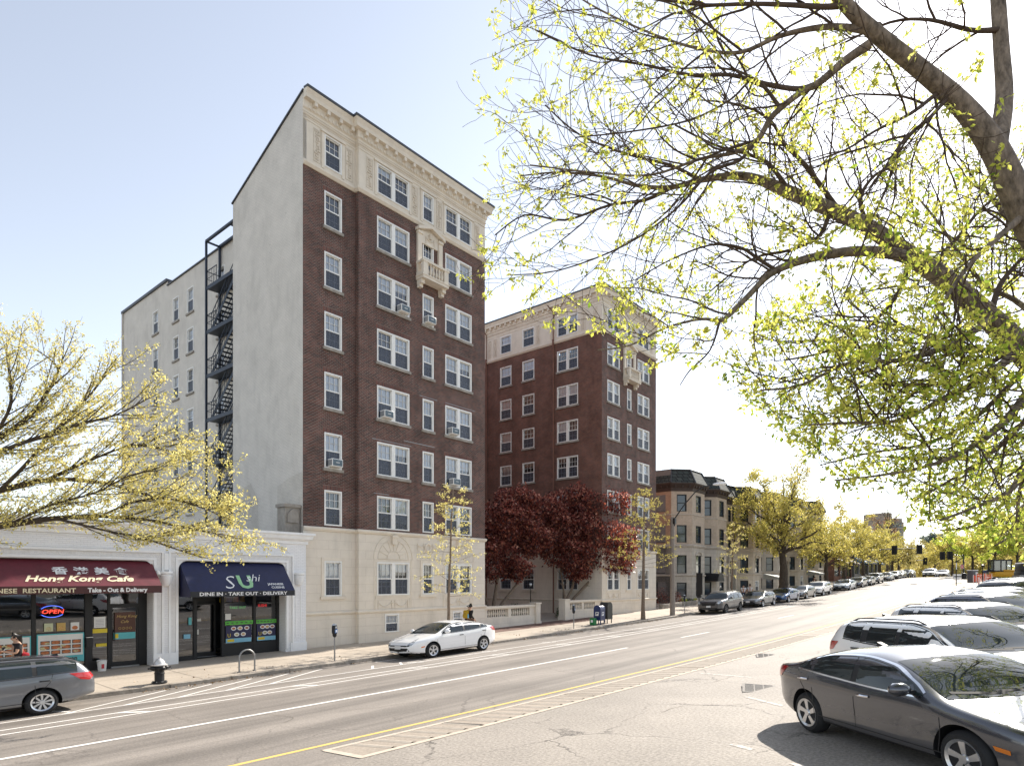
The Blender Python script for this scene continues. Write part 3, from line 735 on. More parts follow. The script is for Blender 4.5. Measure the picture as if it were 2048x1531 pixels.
def balcony(B, P, a0, a1, z0, par):
    """stone balcony, pediment and pilasters round a window; P(a, z, depth)"""
    mb = MB(); w = a1-a0
    def bx(x0, x1, y0, y1, q0, q1, m=mb):
        c = [(x0, q0), (x1, q0), (x1, q1), (x0, q1)]
        f = [P(x, z, y0) for x, z in c]; g = [P(x, z, y1) for x, z in c]
        m.face(f); m.face(g)
        for i in range(4): m.face([f[i], f[(i+1) % 4], g[(i+1) % 4], g[i]])
    # surround
    zt = z0+2.35
    bx(a0+.02, a0+.3, -.14, .02, z0, zt); bx(a1-.3, a1-.02, -.14, .02, z0, zt)
    bx(a0, a0+.34, -.2, .02, zt, zt+.14); bx(a1-.34, a1, -.2, .02, zt, zt+.14)
    bx(a0+.31, a1-.31, -.08, .02, z0+1.95, zt+.3)
    apex = zt+.62; c = (a0+a1)/2
    for sg in (-1, 1):
        e = c+sg*(w/2+.06); q = [(e, zt+.14), (c, apex-.12), (c, apex+.04), (e, zt+.3)]
        f = [P(x, z, -.3) for x, z in q]; g = [P(x, z, .0) for x, z in q]
        mb.face(f); mb.face(g)
        for i in range(4): mb.face([f[i], f[(i+1) % 4], g[(i+1) % 4], g[i]])
    mb.face([P(a0+.2, zt+.16, -.06), P(a1-.2, zt+.16, -.06), P(c, apex-.1, -.06)])
    s1 = B.part(mb, 'window_surround', M['cream'], par)
    mb2 = MB(); swag(mb2, P, c-.3, c+.3, z0+2.35, .15, -.1); mb2.tube([P(c, z0+2.32, -.1), P(c, z0+2.55, -.13)], [.09, .11], 8)
    B.part(mb2, 'carving', M['ornament'], s1)
    mb = MB()
    bx(a0-.02, a1+.02, -.59, .02, z0-.2, z0-.05, mb); bx(a0-.06, a1+.06, -.62, -.02, z0-.05, z0+.01, mb)
    for x0, x1 in ((a0, a0+.3), (a1-.3, a1)): bx(x0, x1, -.59, -.4, z0+.01, z0+.68, mb)
    bx(a0-.05, a1+.05, -.62, -.36, z0+.68, z0+.8, mb)
    for x in (a0+.02, a1-.27):
        bx(x, x+.25, -.4, -.02, z0-.42, z0-.2, mb); bx(x+.02, x+.23, -.26, -.02, z0-.6, z0-.42, mb)
    for x in (a0-.02, a1-.12): bx(x, x+.14, -.39, -.01, z0+.68, z0+.79, mb); bx(x+.01, x+.13, -.39, -.01, z0+.01, z0+.2, mb)
    b1 = B.part(mb, 'balcony', M['cream'], par)
    for i in range(6):
        x = a0+.3+(w-.6)*(i+.5)/6; p = P(x, z0+.02, -.48); p = (p[0]-B.o[0], p[1]-B.o[1], p[2]-B.o[2])
        if i == 0:
            m2 = MB(smooth=True); m2.lathe([(.06, 0), (.06, .05), (.035, .1), (.075, .24), (.04, .42), (.035, .52), (.06, .6), (.06, .66)], 8)
            bo = m2.build('baluster', M['cream'], b1, loc=p)
        else: share(bo, 'baluster', b1, p)
def frontage(B, bays, wins, z0, base_extra=(), brick='brick'):
    """bays: [(s0, s1, d)], wins: list of (s0, s1, kind, d)"""
    for zlo, zhi, m, nm in ((z0, Z_BAND, M['rustic'], 'base_wall'), (Z_BAND, Z_CROWN, M[brick], 'brick_wall'), (Z_CROWN, Z_FRIEZE+.5, M['cream'], 'attic_wall')):
        mb = MB()
        for (a, b, d) in bays:
            op = [(w0, w1, q0, q1) for (w0, w1, k, dd) in wins if dd == d for (q0, q1) in ROWS]
            op += [o[:4] for o in base_extra if o[4] == d]
            wall(mb, a, b, zlo, zhi, op, FR(d))
        for (a, b) in zip(bays[:-1], bays[1:]):
            x = a[1]; mb.face([(x, a[2], zlo), (x, b[2], zlo), (x, b[2], zhi), (x, a[2], zhi)], uv=[(a[2], zlo), (b[2], zlo), (b[2], zhi), (a[2], zhi)])
        B.part(mb, nm, m, fixn=False)
def belt(mb, path, z, h, out):
    cornice(mb, path, z, [(0, 0), (out*.4, 0), (out, h*.45), (out, h*.8), (out*.5, h), (0, h)])
def stucco_surround(mb, s0, s1, z0, z1, d, sillp=True):
    e = .16
    mb.box(s0-e, s0-.005, d-.03, d+.02, z0, z1); mb.box(s1+.005, s1+e, d-.03, d+.02, z0, z1); mb.box(s0-e, s1+e, d-.035, d+.02, z1+.004, z1+e)
    if sillp: mb.box(s0-e-.06, s1+e+.06, d-.09, d+.02, z0-.14, z0-.004)
# ------------------------------------------------------------------------------------------------ the tall brick apartment building
A = Bld('apartment_building', 16.17, 26.2, 0.3, 'tall dark brick apartment building with blank grey painted side wall, next to the shops')
d1, d2 = 26.2, 25.95
mw = [(17.30, 18.28, 'white', d1), (20.22, 22.36, 'double', d2), (23.31, 24.12, 'white', d2), (25.02, 27.17, 'double', d2)]
basew = [(20.72, 21.66, .86, 1.82, d2), (25.62, 26.4, .95, 1.78, d2)]
frontage(A, [(16.17, 19.1, d1), (19.1, 28.36, d2)], mw, -.4, basew)
AC_AT = {(1, 4): [(0, .55, 'air conditioner low in the leftmost single window of the tall brick building')]}
for ci, (a, b, k, d) in enumerate(mw):
    for ri, (q0, q1) in enumerate(ROWS):
        bl = None
        if ri == 0: bl = (.0, .0)
        elif ri == 7 or (ri == 6): bl = (.0, .0) if ci != 1 else (.0, .3)
        elif ri == 1 and ci == 0: bl = (0, 0)
        else: bl = [(.5, .5), (.55, .45), (.5, .5), (.45, .5)][ci] if (ri+ci) % 3 else (.5, .3)
        window(A, (a, d, q0), 0, b-a, q1-q0, k, sill=(0 < ri < 6) or False, lintel=(0 < ri < 7), blinds=bl)
for (a, b, q0, q1, d) in basew: window(A, (a, d, q0), 0, b-a, q1-q0, 'white', sill=False, blinds=(.7,))
for (s, d, ri, w) in ((17.82, d1, 5, 'in the leftmost single window column'), (21.85, d2, 2, 'in a double window, level with the stone balcony corbels'), (23.72, d2, 2, 'in the narrow window just under the stone balcony'),
                      (20.75, d2, 4, 'in the left sash, lower one of its double window column'), (25.55, d2, 4, 'in the right hand double windows, upper of two'), (25.65, d2, 5, 'just above the top of the slim young tree')):
    air_con(A, (s, d, ROWS[ri][0]+.06), 0, 'white air conditioner '+w)
# belt courses, cornice
path = [(16.17, d1), (19.1, d1), (19.1, d2), (28.36, d2), (28.36, 27.2)]
path2 = [(16.14, d1), (19.1, d1), (19.1, d2), (28.36, d2), (28.36, 30)]
mb = MB(); belt(mb, path, Z_BAND-.16, .2, .1); belt(mb, path, Z_MOLD-.06, .16, .09); A.part(mb, 'belt_course', M['cream'])
mb = MB(); belt(mb, path, Z_CROWN-.05, .26, .14); belt(mb, path, Z_FRIEZE-.03, .1, .06); belt(mb, path, 24.95, .06, .03); belt(mb, path, 25.08, .05, .025); A.part(mb, 'crown_band', M['cream'])
mb = MB(); cornice(mb, path2, Z_TOP, CORN)
for a, b in (((16.35, d1), (19.1, d1)), ((19.1, d2), (28.36, d2))):
    bracket_course(mb, a, b, Z_TOP-.56, .19, .15, .18, .58, d=.11); bracket_course(mb, a, b, Z_TOP-.72, .05, .1, .13, .2, d=.09)
A.part(mb, 'cornice', M['cream'])
mb = MB(); cornice(mb, path2, Z_TOP+.06, [(.1, 0), (.45, -.05), (.45, .06), (.1, .1)]); mb.box(16.12, 16.5, 26.25, 32.92, 0, 0) if False else None
A.part(mb, 'roof_edge', M['roof_edge'])
# attic carved panels
for i, (a, b, d) in enumerate(((16.72, 17.12, d1), (18.5, 18.92, d1), (19.55, 19.95, d2), (22.55, 22.95, d2), (24.35, 24.75, d2), (27.45, 27.85, d2))):
    mb = MB(); relief_panel(mb, FR(d), a, b, 23.25, 24.8, i); A.part(mb, 'carved_panel', M['ornament'])
for (a, b, k, d) in mw:
    mb = MB(); mb.box(a-.14, a-.004, d-.04, d+.01, 23.14, 24.84); mb.box(b+.004, b+.14, d-.04, d+.01, 23.14, 24.84); mb.box(a-.2, b+.2, d-.09, d+.01, 24.845, 24.93); A.part(mb, 'window_architrave', M['cream'])
# ground floor stucco work
for a, b, d in ((17.30, 18.28, d1), (23.31, 24.12, d2)): mb = MB(); stucco_surround(mb, a, b, 2.79, 4.49, d); A.part(mb, 'stucco_relief', M['cream'])
for (a, b) in ((20.22, 22.36), (25.02, 27.17)):
    mb = MB(); mb.box(a-.1, a-.03, d2-.015, d2+.01, 2.06, 2.72); mb.box(b+.03, b+.1, d2-.015, d2+.01, 2.06, 2.72); mb.box(a-.1, b+.1, d2-.03, d2+.01, 2.65, 2.76)
    for dx in (-.18, .12): 
        x = a+dx if dx < 0 else b+dx; mb.box(x, x+.05, d2-.02, d2+.01, 2.06, 4.66)
    c = (a+b)/2; P = FR(d2)
    for rr, w in ((1.28, .02), (1.0, .018), (.42, .016)):
        mb.tube([P(x, z, -.01) for x, z in arc_pts((c, 4.66), rr, 0, math.pi, 22)], w, 5)
    mb.tube([P(c-1.0, 4.66, -.01), P(c+1.0, 4.66, -.01)], .018, 5)
    for k in range(1, 8):
        an = math.pi*k/8; mb.tube([P(c+.44*math.cos(an), 4.66+.44*math.sin(an), -.01), P(c+.97*math.cos(an), 4.66+.97*math.sin(an), -.01)], .013, 5)
    mb.box(c-.13, c+.13, d2-.14, d2+.01, 5.42, 5.9); mb.box(c-.17, c+.17, d2-.2, d2+.01, 5.78, 5.9)
    for x0 in (a+.05, a+1.13): swag(mb, P, x0+.03, x0+.9, 2.45, .24)
    swag(mb, P, a+.95, a+1.18, 2.45, .08); A.part(mb, 'stucco_relief', M['cream'])
P = FR(d2); mb = MB()
mb.tube([P(x, z, -.02) for x, z in arc_pts((23.71, 5.36), .2, 0, 2*math.pi, 18)], .06, 6); mb.box(22.95, 24.5, d2-.02, d2+.01, 4.68, 4.74)
swag(mb, P, 22.95, 23.4, 5.5, .12); swag(mb, P, 24.05, 24.5, 5.5, .12)
A.part(mb, 'stucco_relief', M['cream'])
balcony(A, FR(d2), 22.86, 24.72, 20.0, A.root)
# steel lintel lines over a few windows
for (a, b, z) in ((22.0, 24.2, 8.95+2.0), (19.9, 22.5, 10.72), (20.0, 21.0, 7.97+.0), (23.1, 24.4, 13.6), (25.0, 27.5, 13.62)): mb = MB(); mb.box(a, b, d2-.012, d2-.002, z, z+.025); A.part(mb, 'steel_lintel', M['steel'])
# grey side wall with raked parapet, block behind, rear wing
mb = MB()
q = [(26.2, -.4), (32.91, -.4), (32.91, 23.5), (26.2, 26.15)]
mb.face([(16.165, a, z) for a, z in q], uv=q)
mb.face([(16.165, 32.91, -.4), (19.6, 32.91, -.4), (19.6, 32.91, 23.4), (16.165, 32.91, 23.4)], uv=[(0, 0), (3.4, 0), (3.4, 24), (0, 24)])
mb.face([(16.165, 26.2, 22.9), (16.165, 26.2, 26.15), (16.36, 26.2, 26.15), (16.36, 26.2, 22.9)])
A.part(mb, 'side_wall', M['stucco'], fixn=False)
for poly in ([(32.6, 5.2), (30.2, 5.2), (30.3, 7.6), (31.0, 8.5), (31.9, 8.3), (32.5, 7.4)], [(28.6, 5.2), (26.25, 5.2), (26.25, 8.6), (27.4, 8.4), (28.4, 8.1)]): mb = MB(); mb.face([(16.158, a, z) for a, z in poly], uv=poly); A.part(mb, 'render_patch', M['stucco_dark'], fixn=False)
mb = MB(); mb.bar((16.2, 26.1, 26.2), (16.2, 32.95, 23.52), .22, .07); A.part(mb, 'parapet_coping', M['roof_edge'])
ww = []
for (t0, t1) in ((-52.75, -51.7), (-49.03, -48.04), (-46.66, -45.61), (-42.04, -41.0)):
    for i in range(7): ww.append((t0, t1, 22.5-2.85*i, 24.25-2.85*i))
mb = MB(); wall(mb, -50, -32.9, -.4, 25.5, ww, SL(19.6)); wall(mb, -59.1, -50, -.4, 25.85, ww, SL(19.6))
mb.face([(19.6, 59.1, -.4), (28.36, 59.1, -.4), (28.36, 59.1, 25.85), (19.6, 59.1, 25.85)])
A.part(mb, 'wing_wall', M['stucco'], fixn=False)
for (t0, t1, q0, q1) in ww: window(A, (19.6, -t0, q0), R(-90), t1-t0, q1-q0, 'white', blinds=(wr.choice((0, .5, .4)),))
mb = MB(); mb.box(19.5, 20, 33, 50, 25.5, 25.58); mb.box(19.48, 20, 50, 59.15, 25.85, 26.05); A.part(mb, 'wing_coping', M['roof_edge'])
mb = MB(); mb.tube([(19.5, 58.9, 0), (19.5, 58.9, 25.8)], .06, 6); A.part(mb, 'downspout', M['stucco'])
mb = MB(); q = [(25.95, -.4), (59.1, -.4), (59.1, 25.85), (25.95, 25.85)]; mb.face([(28.36, a, z) for a, z in q], uv=q); A.part(mb, 'far_side_wall', M['brick_red'], fixn=False)
mb = MB(); mb.face([(16.3, 26.0, 25.9), (28.3, 26.0, 25.9), (28.3, 33, 23.4), (16.3, 33, 23.4)]); mb.face([(19.6, 33, 23.39), (28.3, 33, 23.39), (28.3, 59, 25.3), (19.6, 59, 25.3)]); A.part(mb, 'roof', M['roof'], fixn=False)
# stone pier on the shop roof against the grey wall
B0 = MB(); B0.box(15.35, 16.1, 26.35, 27.0, 5.65, 6.9); B0.box(15.28, 16.12, 26.28, 27.05, 6.9, 7.05); B0.prism([(15.45, 6.2), (16.0, 6.2), (16.0, 6.6), (15.72, 6.85), (15.45, 6.6)], 26.28, 26.36, 'y')
st = empty('stone_pier', W(15.7, -26.6, 5.65), ROT, 'weathered stone pier with pointed panel standing on the white shop parapet', 'pier'); B0.build('shaft', M['stone_sill'], st, origin=(15.7, 26.6, 5.65))
# ------------------------------------------------------------------------------------------------ fire escape
FE = empty('fire_escape', W(19.0, -39, 5.9), ROT, 'dark steel fire escape zigzagging down the grey side of the tall building', 'fire escape')
fo = (19.0, 39, 5.9); X0, X1 = 18.62, 19.52; D0, D1 = 35.2, 41.5
mb = MB()
for d in (D0, D1):
    for x in (X0, X1-.03): mb.bar((x, d, 5.9), (x, d, 25.5), .12)
for z in (25.5,):
    for x in (X0, X1-.03): mb.bar((x, D0, z), (x, D1, z), .14)
    for d in (D0, 38.35, D1): mb.bar((X0, d, z), (X1, d, z), .1)
mb.build('frame', M['iron'], FE, origin=fo)
lv = [22.55-2.85*i for i in range(6)]
def rail(mb, p, q, h=1.0, n=5):
    p = Vector(p); q = Vector(q); up = Vector((0, 0, h))
    mb.bar(p+up, q+up, .04); mb.bar(p+up*.5, q+up*.5, .025)
    for i in range(n+1):
        e = p+(q-p)*i/n; mb.bar(e, e+up, .03 if i in (0, n) else .018)
for i, z in enumerate(lv):
    mb = MB(); mb.box(X0, X1, D0, D1, z-.14, z-.1)
    for k in range(12): mb.box(X0, X1, D0+(D1-D0)*k/12, D0+(D1-D0)*k/12+.28, z-.09, z-.07)
    mb.bar((X0, D0, z-.12), (X0, D1, z-.12), .06, .24); mb.bar((X1-.02, D0, z-.12), (X1-.02, D1, z-.12), .05, .2)
    mb.build('platform', M['iron'], FE, origin=fo)
    for a_, b_, n_ in (((X0+.02, D1-1.4, z), (X0+.02, D1, z), 6), ((X0, D1-.03, z), (X1, D1-.03, z), 4), ((X0+.02, D0, z), (X0+.02, D0+1.6, z), 6)): mb = MB(); rail(mb, a_, b_, 1.0, n_); mb.build('railing', M['iron'], FE, origin=fo)
    z2 = z+2.85 if i else None
    zb = z-2.85
    if i < 5 or True:
        p, q = Vector((0, D1-.55, zb)), Vector((0, D1-4.1, z))
        mb = MB()
        for x in (X0+.1, X1-.12): mb.bar((x, p.y, p.z), (x, q.y, q.z), .03, .22)
        for k in range(14):
            f = (k+.5)/14; mb.box(X0+.1, X1-.12, p.y+(q.y-p.y)*f-.11, p.y+(q.y-p.y)*f+.11, p.z+(q.z-p.z)*f-.02, p.z+(q.z-p.z)*f+.02)
        rail(mb, (X0+.08, p.y, p.z), (X0+.08, q.y, q.z), .95, 12); rail(mb, (X1-.1, p.y, p.z), (X1-.1, q.y, q.z), .95, 8)
        mb.build('stair_flight', M['iron'], FE, origin=fo)
# ------------------------------------------------------------------------------------------------ second brick building
Bq = Bld('apartment_building', 41.77, 26.0, .75, 'second brick apartment building with bronze downspouts, half hidden by the maroon maples')
sw2 = [(42.56, 44.42, 'double', 26.0), (45.62, 46.3, 'white', 26.0), (47.37, 49.4, 'double', 26.0)]
frontage(Bq, [(41.77, 50.7, 26.0)], sw2, .2, brick='brick')
lw = [(-36.39, -35.11, 'white'), (-33.88, -32.6, 'white'), (-30.25, -28.2, 'double')]
P = SL(41.77)
for zlo, zhi, m, nm in ((.2, Z_BAND, M['rustic'], 'court_base_wall'), (Z_BAND, Z_CROWN, M['brick_red'], 'court_brick_wall'), (Z_CROWN, Z_FRIEZE+.5, M['cream'], 'court_attic_wall')):
    mb = MB(); wall(mb, -38.2, -26.0, zlo, zhi, [(a, b, q0, q1) for a, b, k in lw for q0, q1 in ROWS], P)
    wall(mb, -60, -38.2, zlo, zhi, [(-40.4, -39.3, q0, q1) for q0, q1 in ROWS], SL(42.5))
    q = [(38.2, zlo), (38.2, zhi)]; mb.face([(41.77, 38.2, zlo), (42.5, 38.2, zlo), (42.5, 38.2, zhi), (41.77, 38.2, zhi)])
    mb.face([(50.7, 26, zlo), (50.7, 60, zlo), (50.7, 60, zhi), (50.7, 26, zhi)])
    Bq.part(mb, nm, m, fixn=False)
for ri, (q0, q1) in enumerate(ROWS):
    for ci, (a, b, k, d) in enumerate(sw2): window(Bq, (a, d, q0), 0, b-a, q1-q0, k, sill=0 < ri < 7, lintel=0 < ri < 7, blinds=(0, 0) if ri in (0,) else ((.55, .5) if ri < 6 else (.3, 0)))
    for ci, (a, b, k) in enumerate(lw): window(Bq, (41.77, -a, q0), R(-90), b-a, q1-q0, k, sill=0 < ri < 7, blinds=[(0, 0), (.5, .5), (0, .4), (.6, 0), (0, 0)][(ri*2+ci) % 5] if ri else (0, 0))
    window(Bq, (42.5, 40.4, q0), R(-90), 1.1, q1-q0, 'white', sill=False, blinds=(.3,))
path = [(42.5, 60), (42.5, 38.2), (41.77, 38.2), (41.77, 26.0), (50.7, 26.0), (50.7, 30)]
mb = MB(); belt(mb, path, Z_BAND-.16, .2, .1); belt(mb, path, Z_MOLD-.06, .16, .09); Bq.part(mb, 'belt_course', M['cream'])
mb = MB(); belt(mb, path, Z_CROWN-.05, .26, .14); belt(mb, path, Z_FRIEZE-.03, .1, .06); belt(mb, path, 24.95, .06, .03); Bq.part(mb, 'crown_band', M['cream'])
mb = MB(); cornice(mb, path, Z_TOP, CORN)
for a, b in (((41.77, 38.2), (41.77, 26.0)), ((41.77, 26.0), (50.7, 26.0))):
    bracket_course(mb, a, b, Z_TOP-.56, .19, .15, .18, .58, d=.11); bracket_course(mb, a, b, Z_TOP-.72, .05, .1, .13, .2, d=.09)
Bq.part(mb, 'cornice', M['cream'])
mb = MB(); cornice(mb, path, Z_TOP+.06, [(.1, 0), (.45, -.05), (.45, .06), (.1, .1)]); Bq.part(mb, 'roof_edge', M['roof_edge'])
mb = MB(); mb.face([(41.8, 26, 26.0), (50.6, 26, 26.0), (50.6, 60, 26.0), (41.8, 60, 26.0)]); Bq.part(mb, 'roof', M['roof'], fixn=False)
for i, (a, b) in enumerate(((42.0, 42.4), (44.6, 44.95), (46.6, 46.95), (49.6, 50.0))): mb = MB(); relief_panel(mb, FR(26.0), a, b, 23.25, 24.8, i+20); Bq.part(mb, 'carved_panel', M['ornament'])
for i, (a, b) in enumerate(((-27.9, -27.5), (-26.75, -26.4), (-30.9, -30.6), (-32.4, -32.0), (-37.2, -36.8), (-37.8, -37.45))): mb = MB(); relief_panel(mb, P, a, b, 23.25, 24.8, i+30); Bq.part(mb, 'carved_panel', M['ornament'])
for (a, b, k, d) in sw2:
    mb = MB(); stucco_surround(mb, a, b, 2.79, 4.49, d) if k == 'white' else None
    if k == 'double':
        mb.box(a-.1, b+.1, d-.03, d+.01, 2.62, 2.75)
        for x in (a-.18, b+.13): mb.box(x, x+.05, d-.02, d+.01, 2.06, 4.7)
        for x0 in (a+.1, a+1.0): swag(mb, FR(26.0), x0, x0+.75, 2.45, .25)
    Bq.part(mb, 'stucco_relief', M['cream'])
for t in (-36.39, -33.88): mb = MB(); mb.box(41.67, 41.78, -t-1.4, -t+.1, 2.62, 2.76); Bq.part(mb, 'window_ledge', M['cream'])
mb = MB(); mb.box(41.7, 41.78, 28.1, 30.35, 2.62, 2.76)
for x0 in (-30.2, -29.2): swag(mb, P, x0, x0+.9, 2.45, .24)
Bq.part(mb, 'stucco_relief', M['cream'])
balcony(Bq, FR(26.0), 45.0, 46.9, 19.95, Bq.root)
for t in (-30.55, -37.95):
    mb = MB(); mb.tube([(41.66, -t, .8), (41.66, -t, 22.7)], .06, 8); mb.bar((41.62, -t, 22.6), (41.62, -t, 23.2), .13); mb.tube([(41.66, -t, 23.2), (41.66, -t, 25.4), (41.4, -t+.4, 26.0)], .045, 6)
    Bq.part(mb, 'downspout', M['downspout'])
air_con(Bq, (41.77, 29.85, ROWS[5][0]+.06), R(-90), 'small air conditioner above the maroon maples in the second brick building')
# ------------------------------------------------------------------------------------------------ white one-storey shop building
Sh = Bld('shop_building', 10.1, 25.9, .25, 'low white painted brick shop building with maroon and navy awnings over two restaurants')
D = 25.9; P = FR(D)
O1, O2 = (-4.0, 9.62, -.5, 4.3), (10.55, 15.12, -.5, 4.33)
mb = MB(); wall(mb, -14, 16.14, -.4, 5.4, [O1, O2, (-13, -5, -.5, 4.3)], P, reveal=.62)
mb.face([(16.14, D, -.4), (16.14, 40, -.4), (16.14, 40, 5.5), (16.14, D, 5.5)])
# rounded corners of the openings
for (a, b, _, z) in (O1, O2):
    for x, sg in ((a, 1), (b, -1)):
        c = (x+sg*.35, z-.35); arc = [(c[0]-sg*.35*math.cos(t), c[1]+.35*math.sin(t)) for t in [math.pi/2*i/6 for i in range(7)]]
        mb.face([P(x, z, -.002)]+[P(u, v, -.002) for u, v in arc])
Sh.part(mb, 'wall', M['white_brick'], fixn=False)
mb = MB()
cornice(mb, [(-14, D), (16.16, D), (16.16, 30)], 5.68, [(0, -.5), (.06, -.48), (.06, -.36), (.2, -.26), (.24, -.1), (.3, -.08), (.3, .02), (0, .04)])
Sh.part(mb, 'cornice', M['white_trim'])
mb = MB(); mb.face([(-14, D-.1, 5.62), (16.14, D-.1, 5.62), (16.14, 40, 5.62), (-14, 40, 5.62)]); Sh.part(mb, 'roof', M['roof'], fixn=False)
mb = MB()
for (a, b, _, z) in (O1, O2):
    for e0, w_, pr in ((.02, .1, .05), (.3, .08, .07)):
        mb.box(a-e0-w_, b+e0+w_, D-pr, D+.01, z+e0, z+e0+w_)
        for x in (a-e0-w_, b+e0): mb.box(x, x+w_, D-pr, D+.01, .5, z+e0)
mb.box(10.0, 10.15, D-.1, D+.01, 3.95, 4.6)
# frieze panels
for a, b in ((-3, 3), (3.3, 9.2), (10.8, 13.9), (14.1, 15.2)):
    for z in (4.72, 5.12): mb.box(a, b, D-.022, D+.01, z, z+.03)
    for x in (a, b-.03): mb.box(x, x+.03, D-.02, D+.01, 4.75, 5.12)
for a, b in ((9.72, 10.42), (15.45, 16.05)):
    mb.box(a-.1, b+.1, D-.06, D+.01, .0, .75); 
    for x in (a+.16, b-.2): mb.box(x, x+.035, D-.02, D+.01, 1.0, 3.3)
Sh.part(mb, 'trim', M['white_trim'])
mb = MB()
for (a, b, _, z) in (O1, O2):
    mb.box(a-.29, b+.29, D-.03, D+.01, z+.125, z+.295)
    for x in (a-.29, b+.125): mb.box(x, x+.165, D-.03, D+.01, .8, z+.12)
Sh.part(mb, 'carved_border', M['white_carved'])
for s in (10.06, 15.75):
    mb = MB(smooth=True); mb.lathe([(.05, 3.3), (.16, 3.36), (.22, 3.5), (.24, 3.75), (.2, 3.78), (.26, 3.82), (.26, 3.9), (.02, 3.9)], 14, (s, D-.02, 0)); Sh.part(mb, 'urn_boss', M['white_trim'])
# interiors: a dim room behind the glass
G = 26.5
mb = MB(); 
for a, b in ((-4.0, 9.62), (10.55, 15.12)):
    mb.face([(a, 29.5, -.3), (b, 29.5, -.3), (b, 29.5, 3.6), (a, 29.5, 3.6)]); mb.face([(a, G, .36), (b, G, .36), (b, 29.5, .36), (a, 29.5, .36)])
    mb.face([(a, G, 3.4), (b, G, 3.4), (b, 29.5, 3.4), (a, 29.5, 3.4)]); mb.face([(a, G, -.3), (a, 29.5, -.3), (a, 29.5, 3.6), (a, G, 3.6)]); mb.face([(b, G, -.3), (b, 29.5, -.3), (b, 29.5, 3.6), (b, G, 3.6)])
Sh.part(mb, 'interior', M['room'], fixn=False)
def storefront(parts, glass, m=M['plastic']):
    mb = MB()
    for p in parts: mb.box(*p)
    f = Sh.part(mb, 'shop_window', m)
    for (a, b, z0, z1, d) in glass:
        g = MB(); g.face([(a, d, z0), (b, d, z0), (b, d, z1), (a, d, z1)]); g.build('pane', M['shop_glass'], f, origin=Sh.o, fixn=False)
    return f
zb = .2
# left restaurant front
storefront([(-4, 9.62, G-.04, G+.06, 3.35, 4.3), (-4, 7.75, G-.04, G+.06, zb-.4, .55), (4.3, 4.42, G-.05, G+.05, .55, 3.35), (5.98, 6.1, G-.05, G+.05, .55, 3.35), (7.55, 7.78, G-.08, G+.06, -.2, 3.35), (8.28, 8.36, G-.05, G+.05, .0, 3.35),
            (9.33, 9.62, G-.03, G+.08, -.1, 3.35), (7.78, 8.28, G-.04, G+.05, -.1, .62), (4.42, 5.98, G-.03, G+.04, 2.55, 2.6), (8.36, 9.33, G-.04, G+.05, 2.6, 2.68), (6.1, 7.55, G-.03, G+.04, 1.71, 1.74)],
           [(-4, 4.3, .55, 3.35, G), (4.42, 5.98, .55, 3.35, G), (6.1, 7.55, .55, 3.35, G), (7.78, 8.28, .62, 3.35, G), (8.36, 9.33, 2.68, 3.35, G)])
def door(a, b, z0, z1, d, label, m=M['plastic']):
    mb = MB(); e = .07
    mb.box(a, a+e, d-.03, d+.03, z0, z1); mb.box(b-e, b, d-.03, d+.03, z0, z1); mb.box(a+e, b-e, d-.03, d+.03, z1-e, z1); mb.box(a+e, b-e, d-.03, d+.03, z0, z0+.16)
    o = Sh.part(mb, 'door', m); o['label'] = label
    g = MB(); g.face([(a+e, d, z0+.16), (b-e, d, z0+.16), (b-e, d, z1-e), (a+e, d, z1-e)]); g.build('pane', M['shop_glass'], o, origin=Sh.o, fixn=False)
    h = MB(); h.tube([(a+.12, d-.04, z0+.95), (a+.12, d-.1, z0+.98), (a+.12, d-.1, z0+1.32), (a+.12, d-.04, z0+1.35)], .015, 6); h.build('handle', M['black'], o, origin=Sh.o)
    t = MB(); t.box(a, b, d-.12, d+.05, z0-.06, z0-.004); t.build('threshold', M['steel'], o, origin=Sh.o)
door(8.37, 9.32, .36, 2.6, G, 'black framed glass door under the maroon awning')
# right restaurant front: recessed entrance on the left, two display windows
storefront([(10.55, 15.12, G-.04, G+.06, 3.1, 4.34), (11.36, 11.5, G-.05, G+.06, .0, 3.1), (12.5, 12.62, G-.07, G+.06, .0, 3.1), (13.9, 14.02, G-.06, G+.05, .1, 3.1), (15.0, 15.12, G-.06, G+.06, .1, 3.1), (12.62, 15.0, G-.045, G+.05, -.1, .86),
            (10.55, 11.36, G-.04, G+.05, -.1, .5), (11.5, 12.5, G+.5, G+.6, 2.6, 3.1)],
           [(10.56, 11.36, .5, 3.1, G), (12.62, 13.9, .86, 3.1, G), (14.02, 15.0, .86, 3.1, G)])
door(11.52, 12.48, .38, 2.6, G+.45, 'black framed glass door set back beside the navy awning restaurant windows')
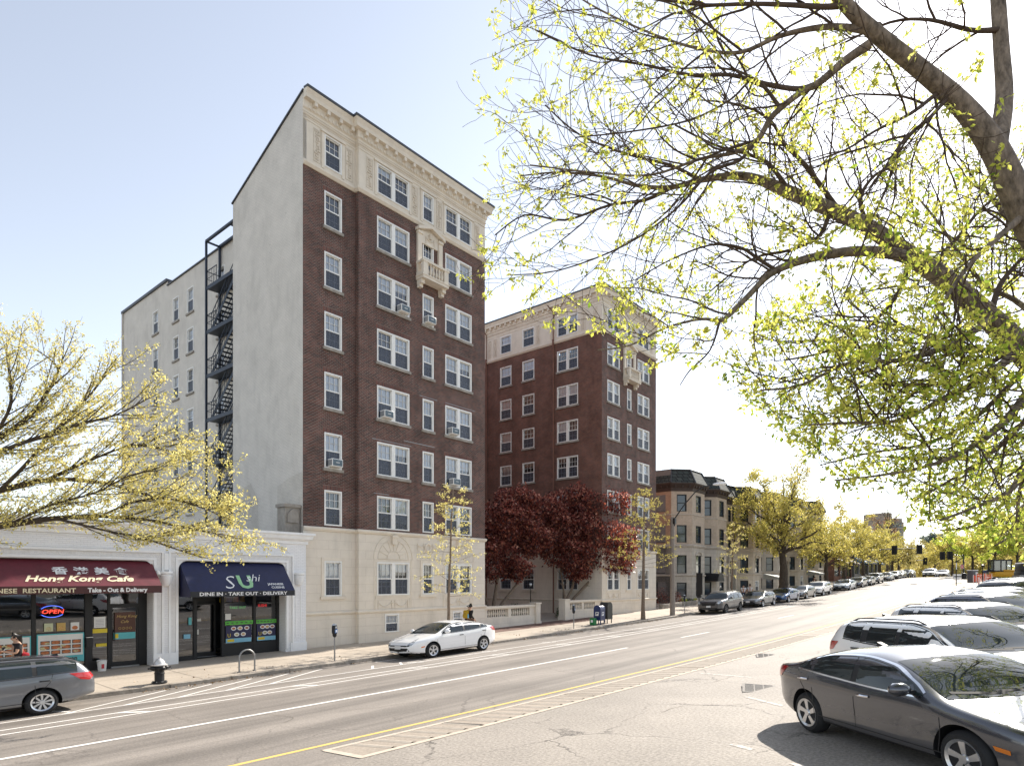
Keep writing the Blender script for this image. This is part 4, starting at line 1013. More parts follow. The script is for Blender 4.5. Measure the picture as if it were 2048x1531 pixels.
# awnings
def awning(a, b, zt, zf, zv, df, m, mval, label, lite, ends=True):
    mb = MB(); dt = D+.1; mb.m = 0
    n = 14
    for i in range(n):
        x0, x1 = a+(b-a)*i/n, a+(b-a)*(i+1)/n
        mb.face([(x0, dt, zt), (x1, dt, zt), (x1, df, zf), (x0, df, zf)])
    for x in (a, b): mb.face([(x, dt, zt), (x, df, zf), (x, df, zv), (x, dt, zv)])
    mb.m = 1; mb.face([(a, df, zf), (b, df, zf), (b, df, zv), (a, df, zv)]); 
    o = Sh.part(mb, 'awning', [m, mval], fixn=False); o['label'] = label
    th = math.atan2(zt-zf, dt-df)
    def slope(s, fr):      # text plane on the slope: fr 0 = lower edge, 1 = top
        d = df+(dt-df)*fr; z = zf+(zt-zf)*fr
        nrm = Vector((0, -math.sin(th), math.cos(th))); p = Vector((s-Sh.o[0], d-Sh.o[1], z-Sh.o[2]))+nrm*.012
        return Matrix.Translation(p) @ Matrix.Rotation(th, 4, 'X')
    def val(s, z): return Matrix.Translation((s-Sh.o[0], df-Sh.o[1]-.01, z-Sh.o[2])) @ Matrix.Rotation(R(90), 4, 'X')
    return o, slope, val
fab = lambda n, c: mat(n, c, rough=.55, var=.18, vscale=5, spec=.5, stain=.35)
M['aw_red'] = fab('maroon_canvas', (.11, .012, .022)); M['aw_red2'] = fab('dark_maroon_canvas', (.06, .014, .014)); M['aw_navy'] = fab('navy_canvas', (.01, .014, .06)); M['aw_navy2'] = fab('black_canvas', (.012, .013, .018))
M['sign_white'] = mat('sign_white', (.78, .78, .78), rough=.5, var=.04); M['sign_cream'] = mat('sign_cream', (.74, .66, .46), rough=.5, var=.06); M['sign_green'] = mat('sign_green', (.3, .55, .3), rough=.5, var=.05)
aw, sl, vl = awning(-4.0, 9.6, 4.27, 3.36, 3.1, 25.0, M['aw_red'], M['aw_red2'], 'maroon shop awning with Chinese characters and white lettering', None)
lettering('香港美食', .46, M['sign_white'], aw, sl(6.35, .42), bold=.006, spacing=.94, sx=1.25) if False else None
x = 6.33
for ch in '香港美食':
    lettering(ch, .40, M['sign_white'], aw, sl(x, .46), bold=.008, sx=1.15); x += .62
lettering('Hong Kong Cafe', .4, M['sign_cream'], aw, sl(5.5, .17), shear=.35, bold=.012, sx=1.18)
lettering('CHINESE  RESTAURANT', .2, M['sign_cream'], aw, vl(4.35, 3.15), bold=.004, sx=1.18)
lettering('Take - Out & Delivery', .205, M['sign_white'], aw, vl(7.22, 3.15), bold=.007, sx=1.0)
aw, sl, vl = awning(10.62, 15.04, 4.28, 3.12, 2.9, 25.0, M['aw_navy'], M['aw_navy2'], 'navy shop awning with a big green letter U and white script', None)
lettering('S', 1.0, M['sign_white'], aw, sl(11.98, .08), shear=.3, bold=-.014)
lettering('U', .95, M['sign_green'], aw, sl(12.62, .1) @ Matrix.Translation((0, 0, .004)), bold=.03)
lettering('shi', .56, M['sign_white'], aw, sl(12.98, .33) @ Matrix.Translation((0, 0, .012)), shear=.45, bold=-.004)
lettering('JAPANESE', .15, M['sign_white'], aw, sl(13.9, .2), bold=.003, sx=1.1); lettering('CUISINE', .15, M['sign_white'], aw, sl(14.0, .08), bold=.003, sx=1.1)
lettering('DINE IN · TAKE OUT · DELIVERY', .19, M['sign_white'], aw, vl(10.95, 2.95), bold=.004, sx=1.36)
# camera and lamp on the pier
mb = MB(smooth=True); mb.lathe([(.06, 0), (.1, .03), (.1, .1), (.05, .18), (.01, .2)], 12, (9.72, 25.72, 3.75)); o = Sh.part(mb, 'flood_lamp', M['white'])
# ---- things fixed to or shown in the windows
def panel(name, s0, s1, z0, z1, d, m, label, cat, group=None):
    r = empty(name, W((s0+s1)/2, -d, z0), ROT, label, cat, group); o = ((s0+s1)/2, d, z0)
    mb = MB(); mb.box(s0, s1, d-.006, d+.006, z0, z1); mb.build('sheet', m, r, origin=o)
    return r, o
teal = mat('teal_print', (.1, .42, .45), rough=.4, var=.08); paper = mat('paper_print', (.68, .67, .64), rough=.5, var=.05); navyp = mat('navy_print', (.02, .02, .07), rough=.4, var=.1); grn = mat('green_print', (.09, .42, .05), rough=.4, var=.1); brn = mat('brown_print', (.08, .03, .018), rough=.4, var=.15); yelp = mat('yellow_print', (.65, .5, .03), rough=.4, var=.08); gold = mat('gold_print', (.5, .33, .1), rough=.4, var=.1); skyp = mat('sky_print', (.2, .45, .6), rough=.4, var=.08); darkp = mat('dark_print', (.06, .05, .05), rough=.5, var=.3)
foods = [mat('dish_print', c, rough=.5, var=.6, vscale=28) for c in ((.42, .14, .05), (.5, .3, .1), (.3, .11, .06), (.45, .4, .22), (.55, .36, .2))]
fr_ = random.Random(9)
def quad(r, o, name, s0, s1, z0, z1, d, m): mb = MB(); mb.face([(s0, d, z0), (s1, d, z0), (s1, d, z1), (s0, d, z1)]); return mb.build(name, m, r, origin=o, fixn=False)
def disc(mb, s, z, rx, rz_, d, n=14): mb.face([(s+rx*math.cos(2*math.pi*i/n), d, z+rz_*math.sin(2*math.pi*i/n)) for i in range(n)])
def TM(o, s, z, d): return Matrix.Translation((s-o[0], d-o[1], z-o[2])) @ Matrix.Rotation(R(90), 4, 'X')
def menu_board(s0, s1, z0, z1, label, words):
    d = G-.06; r, o = panel('menu_poster', s0, s1, z0, z1, d, teal, label, 'menu poster')
    quad(r, o, 'menu_field', s0+.04, s1-.04, z0+.24, z1-.04, d-.009, paper)
    w = s1-s0-.16; h = z1-z0-.52
    mb = MB(); mb2 = MB()
    for i in range(4):
        for k in range(3):
            x0 = s0+.08+w*i/4; q0 = z0+.3+h*k/3
            mb2.face([(x0+.02, d-.011, q0+.02), (x0+w/4-.02, d-.011, q0+.02), (x0+w/4-.02, d-.011, q0+h/3-.02), (x0+.02, d-.011, q0+h/3-.02)])
            disc(mb, x0+w/8, q0+h/6, w/10, h/8.5, d-.013); mb.m = 0
    mb2.build('photo_ground', darkp, r, origin=o, fixn=False); mb.build('dish_photo', [foods[0]], r, origin=o, fixn=False)
    mb = MB()
    for i in range(6): disc(mb, s0+.08+w*(fr_.random()*.9+.05), z0+.3+h*(fr_.random()*.8+.1), w/16, h/16, d-.015)
    mb.build('dish_photo', foods[3], r, origin=o, fixn=False)
    lettering('MENU', .07, darkp, r, TM(o, s0+.5*(s1-s0)-.12, z1-.13, d-.012)) if False else None
    if words: lettering(words, .2, darkp, r, TM(o, s1-.66, z0+.07, d-.012), bold=.006, depth=.002); lettering('Delivery', .06, darkp, r, TM(o, s1-.32, z0+.02, d-.012), shear=.2, depth=.002)
menu_board(6.12, 7.52, .66, 1.69, 'teal bordered poster of dish photographs in the window left of the black door', 'ntuan')
menu_board(4.5, 5.96, .62, 1.66, 'teal bordered dish poster partly behind the woman, left of the other one', None)
for i, (s, w) in enumerate(((6.46, 'pale green'), (6.83, 'tan'), (7.24, 'white and red'))):
    d = G-.05; r, o = panel('flyer', s-.13, s+.13, 1.78, 2.06, d, [yelp, gold, paper][i] if i else mat('pale_green_print', (.5, .52, .34), rough=.5, var=.1), w+' food flyer taped to the window above the dish poster', 'flyer', 'small food flyers in the window')
    mb = MB(); disc(mb, s, 1.87, .09, .07, d-.009); mb.build('dish_photo', foods[[3, 1, 0][i]], r, origin=o, fixn=False)
# neon sign
r = empty('open_sign', W(6.56, -(G-.08), 2.45), ROT, 'red and blue neon OPEN sign in the window under the maroon awning', 'neon sign'); o = (6.56, G-.08, 2.45)
lettering('OPEN', .2, emit_mat('neon_red', (1, .08, .05), 2.2), r, TM(o, 6.24, 2.4, G-.1), shear=.15, bold=.001, sx=1.25)
mb = MB(); 
for a0, a1 in ((.5, 2.64), (3.7, 5.72)): mb.tube([(6.56+.36*math.cos(t), G-.09, 2.47+.2*math.sin(t)) for t in [a0+(a1-a0)*i/12 for i in range(13)]], .011, 5)
mb.build('tube_ring', emit_mat('neon_blue', (.12, .2, 1), 1.8), r, origin=o)
r, o = panel('door_sign', 8.5, 9.2, 1.62, 2.36, G-.06, brn, 'brown restaurant sign with gold script on the glass door', 'sign')
lettering('Hong Kong', .15, gold, r, TM(o, 8.55, 2.16, G-.075), shear=.35, depth=.003); lettering('Cafe', .15, gold, r, TM(o, 8.68, 1.96, G-.075), shear=.35, depth=.003)
mb = MB()
for i in range(4): mb.tube([(8.67+.12*i+.04*math.cos(2*math.pi*k/10), G-.07, 1.76+.04*math.sin(2*math.pi*k/10)) for k in range(11)], .007, 4)
mb.build('emblem', gold, r, origin=o)
r, o = panel('delivery_sticker', 8.47, 9.2, 1.36, 1.6, G-.06, teal, 'teal delivery sticker under the brown door sign', 'sticker'); quad(r, o, 'badge', 8.5, 8.62, 1.4, 1.56, G-.07, yelp)
r, o = panel('notice', 7.83, 8.2, 1.82, 2.22, G-.05, paper, 'white notice sheet on the narrow pane left of the black door', 'notice')
mb = MB()
for i in range(5): mb.box(7.88, 8.15, G-.062, G-.058, 1.88+.055*i, 1.9+.055*i)
mb.build('print', mat('grey_print', (.4, .4, .42), var=.1), r, origin=o)
panel('yellow_sticker', 7.79, 8.26, 1.63, 1.78, G-.05, yelp, 'long yellow sticker below the white notice', 'sticker')
panel('yellow_sticker', 7.9, 8.24, 1.13, 1.24, G-.05, yelp, 'small yellow sticker low on the narrow pane', 'sticker')
r = empty('letterbox', W(7.66, -(G-.14), 1.15), ROT, 'small black box on the black post left of the glass door', 'mailbox'); mb = MB(); mb.box(-.1, .1, -.06, .06, 0, .34); mb.build('case', M['black'], r); mb = MB(); mb.box(-.1, .1, -.064, .02, .342, .36); mb.build('label_strip', M['sign_white'], r)
# sushi window things
def sushi_poster(s0, s1, label):
    d = G-.055; r, o = panel('food_poster', s0, s1, .9, 1.62, d, navyp, label, 'menu poster')
    quad(r, o, 'footer', s0, s1, .9, 1.08, d-.009, skyp); quad(r, o, 'footer_badge', s0+.06, s0+.36, .94, 1.05, d-.011, yelp)
    w = s1-s0
    for k, (x, z) in enumerate(((.3, 1.5), (.55, 1.5), (.82, 1.5), (.42, 1.24), (.68, 1.24))):
        mb = MB(); disc(mb, s0+w*x, z, .115, .085, d-.009); pl = mb.build('plate_photo', M['sign_white'], r, origin=o, fixn=False)
        mb = MB(); disc(mb, s0+w*x, z, .08, .05, d-.012); mb.build('dish_photo', foods[k], r, origin=o, fixn=False)
    lettering('U', .22, yelp, r, TM(o, s0+.06, 1.14, d-.012), depth=.002)
sushi_poster(12.68, 13.8, 'navy sushi poster in the left display window under the navy awning')
sushi_poster(14.06, 14.94, 'navy sushi poster in the right display window under the navy awning')
for (a, b, w) in ((12.66, 13.88, 'left'), (14.04, 14.98, 'right')):
    r, o = panel('green_strip', a, b, 1.66, 1.82, G-.05, grn, 'bright green patterned strip above the sushi poster in the %s window' % w, 'sticker')
    mb = MB()
    for i in range(6): disc(mb, a+(b-a)*(i+.5)/6, 1.74, .06, .022, G-.06)
    mb.build('pattern', darkp, r, origin=o, fixn=False)
r = empty('sushi_sign', W(14.45, -(G+.15), 2.35), ROT, 'small red lit sign in the right display window', 'neon sign'); mb = MB(); mb.box(-.26, .26, -.01, .02, -.01, .2); mb.build('backing', M['black'], r)
lettering('SUSHI', .17, MATS.get('nr') or emit_mat('neon_red2', (1, .06, .06), 2.0), r, Matrix.Translation((-.24, -.02, .03)) @ Matrix.Rotation(R(90), 4, 'X'), sx=.95)
r = empty('green_sign', W(13.35, -(G+.15), 2.3), ROT, 'green lit lettering sign in the left display window', 'neon sign'); lettering('TAKE OUT', .15, emit_mat('neon_green', (.1, .8, .15), .9), r, Matrix.Translation((-.42, -.02, .03)) @ Matrix.Rotation(R(90), 4, 'X')); mb = MB(); mb.box(-.45, .45, -.005, .015, 0, .18); mb.build('backing', M['black'], r)
for i, (s, c, w) in enumerate(((12.75, (.6, .45, .05), 'yellow'), (13.05, (.08, .1, .4), 'blue'), (13.35, (.55, .05, .03), 'red'), (13.62, (.6, .35, .03), 'orange'))):
    r = empty('pendant_lamp', W(s, -(G+.4), 2.62), ROT, '%s hanging lamp shade inside the navy awning restaurant' % w, 'lamp', 'coloured pendant lamps in the restaurant')
    mb = MB(smooth=True); mb.lathe([(.05, .3), (.1, .28), (.12, .02), (.1, 0)], 12); mb.build('shade', mat('shade_'+w, c, rough=.3, var=.1), r); mb = MB(); mb.tube([(0, 0, .3), (0, 0, .78)], .008, 5); mb.build('cord', M['black'], r)
r, o = panel('sticker', 12.66, 12.9, 2.0 -.12, 2.14, G-.05, paper, 'square white sheet low at the left edge of the left display window', 'sticker')
for (s, z, w, h, m, lb) in ((11.75, 1.85, .2, .1, paper, 'oval white sticker on the set back door'), (11.7, 1.3, .13, .22, paper, 'narrow white sticker low on the set back door'), (11.1, 1.2, .26, .18, skyp, 'pale blue sticker on the pane by the white pier'), (11.22, 1.75, .12, .3, teal, 'stack of small teal stickers on the pane by the white pier')):
    panel('sticker', s-w/2, s+w/2, z, z+h, (G+.4 if 'door' in lb else G-.05), m, lb, 'sticker')
# bucket
r = empty('bucket', W(7.98, -26.1, sw(7.98, -26.1)), ROT, 'white plastic bucket with red print beside the shop door', 'bucket')
mb = MB(smooth=True); mb.lathe([(.13, 0), (.155, .36), (.165, .36), (.165, .39), (.145, .39), (.13, .05), (.01, .04)], 18); mb.build('pail', M['white'], r)
mb = MB(smooth=True); mb.tube([(.16*math.cos(a), .16*math.sin(a)-.02, .3-.12*math.sin(a)) for a in [math.pi*i/10+math.pi for i in range(11)]], .006, 5); mb.build('handle', M['steel'], r)
mb = MB(); mb.box(-.06, .03, -.152, -.147, .1, .26); mb.build('print', M['plate_red'], r)
# ------------------------------------------------------------------------------------------------ bow fronted row houses up the street
def seg_P(p, q):
    p = Vector(p); q = Vector(q); u = (q-p).normalized(); n = Vector((-u.y, u.x))
    return lambda a, z, dep: (p.x+u.x*a+n.x*dep, p.y+u.y*a+n.y*dep, z)
def row_house(s0, s1, b0, b1, label, dz, side=False, tint='buff', entrance=None, canopy=None):
    df, dw, ch = 26.5, 28.0, 1.5
    B = Bld('row_house', s0, dw, 1.2+dz, label, 'house', 'bow fronted row houses')
    path = [(s0, dw)] if not side else [(s0, 44), (s0, df+ch)]
    if not side: path += [(b0-ch, df+ch)] if b0-ch > s0+.01 else []
    path += [(b0, df), (b1, df), (b1+ch, df+ch)]
    if s1 > b1+ch+.01: path += [(s1, dw)]
    zf = [(1.95+dz, 3.35+dz), (4.25+dz, 6.05+dz), (7.3+dz, 9.02+dz), (10.36+dz, 12.05+dz)]
    low, up = MB(), MB()
    for i in range(len(path)-1):
        p, q = path[i], path[i+1]; ln = (Vector(q)-Vector(p)).length; P = seg_P(p, q); rz = math.atan2(q[1]-p[1], q[0]-p[0])
        if ln > 10: cols = [(ln-4.6, 1.5), (ln-2.2, 1.6)]
        elif ln < 2.4: cols = [(ln/2-.5, 1.0)]
        elif ln < 3.6: cols = [(ln/2-.62, 1.24)]
        else: cols = [(ln*(k+.5)/3-.42, .84) for k in range(3)]
        op = []
        for a, w in cols:
            for fi, (q0, q1) in enumerate(zf): op.append((a, a+w, q0, q1))
        wall(low, 0, ln, .2+dz, 6.9+dz, op, P, reveal=.2); wall(up, 0, ln, 6.9+dz, 12.6+dz, op, P, reveal=.2)
        for a, w in cols:
            for fi, (q0, q1) in enumerate(zf):
                kind = 'white' if (fi == 0 and ln > 2.4 and canopy == 2) else 'dark'
                pt = P(a, q0, .03); window(B, pt, rz, w, q1-q0, kind, sill=False)
    B.part(low, 'limestone_wall', M['limestone'], fixn=False); B.part(up, 'brick_wall', M[tint], fixn=False)
    if side:
        mb = MB(); P = seg_P(path[0], path[1]); ln = 44-28.0
        f = MB(); wall(f, 0, ln, 6.9+dz, 12.6+dz, [(ln-4.6, ln-3.1, *zf[2]), (ln-4.6, ln-3.1, *zf[3]), (ln-2.2, ln-.6, *zf[2]), (ln-2.2, ln-.6, *zf[3])], lambda a, z, d: (P(a, z, d)[0]-.004, P(a, z, d)[1], z)); B.part(f, 'side_wall', M['orange_brick'], fixn=False)
        mb = MB(); c = 30.6; mb.m = 0
        pts = [(s0-.02, c+1.15, 1.2+dz), (s0-.02, c-1.15, 1.2+dz)]+[(s0-.02, c-1.15*math.cos(t), 3.2+dz+.8*math.sin(t)) for t in [math.pi*i/12 for i in range(13)]]
        mb.face(pts); B.part(mb, 'door', M['dark_frame'], fixn=False)
    mb = MB()
    belt(mb, path, 6.82+dz, .3, .16); belt(mb, path, 3.95+dz, .2, .12); belt(mb, path, .9+dz, .25, .1); belt(mb, path, 10.0+dz, .1, .05)
    for i in range(len(path)-1):        # arched hoods over the first floor
        p, q = path[i], path[i+1]; ln = (Vector(q)-Vector(p)).length; P = seg_P(p, q)
        if 2.4 < ln < 3.6: mb.tube([P(ln/2+.72*math.cos(t), 6.0+dz+.42*math.sin(t), -.02) for t in [math.pi*k/10 for k in range(11)]], .09, 5); mb.box(0, 0, 0, 0, 0, 0) if False else None
    B.part(mb, 'string_course', M['limestone'])
    mb = MB(); cornice(mb, path, 13.1+dz, [(0, -.75), (.06, -.72), (.1, -.45), (.3, -.2), (.42, -.06), (.44, .05), (.3, .06)])
    bk = []
    for i in range(len(path)-1): bracket_course(mb, path[i], path[i+1], 12.72+dz, .26, .12, .2, .6, d=.08)
    B.part(mb, 'eaves', M['brown'])
    mb = MB(); cornice(mb, path, 13.1+dz, [(.43, .05), (-.3, 1.42)], cap=False); rf = B.part(mb, 'roof', M['slate'])
    mb = MB(); cornice(mb, path, 13.1+dz, [(-.26, 1.38), (-.22, 1.46), (-.34, 1.52), (-1.2, 1.5)], cap=False)
    for i in range(1, len(path)-1):
        pv = Vector(path[i]); dirs = [(pv-Vector(path[i-1])).normalized(), (Vector(path[i+1])-pv).normalized()]
        m = sum([Vector((d.y, -d.x)) for d in dirs], Vector((0, 0))).normalized(); k = 1/m.dot(Vector((dirs[0].y, -dirs[0].x)))
        a = pv+m*.44*k; b = pv-m*.28*k; mb.bar((a.x, a.y, 13.16+dz), (b.x, b.y, 14.56+dz), .12)
    mb.build('ridge_trim', M['roof_edge'], rf, origin=B.o)
    mb = MB(); mb.face([(s0, dw, 14.5+dz), (s1, dw, 14.5+dz), (s1, 44, 14.5+dz), (s0, 44, 14.5+dz)])
    for x in (s0, s1): mb.face([(x, dw, .2+dz), (x, 44, .2+dz), (x, 44, 14.5+dz), (x, dw, 14.5+dz)])
    B.part(mb, 'back_wall', M['roof'], fixn=False)
    if entrance:
        mb = MB(); a, b = entrance
        for x in (a, b-.35): mb.box(x, x+.35, dw-1.0, dw-.65, 2.6+dz, 5.7+dz); mb.box(x-.06, x+.41, dw-1.06, dw-.0, 1.6+dz, 2.6+dz)
        mb.box(a-.15, b+.15, dw-1.12, dw, 5.7+dz, 6.15+dz); mb.box(a-.05, b+.05, dw-1.02, dw, 6.15+dz, 6.5+dz)
        for k in range(5): mb.box(a+.4, b-.4, dw-.9-.3*(5-k), dw-.9-.3*(4-k), 1.0+dz, 1.35+.26*k+dz)
        B.part(mb, 'porch', M['limestone'])
        mb = MB(); mb.box(a+.45, b-.45, dw-.03, dw+.02, 2.7+dz, 5.5+dz); B.part(mb, 'door', M['dark_frame'])
    if canopy == 1:
        mb = MB(smooth=True); c = b0-ch/2; n = 10
        for i in range(n):
            t0, t1 = math.pi*i/n, math.pi*(i+1)/n
            f = lambda t, d: (c-.2+.85*math.cos(t), d, 3.4+dz+.85*math.sin(t))
            mb.face([f(t0, 25.6), f(t1, 25.6), f(t1, 27.5), f(t0, 27.5)])
        mb.face([(c-.2+.85*math.cos(math.pi*i/n), 25.6, 3.4+dz+.85*math.sin(math.pi*i/n)) for i in range(n+1)])
        o = B.part(mb, 'door_canopy', M['black'], fixn=False)
    if canopy == 2:
        mb = MB(); mb.prism([(26.4, 4.2+dz), (24.6, 3.75+dz), (24.6, 3.5+dz), (26.4, 3.5+dz)], b1+.4, b1+3.4, 'x'); B.part(mb, 'door_canopy', mat('grey_canvas', (.3, .31, .3), rough=.7))
    return B
dzs = lambda s: prof(s)-prof(60)
row_house(57.8, 63.4, 59.3, 62.3, 'row house with orange brick side wall, nearest the second brick building', 0, side=True)
row_house(63.4, 73.6, 65.4, 68.2, 'row house with a dark rounded door canopy, second from the orange side wall', .05, entrance=(70.2, 72.6), canopy=1)
row_house(73.6, 83.4, 76.4, 79.4, 'tan row house partly behind the big yellow tree, with low flat canopy', .2, canopy=2)
row_house(83.4, 93, 85.6, 88.4, 'row house seen under the big yellow tree, beyond the flat canopy house', dzs(84)*.7, entrance=(90.2, 92.4))
row_house(93, 103, 95, 98, 'pale row house beyond the big yellow tree behind the white suv', dzs(92)*.8, canopy=2)
row_house(103, 113, 105, 108, 'last row house up the street, mostly behind yellow trees', dzs(100)*.9, entrance=(110, 112))
# dark brick shop and grey shopfront row further up
def shop_row(s0, s1, h, m, label, awn):
    z = prof((s0+s1)/2); B = Bld('shop_building', s0, 27, z, label)
    n = max(2, int((s1-s0)/4)); ops = [(s0+(s1-s0)*i/n+.4, s0+(s1-s0)*(i+1)/n-.4, z+.8, z+3.2) for i in range(n)]
    mb = MB(); wall(mb, s0, s1, z-1, z+h, ops, FR(27)); q = [(27, z-1), (40, z-1), (40, z+h), (27, z+h)]
    for x in (s0, s1): mb.face([(x, a, b) for a, b in q], uv=q)
    mb.face([(s0, 27, z+h), (s1, 27, z+h), (s1, 40, z+h), (s0, 40, z+h)]); B.part(mb, 'wall', m, fixn=False)
    mb = MB(); mb.box(s0-.2, s1, 26.8, 27.1, z+h, z+h+.3); B.part(mb, 'cornice', M['brown'])
    for i, o in enumerate(ops):
        mb = MB(); mb.box(o[0], o[1], 27.15, 27.2, o[2], o[3]); B.part(mb, 'shop_window', M['bluegl'])
        if i % 2 == 0:
            mb = MB(); mb.prism([(27, z+3.9), (25.5, z+3.1), (25.5, z+2.8), (27, z+3.0)], o[0]-.2, o[1]+.2, 'x'); B.part(mb, 'awning', awn[i//2 % len(awn)])
    return B
shop_row(117, 130, 5.2, M['brick_red'], 'low dark red brick shop far up the left side of the street', [M['aw_red2']])
shop_row(132, 158, 5.2, mat('grey_render', (.2, .2, .21), rough=.8), 'grey shopfront row with blue awnings far up the street', [mat('blue_canvas', (.12, .25, .45), rough=.7), mat('pale_canvas', (.6, .62, .65), rough=.7)])
# apartment tower behind the trees
tw = at_Y(1792, 1160, 240); tz = 1.5
T = empty('apartment_tower', (tw.x, tw.y, tz), ROT+R(-32), 'grey brown apartment tower above the far trees', 'building')
tcol = mat('tower_concrete', (.3, .25, .22), rough=.85, var=.12, vscale=.5)
for (x0, x1, y0, y1, h) in ((-6.2, -2, 0, 9, 27.6), (-2, 4.5, 1.2, 9, 25.8), (4.5, 6.8, 2.4, 9, 24.6)):
    mb = MB(); mb.box(x0, x1, y0, y1, 0, h); mb.build('wall', tcol, T)
    for k in range(8):
        z = h-2.2-2.9*k
        mb = MB(); mb.box(x0+.4, x1-.4, y0-.05, y0+.1, z-1.2, z+.4); mb.build('window', M['bluegl'], T)
        mb = MB(); mb.box(x0-.1, x1+.1, y0-.5, y0, z-1.7, z-1.4); mb.build('balcony_slab', M['limestone'], T)
# ------------------------------------------------------------------------------------------------ courtyard balustrades and low wall
def balustrade(s0, s1, t, pier_at, groups, label):
    z = sw((s0+s1)/2, t); zt = z+1.33
    r = empty('balustrade', W((s0+s1)/2, t, z), ROT, label, 'balustrade', 'cream stone balustrades'); o = ((s0+s1)/2, -t, z); d = -t
    mb = MB(); mb.box(s0, s1, d-.17, d+.17, z-.3, z+.58); mb.box(s0-.0, s1+.0, d-.2, d+.2, z-.3, z+.12); mb.build('plinth', M['rustic'], r, origin=o)
    mb = MB(); mb.box(s0, s1, d-.22, d+.22, zt-.14, zt); mb.box(s0, s1, d-.15, d+.15, zt-.2, zt-.14); mb.box(s0, s1, d-.15, d+.15, z+.582, z+.64); mb.build('rail', M['cream'], r, origin=o)
    edges = [s0]+[x for g in groups for x in g]+[s1]
    mb = MB()
    for a, b in zip(edges[0::2], edges[1::2]): mb.box(a, b, d-.13, d+.13, z+.58, zt-.18)
    mb.build('rail_block', M['cream'], r, origin=o); mb = MB()
    for p in pier_at: mb.box(p-.24, p+.24, d-.28, d+.28, z-.2, zt+.02); mb.box(p-.29, p+.29, d-.33, d+.33, zt+.02, zt+.12); mb.box(p-.29, p+.29, d-.33, d+.33, z-.2, z+.2)
    mb.build('pier', M['cream'], r, origin=o)
    first = None
    for a, b in groups:
        n = int((b-a)/.2)
        for i in range(n):
            x = a+(b-a)*(i+.5)/n-o[0]
            if first is None:
                m2 = MB(smooth=True); m2.lathe([(.055, 0), (.055, .04), (.03, .08), (.07, .22), (.035, .4), (.03, .46), (.055, .5), (.055, .54)], 8); first = m2.build('baluster', M['cream'], r, loc=(x, 0, .62))
            else: share(first, 'baluster', r, (x, 0, .62))
balustrade(28.4, 33.9, -26.2, [33.65], [(28.7, 30.7), (31.0, 32.9)], 'cream stone balustrade with end pier joining the tall brick building, left of the courtyard gap')
balustrade(36.75, 41.7, -26.2, [37.0], [(37.6, 39.1), (39.4, 40.9)], 'cream stone balustrade behind the meter, right of the courtyard gap')
mb = MB(); 
for a, b in zip(frange(51.1, 63, 2)[:-1], frange(51.1, 63, 2)[1:]): mb.box(a, b-.01, 25.55, 25.95, prof(a)-.1, prof(a)+.62)
tag(mb.build('garden_wall', M['kerb'], None, W(51, -25.7, 0), ROT, origin=(51, 25.7, 0), bevel=.06), 'low rough granite garden wall behind the lamp post', 'wall')
# ------------------------------------------------------------------------------------------------ vehicles: x forward, y left, origin on the ground under the middle of the wheelbase
def interp(pts, x):
    if x <= pts[0][0]: return pts[0][1]
    if x >= pts[-1][0]: return pts[-1][1]
    for i in range(len(pts)-1):
        if pts[i][0] <= x <= pts[i+1][0]:
            h = pts[i+1][0]-pts[i][0]; u = (x-pts[i][0])/h
            def slope(k):
                if k == 0: return (pts[1][1]-pts[0][1])/(pts[1][0]-pts[0][0])
                if k == len(pts)-1: return (pts[-1][1]-pts[-2][1])/(pts[-1][0]-pts[-2][0])
                a = (pts[k][1]-pts[k-1][1])/(pts[k][0]-pts[k-1][0]); b = (pts[k+1][1]-pts[k][1])/(pts[k+1][0]-pts[k][0])
                return 0 if a*b <= 0 else 2*a*b/(a+b)
            m0, m1 = slope(i), slope(i+1)
            return (2*u**3-3*u**2+1)*pts[i][1]+(u**3-2*u**2+u)*h*m0+(-2*u**3+3*u**2)*pts[i+1][1]+(u**3-u**2)*h*m1
def sstep(a, b, x):
    x = max(0, min(1, (x-a)/(b-a))); return x*x*(3-2*x)
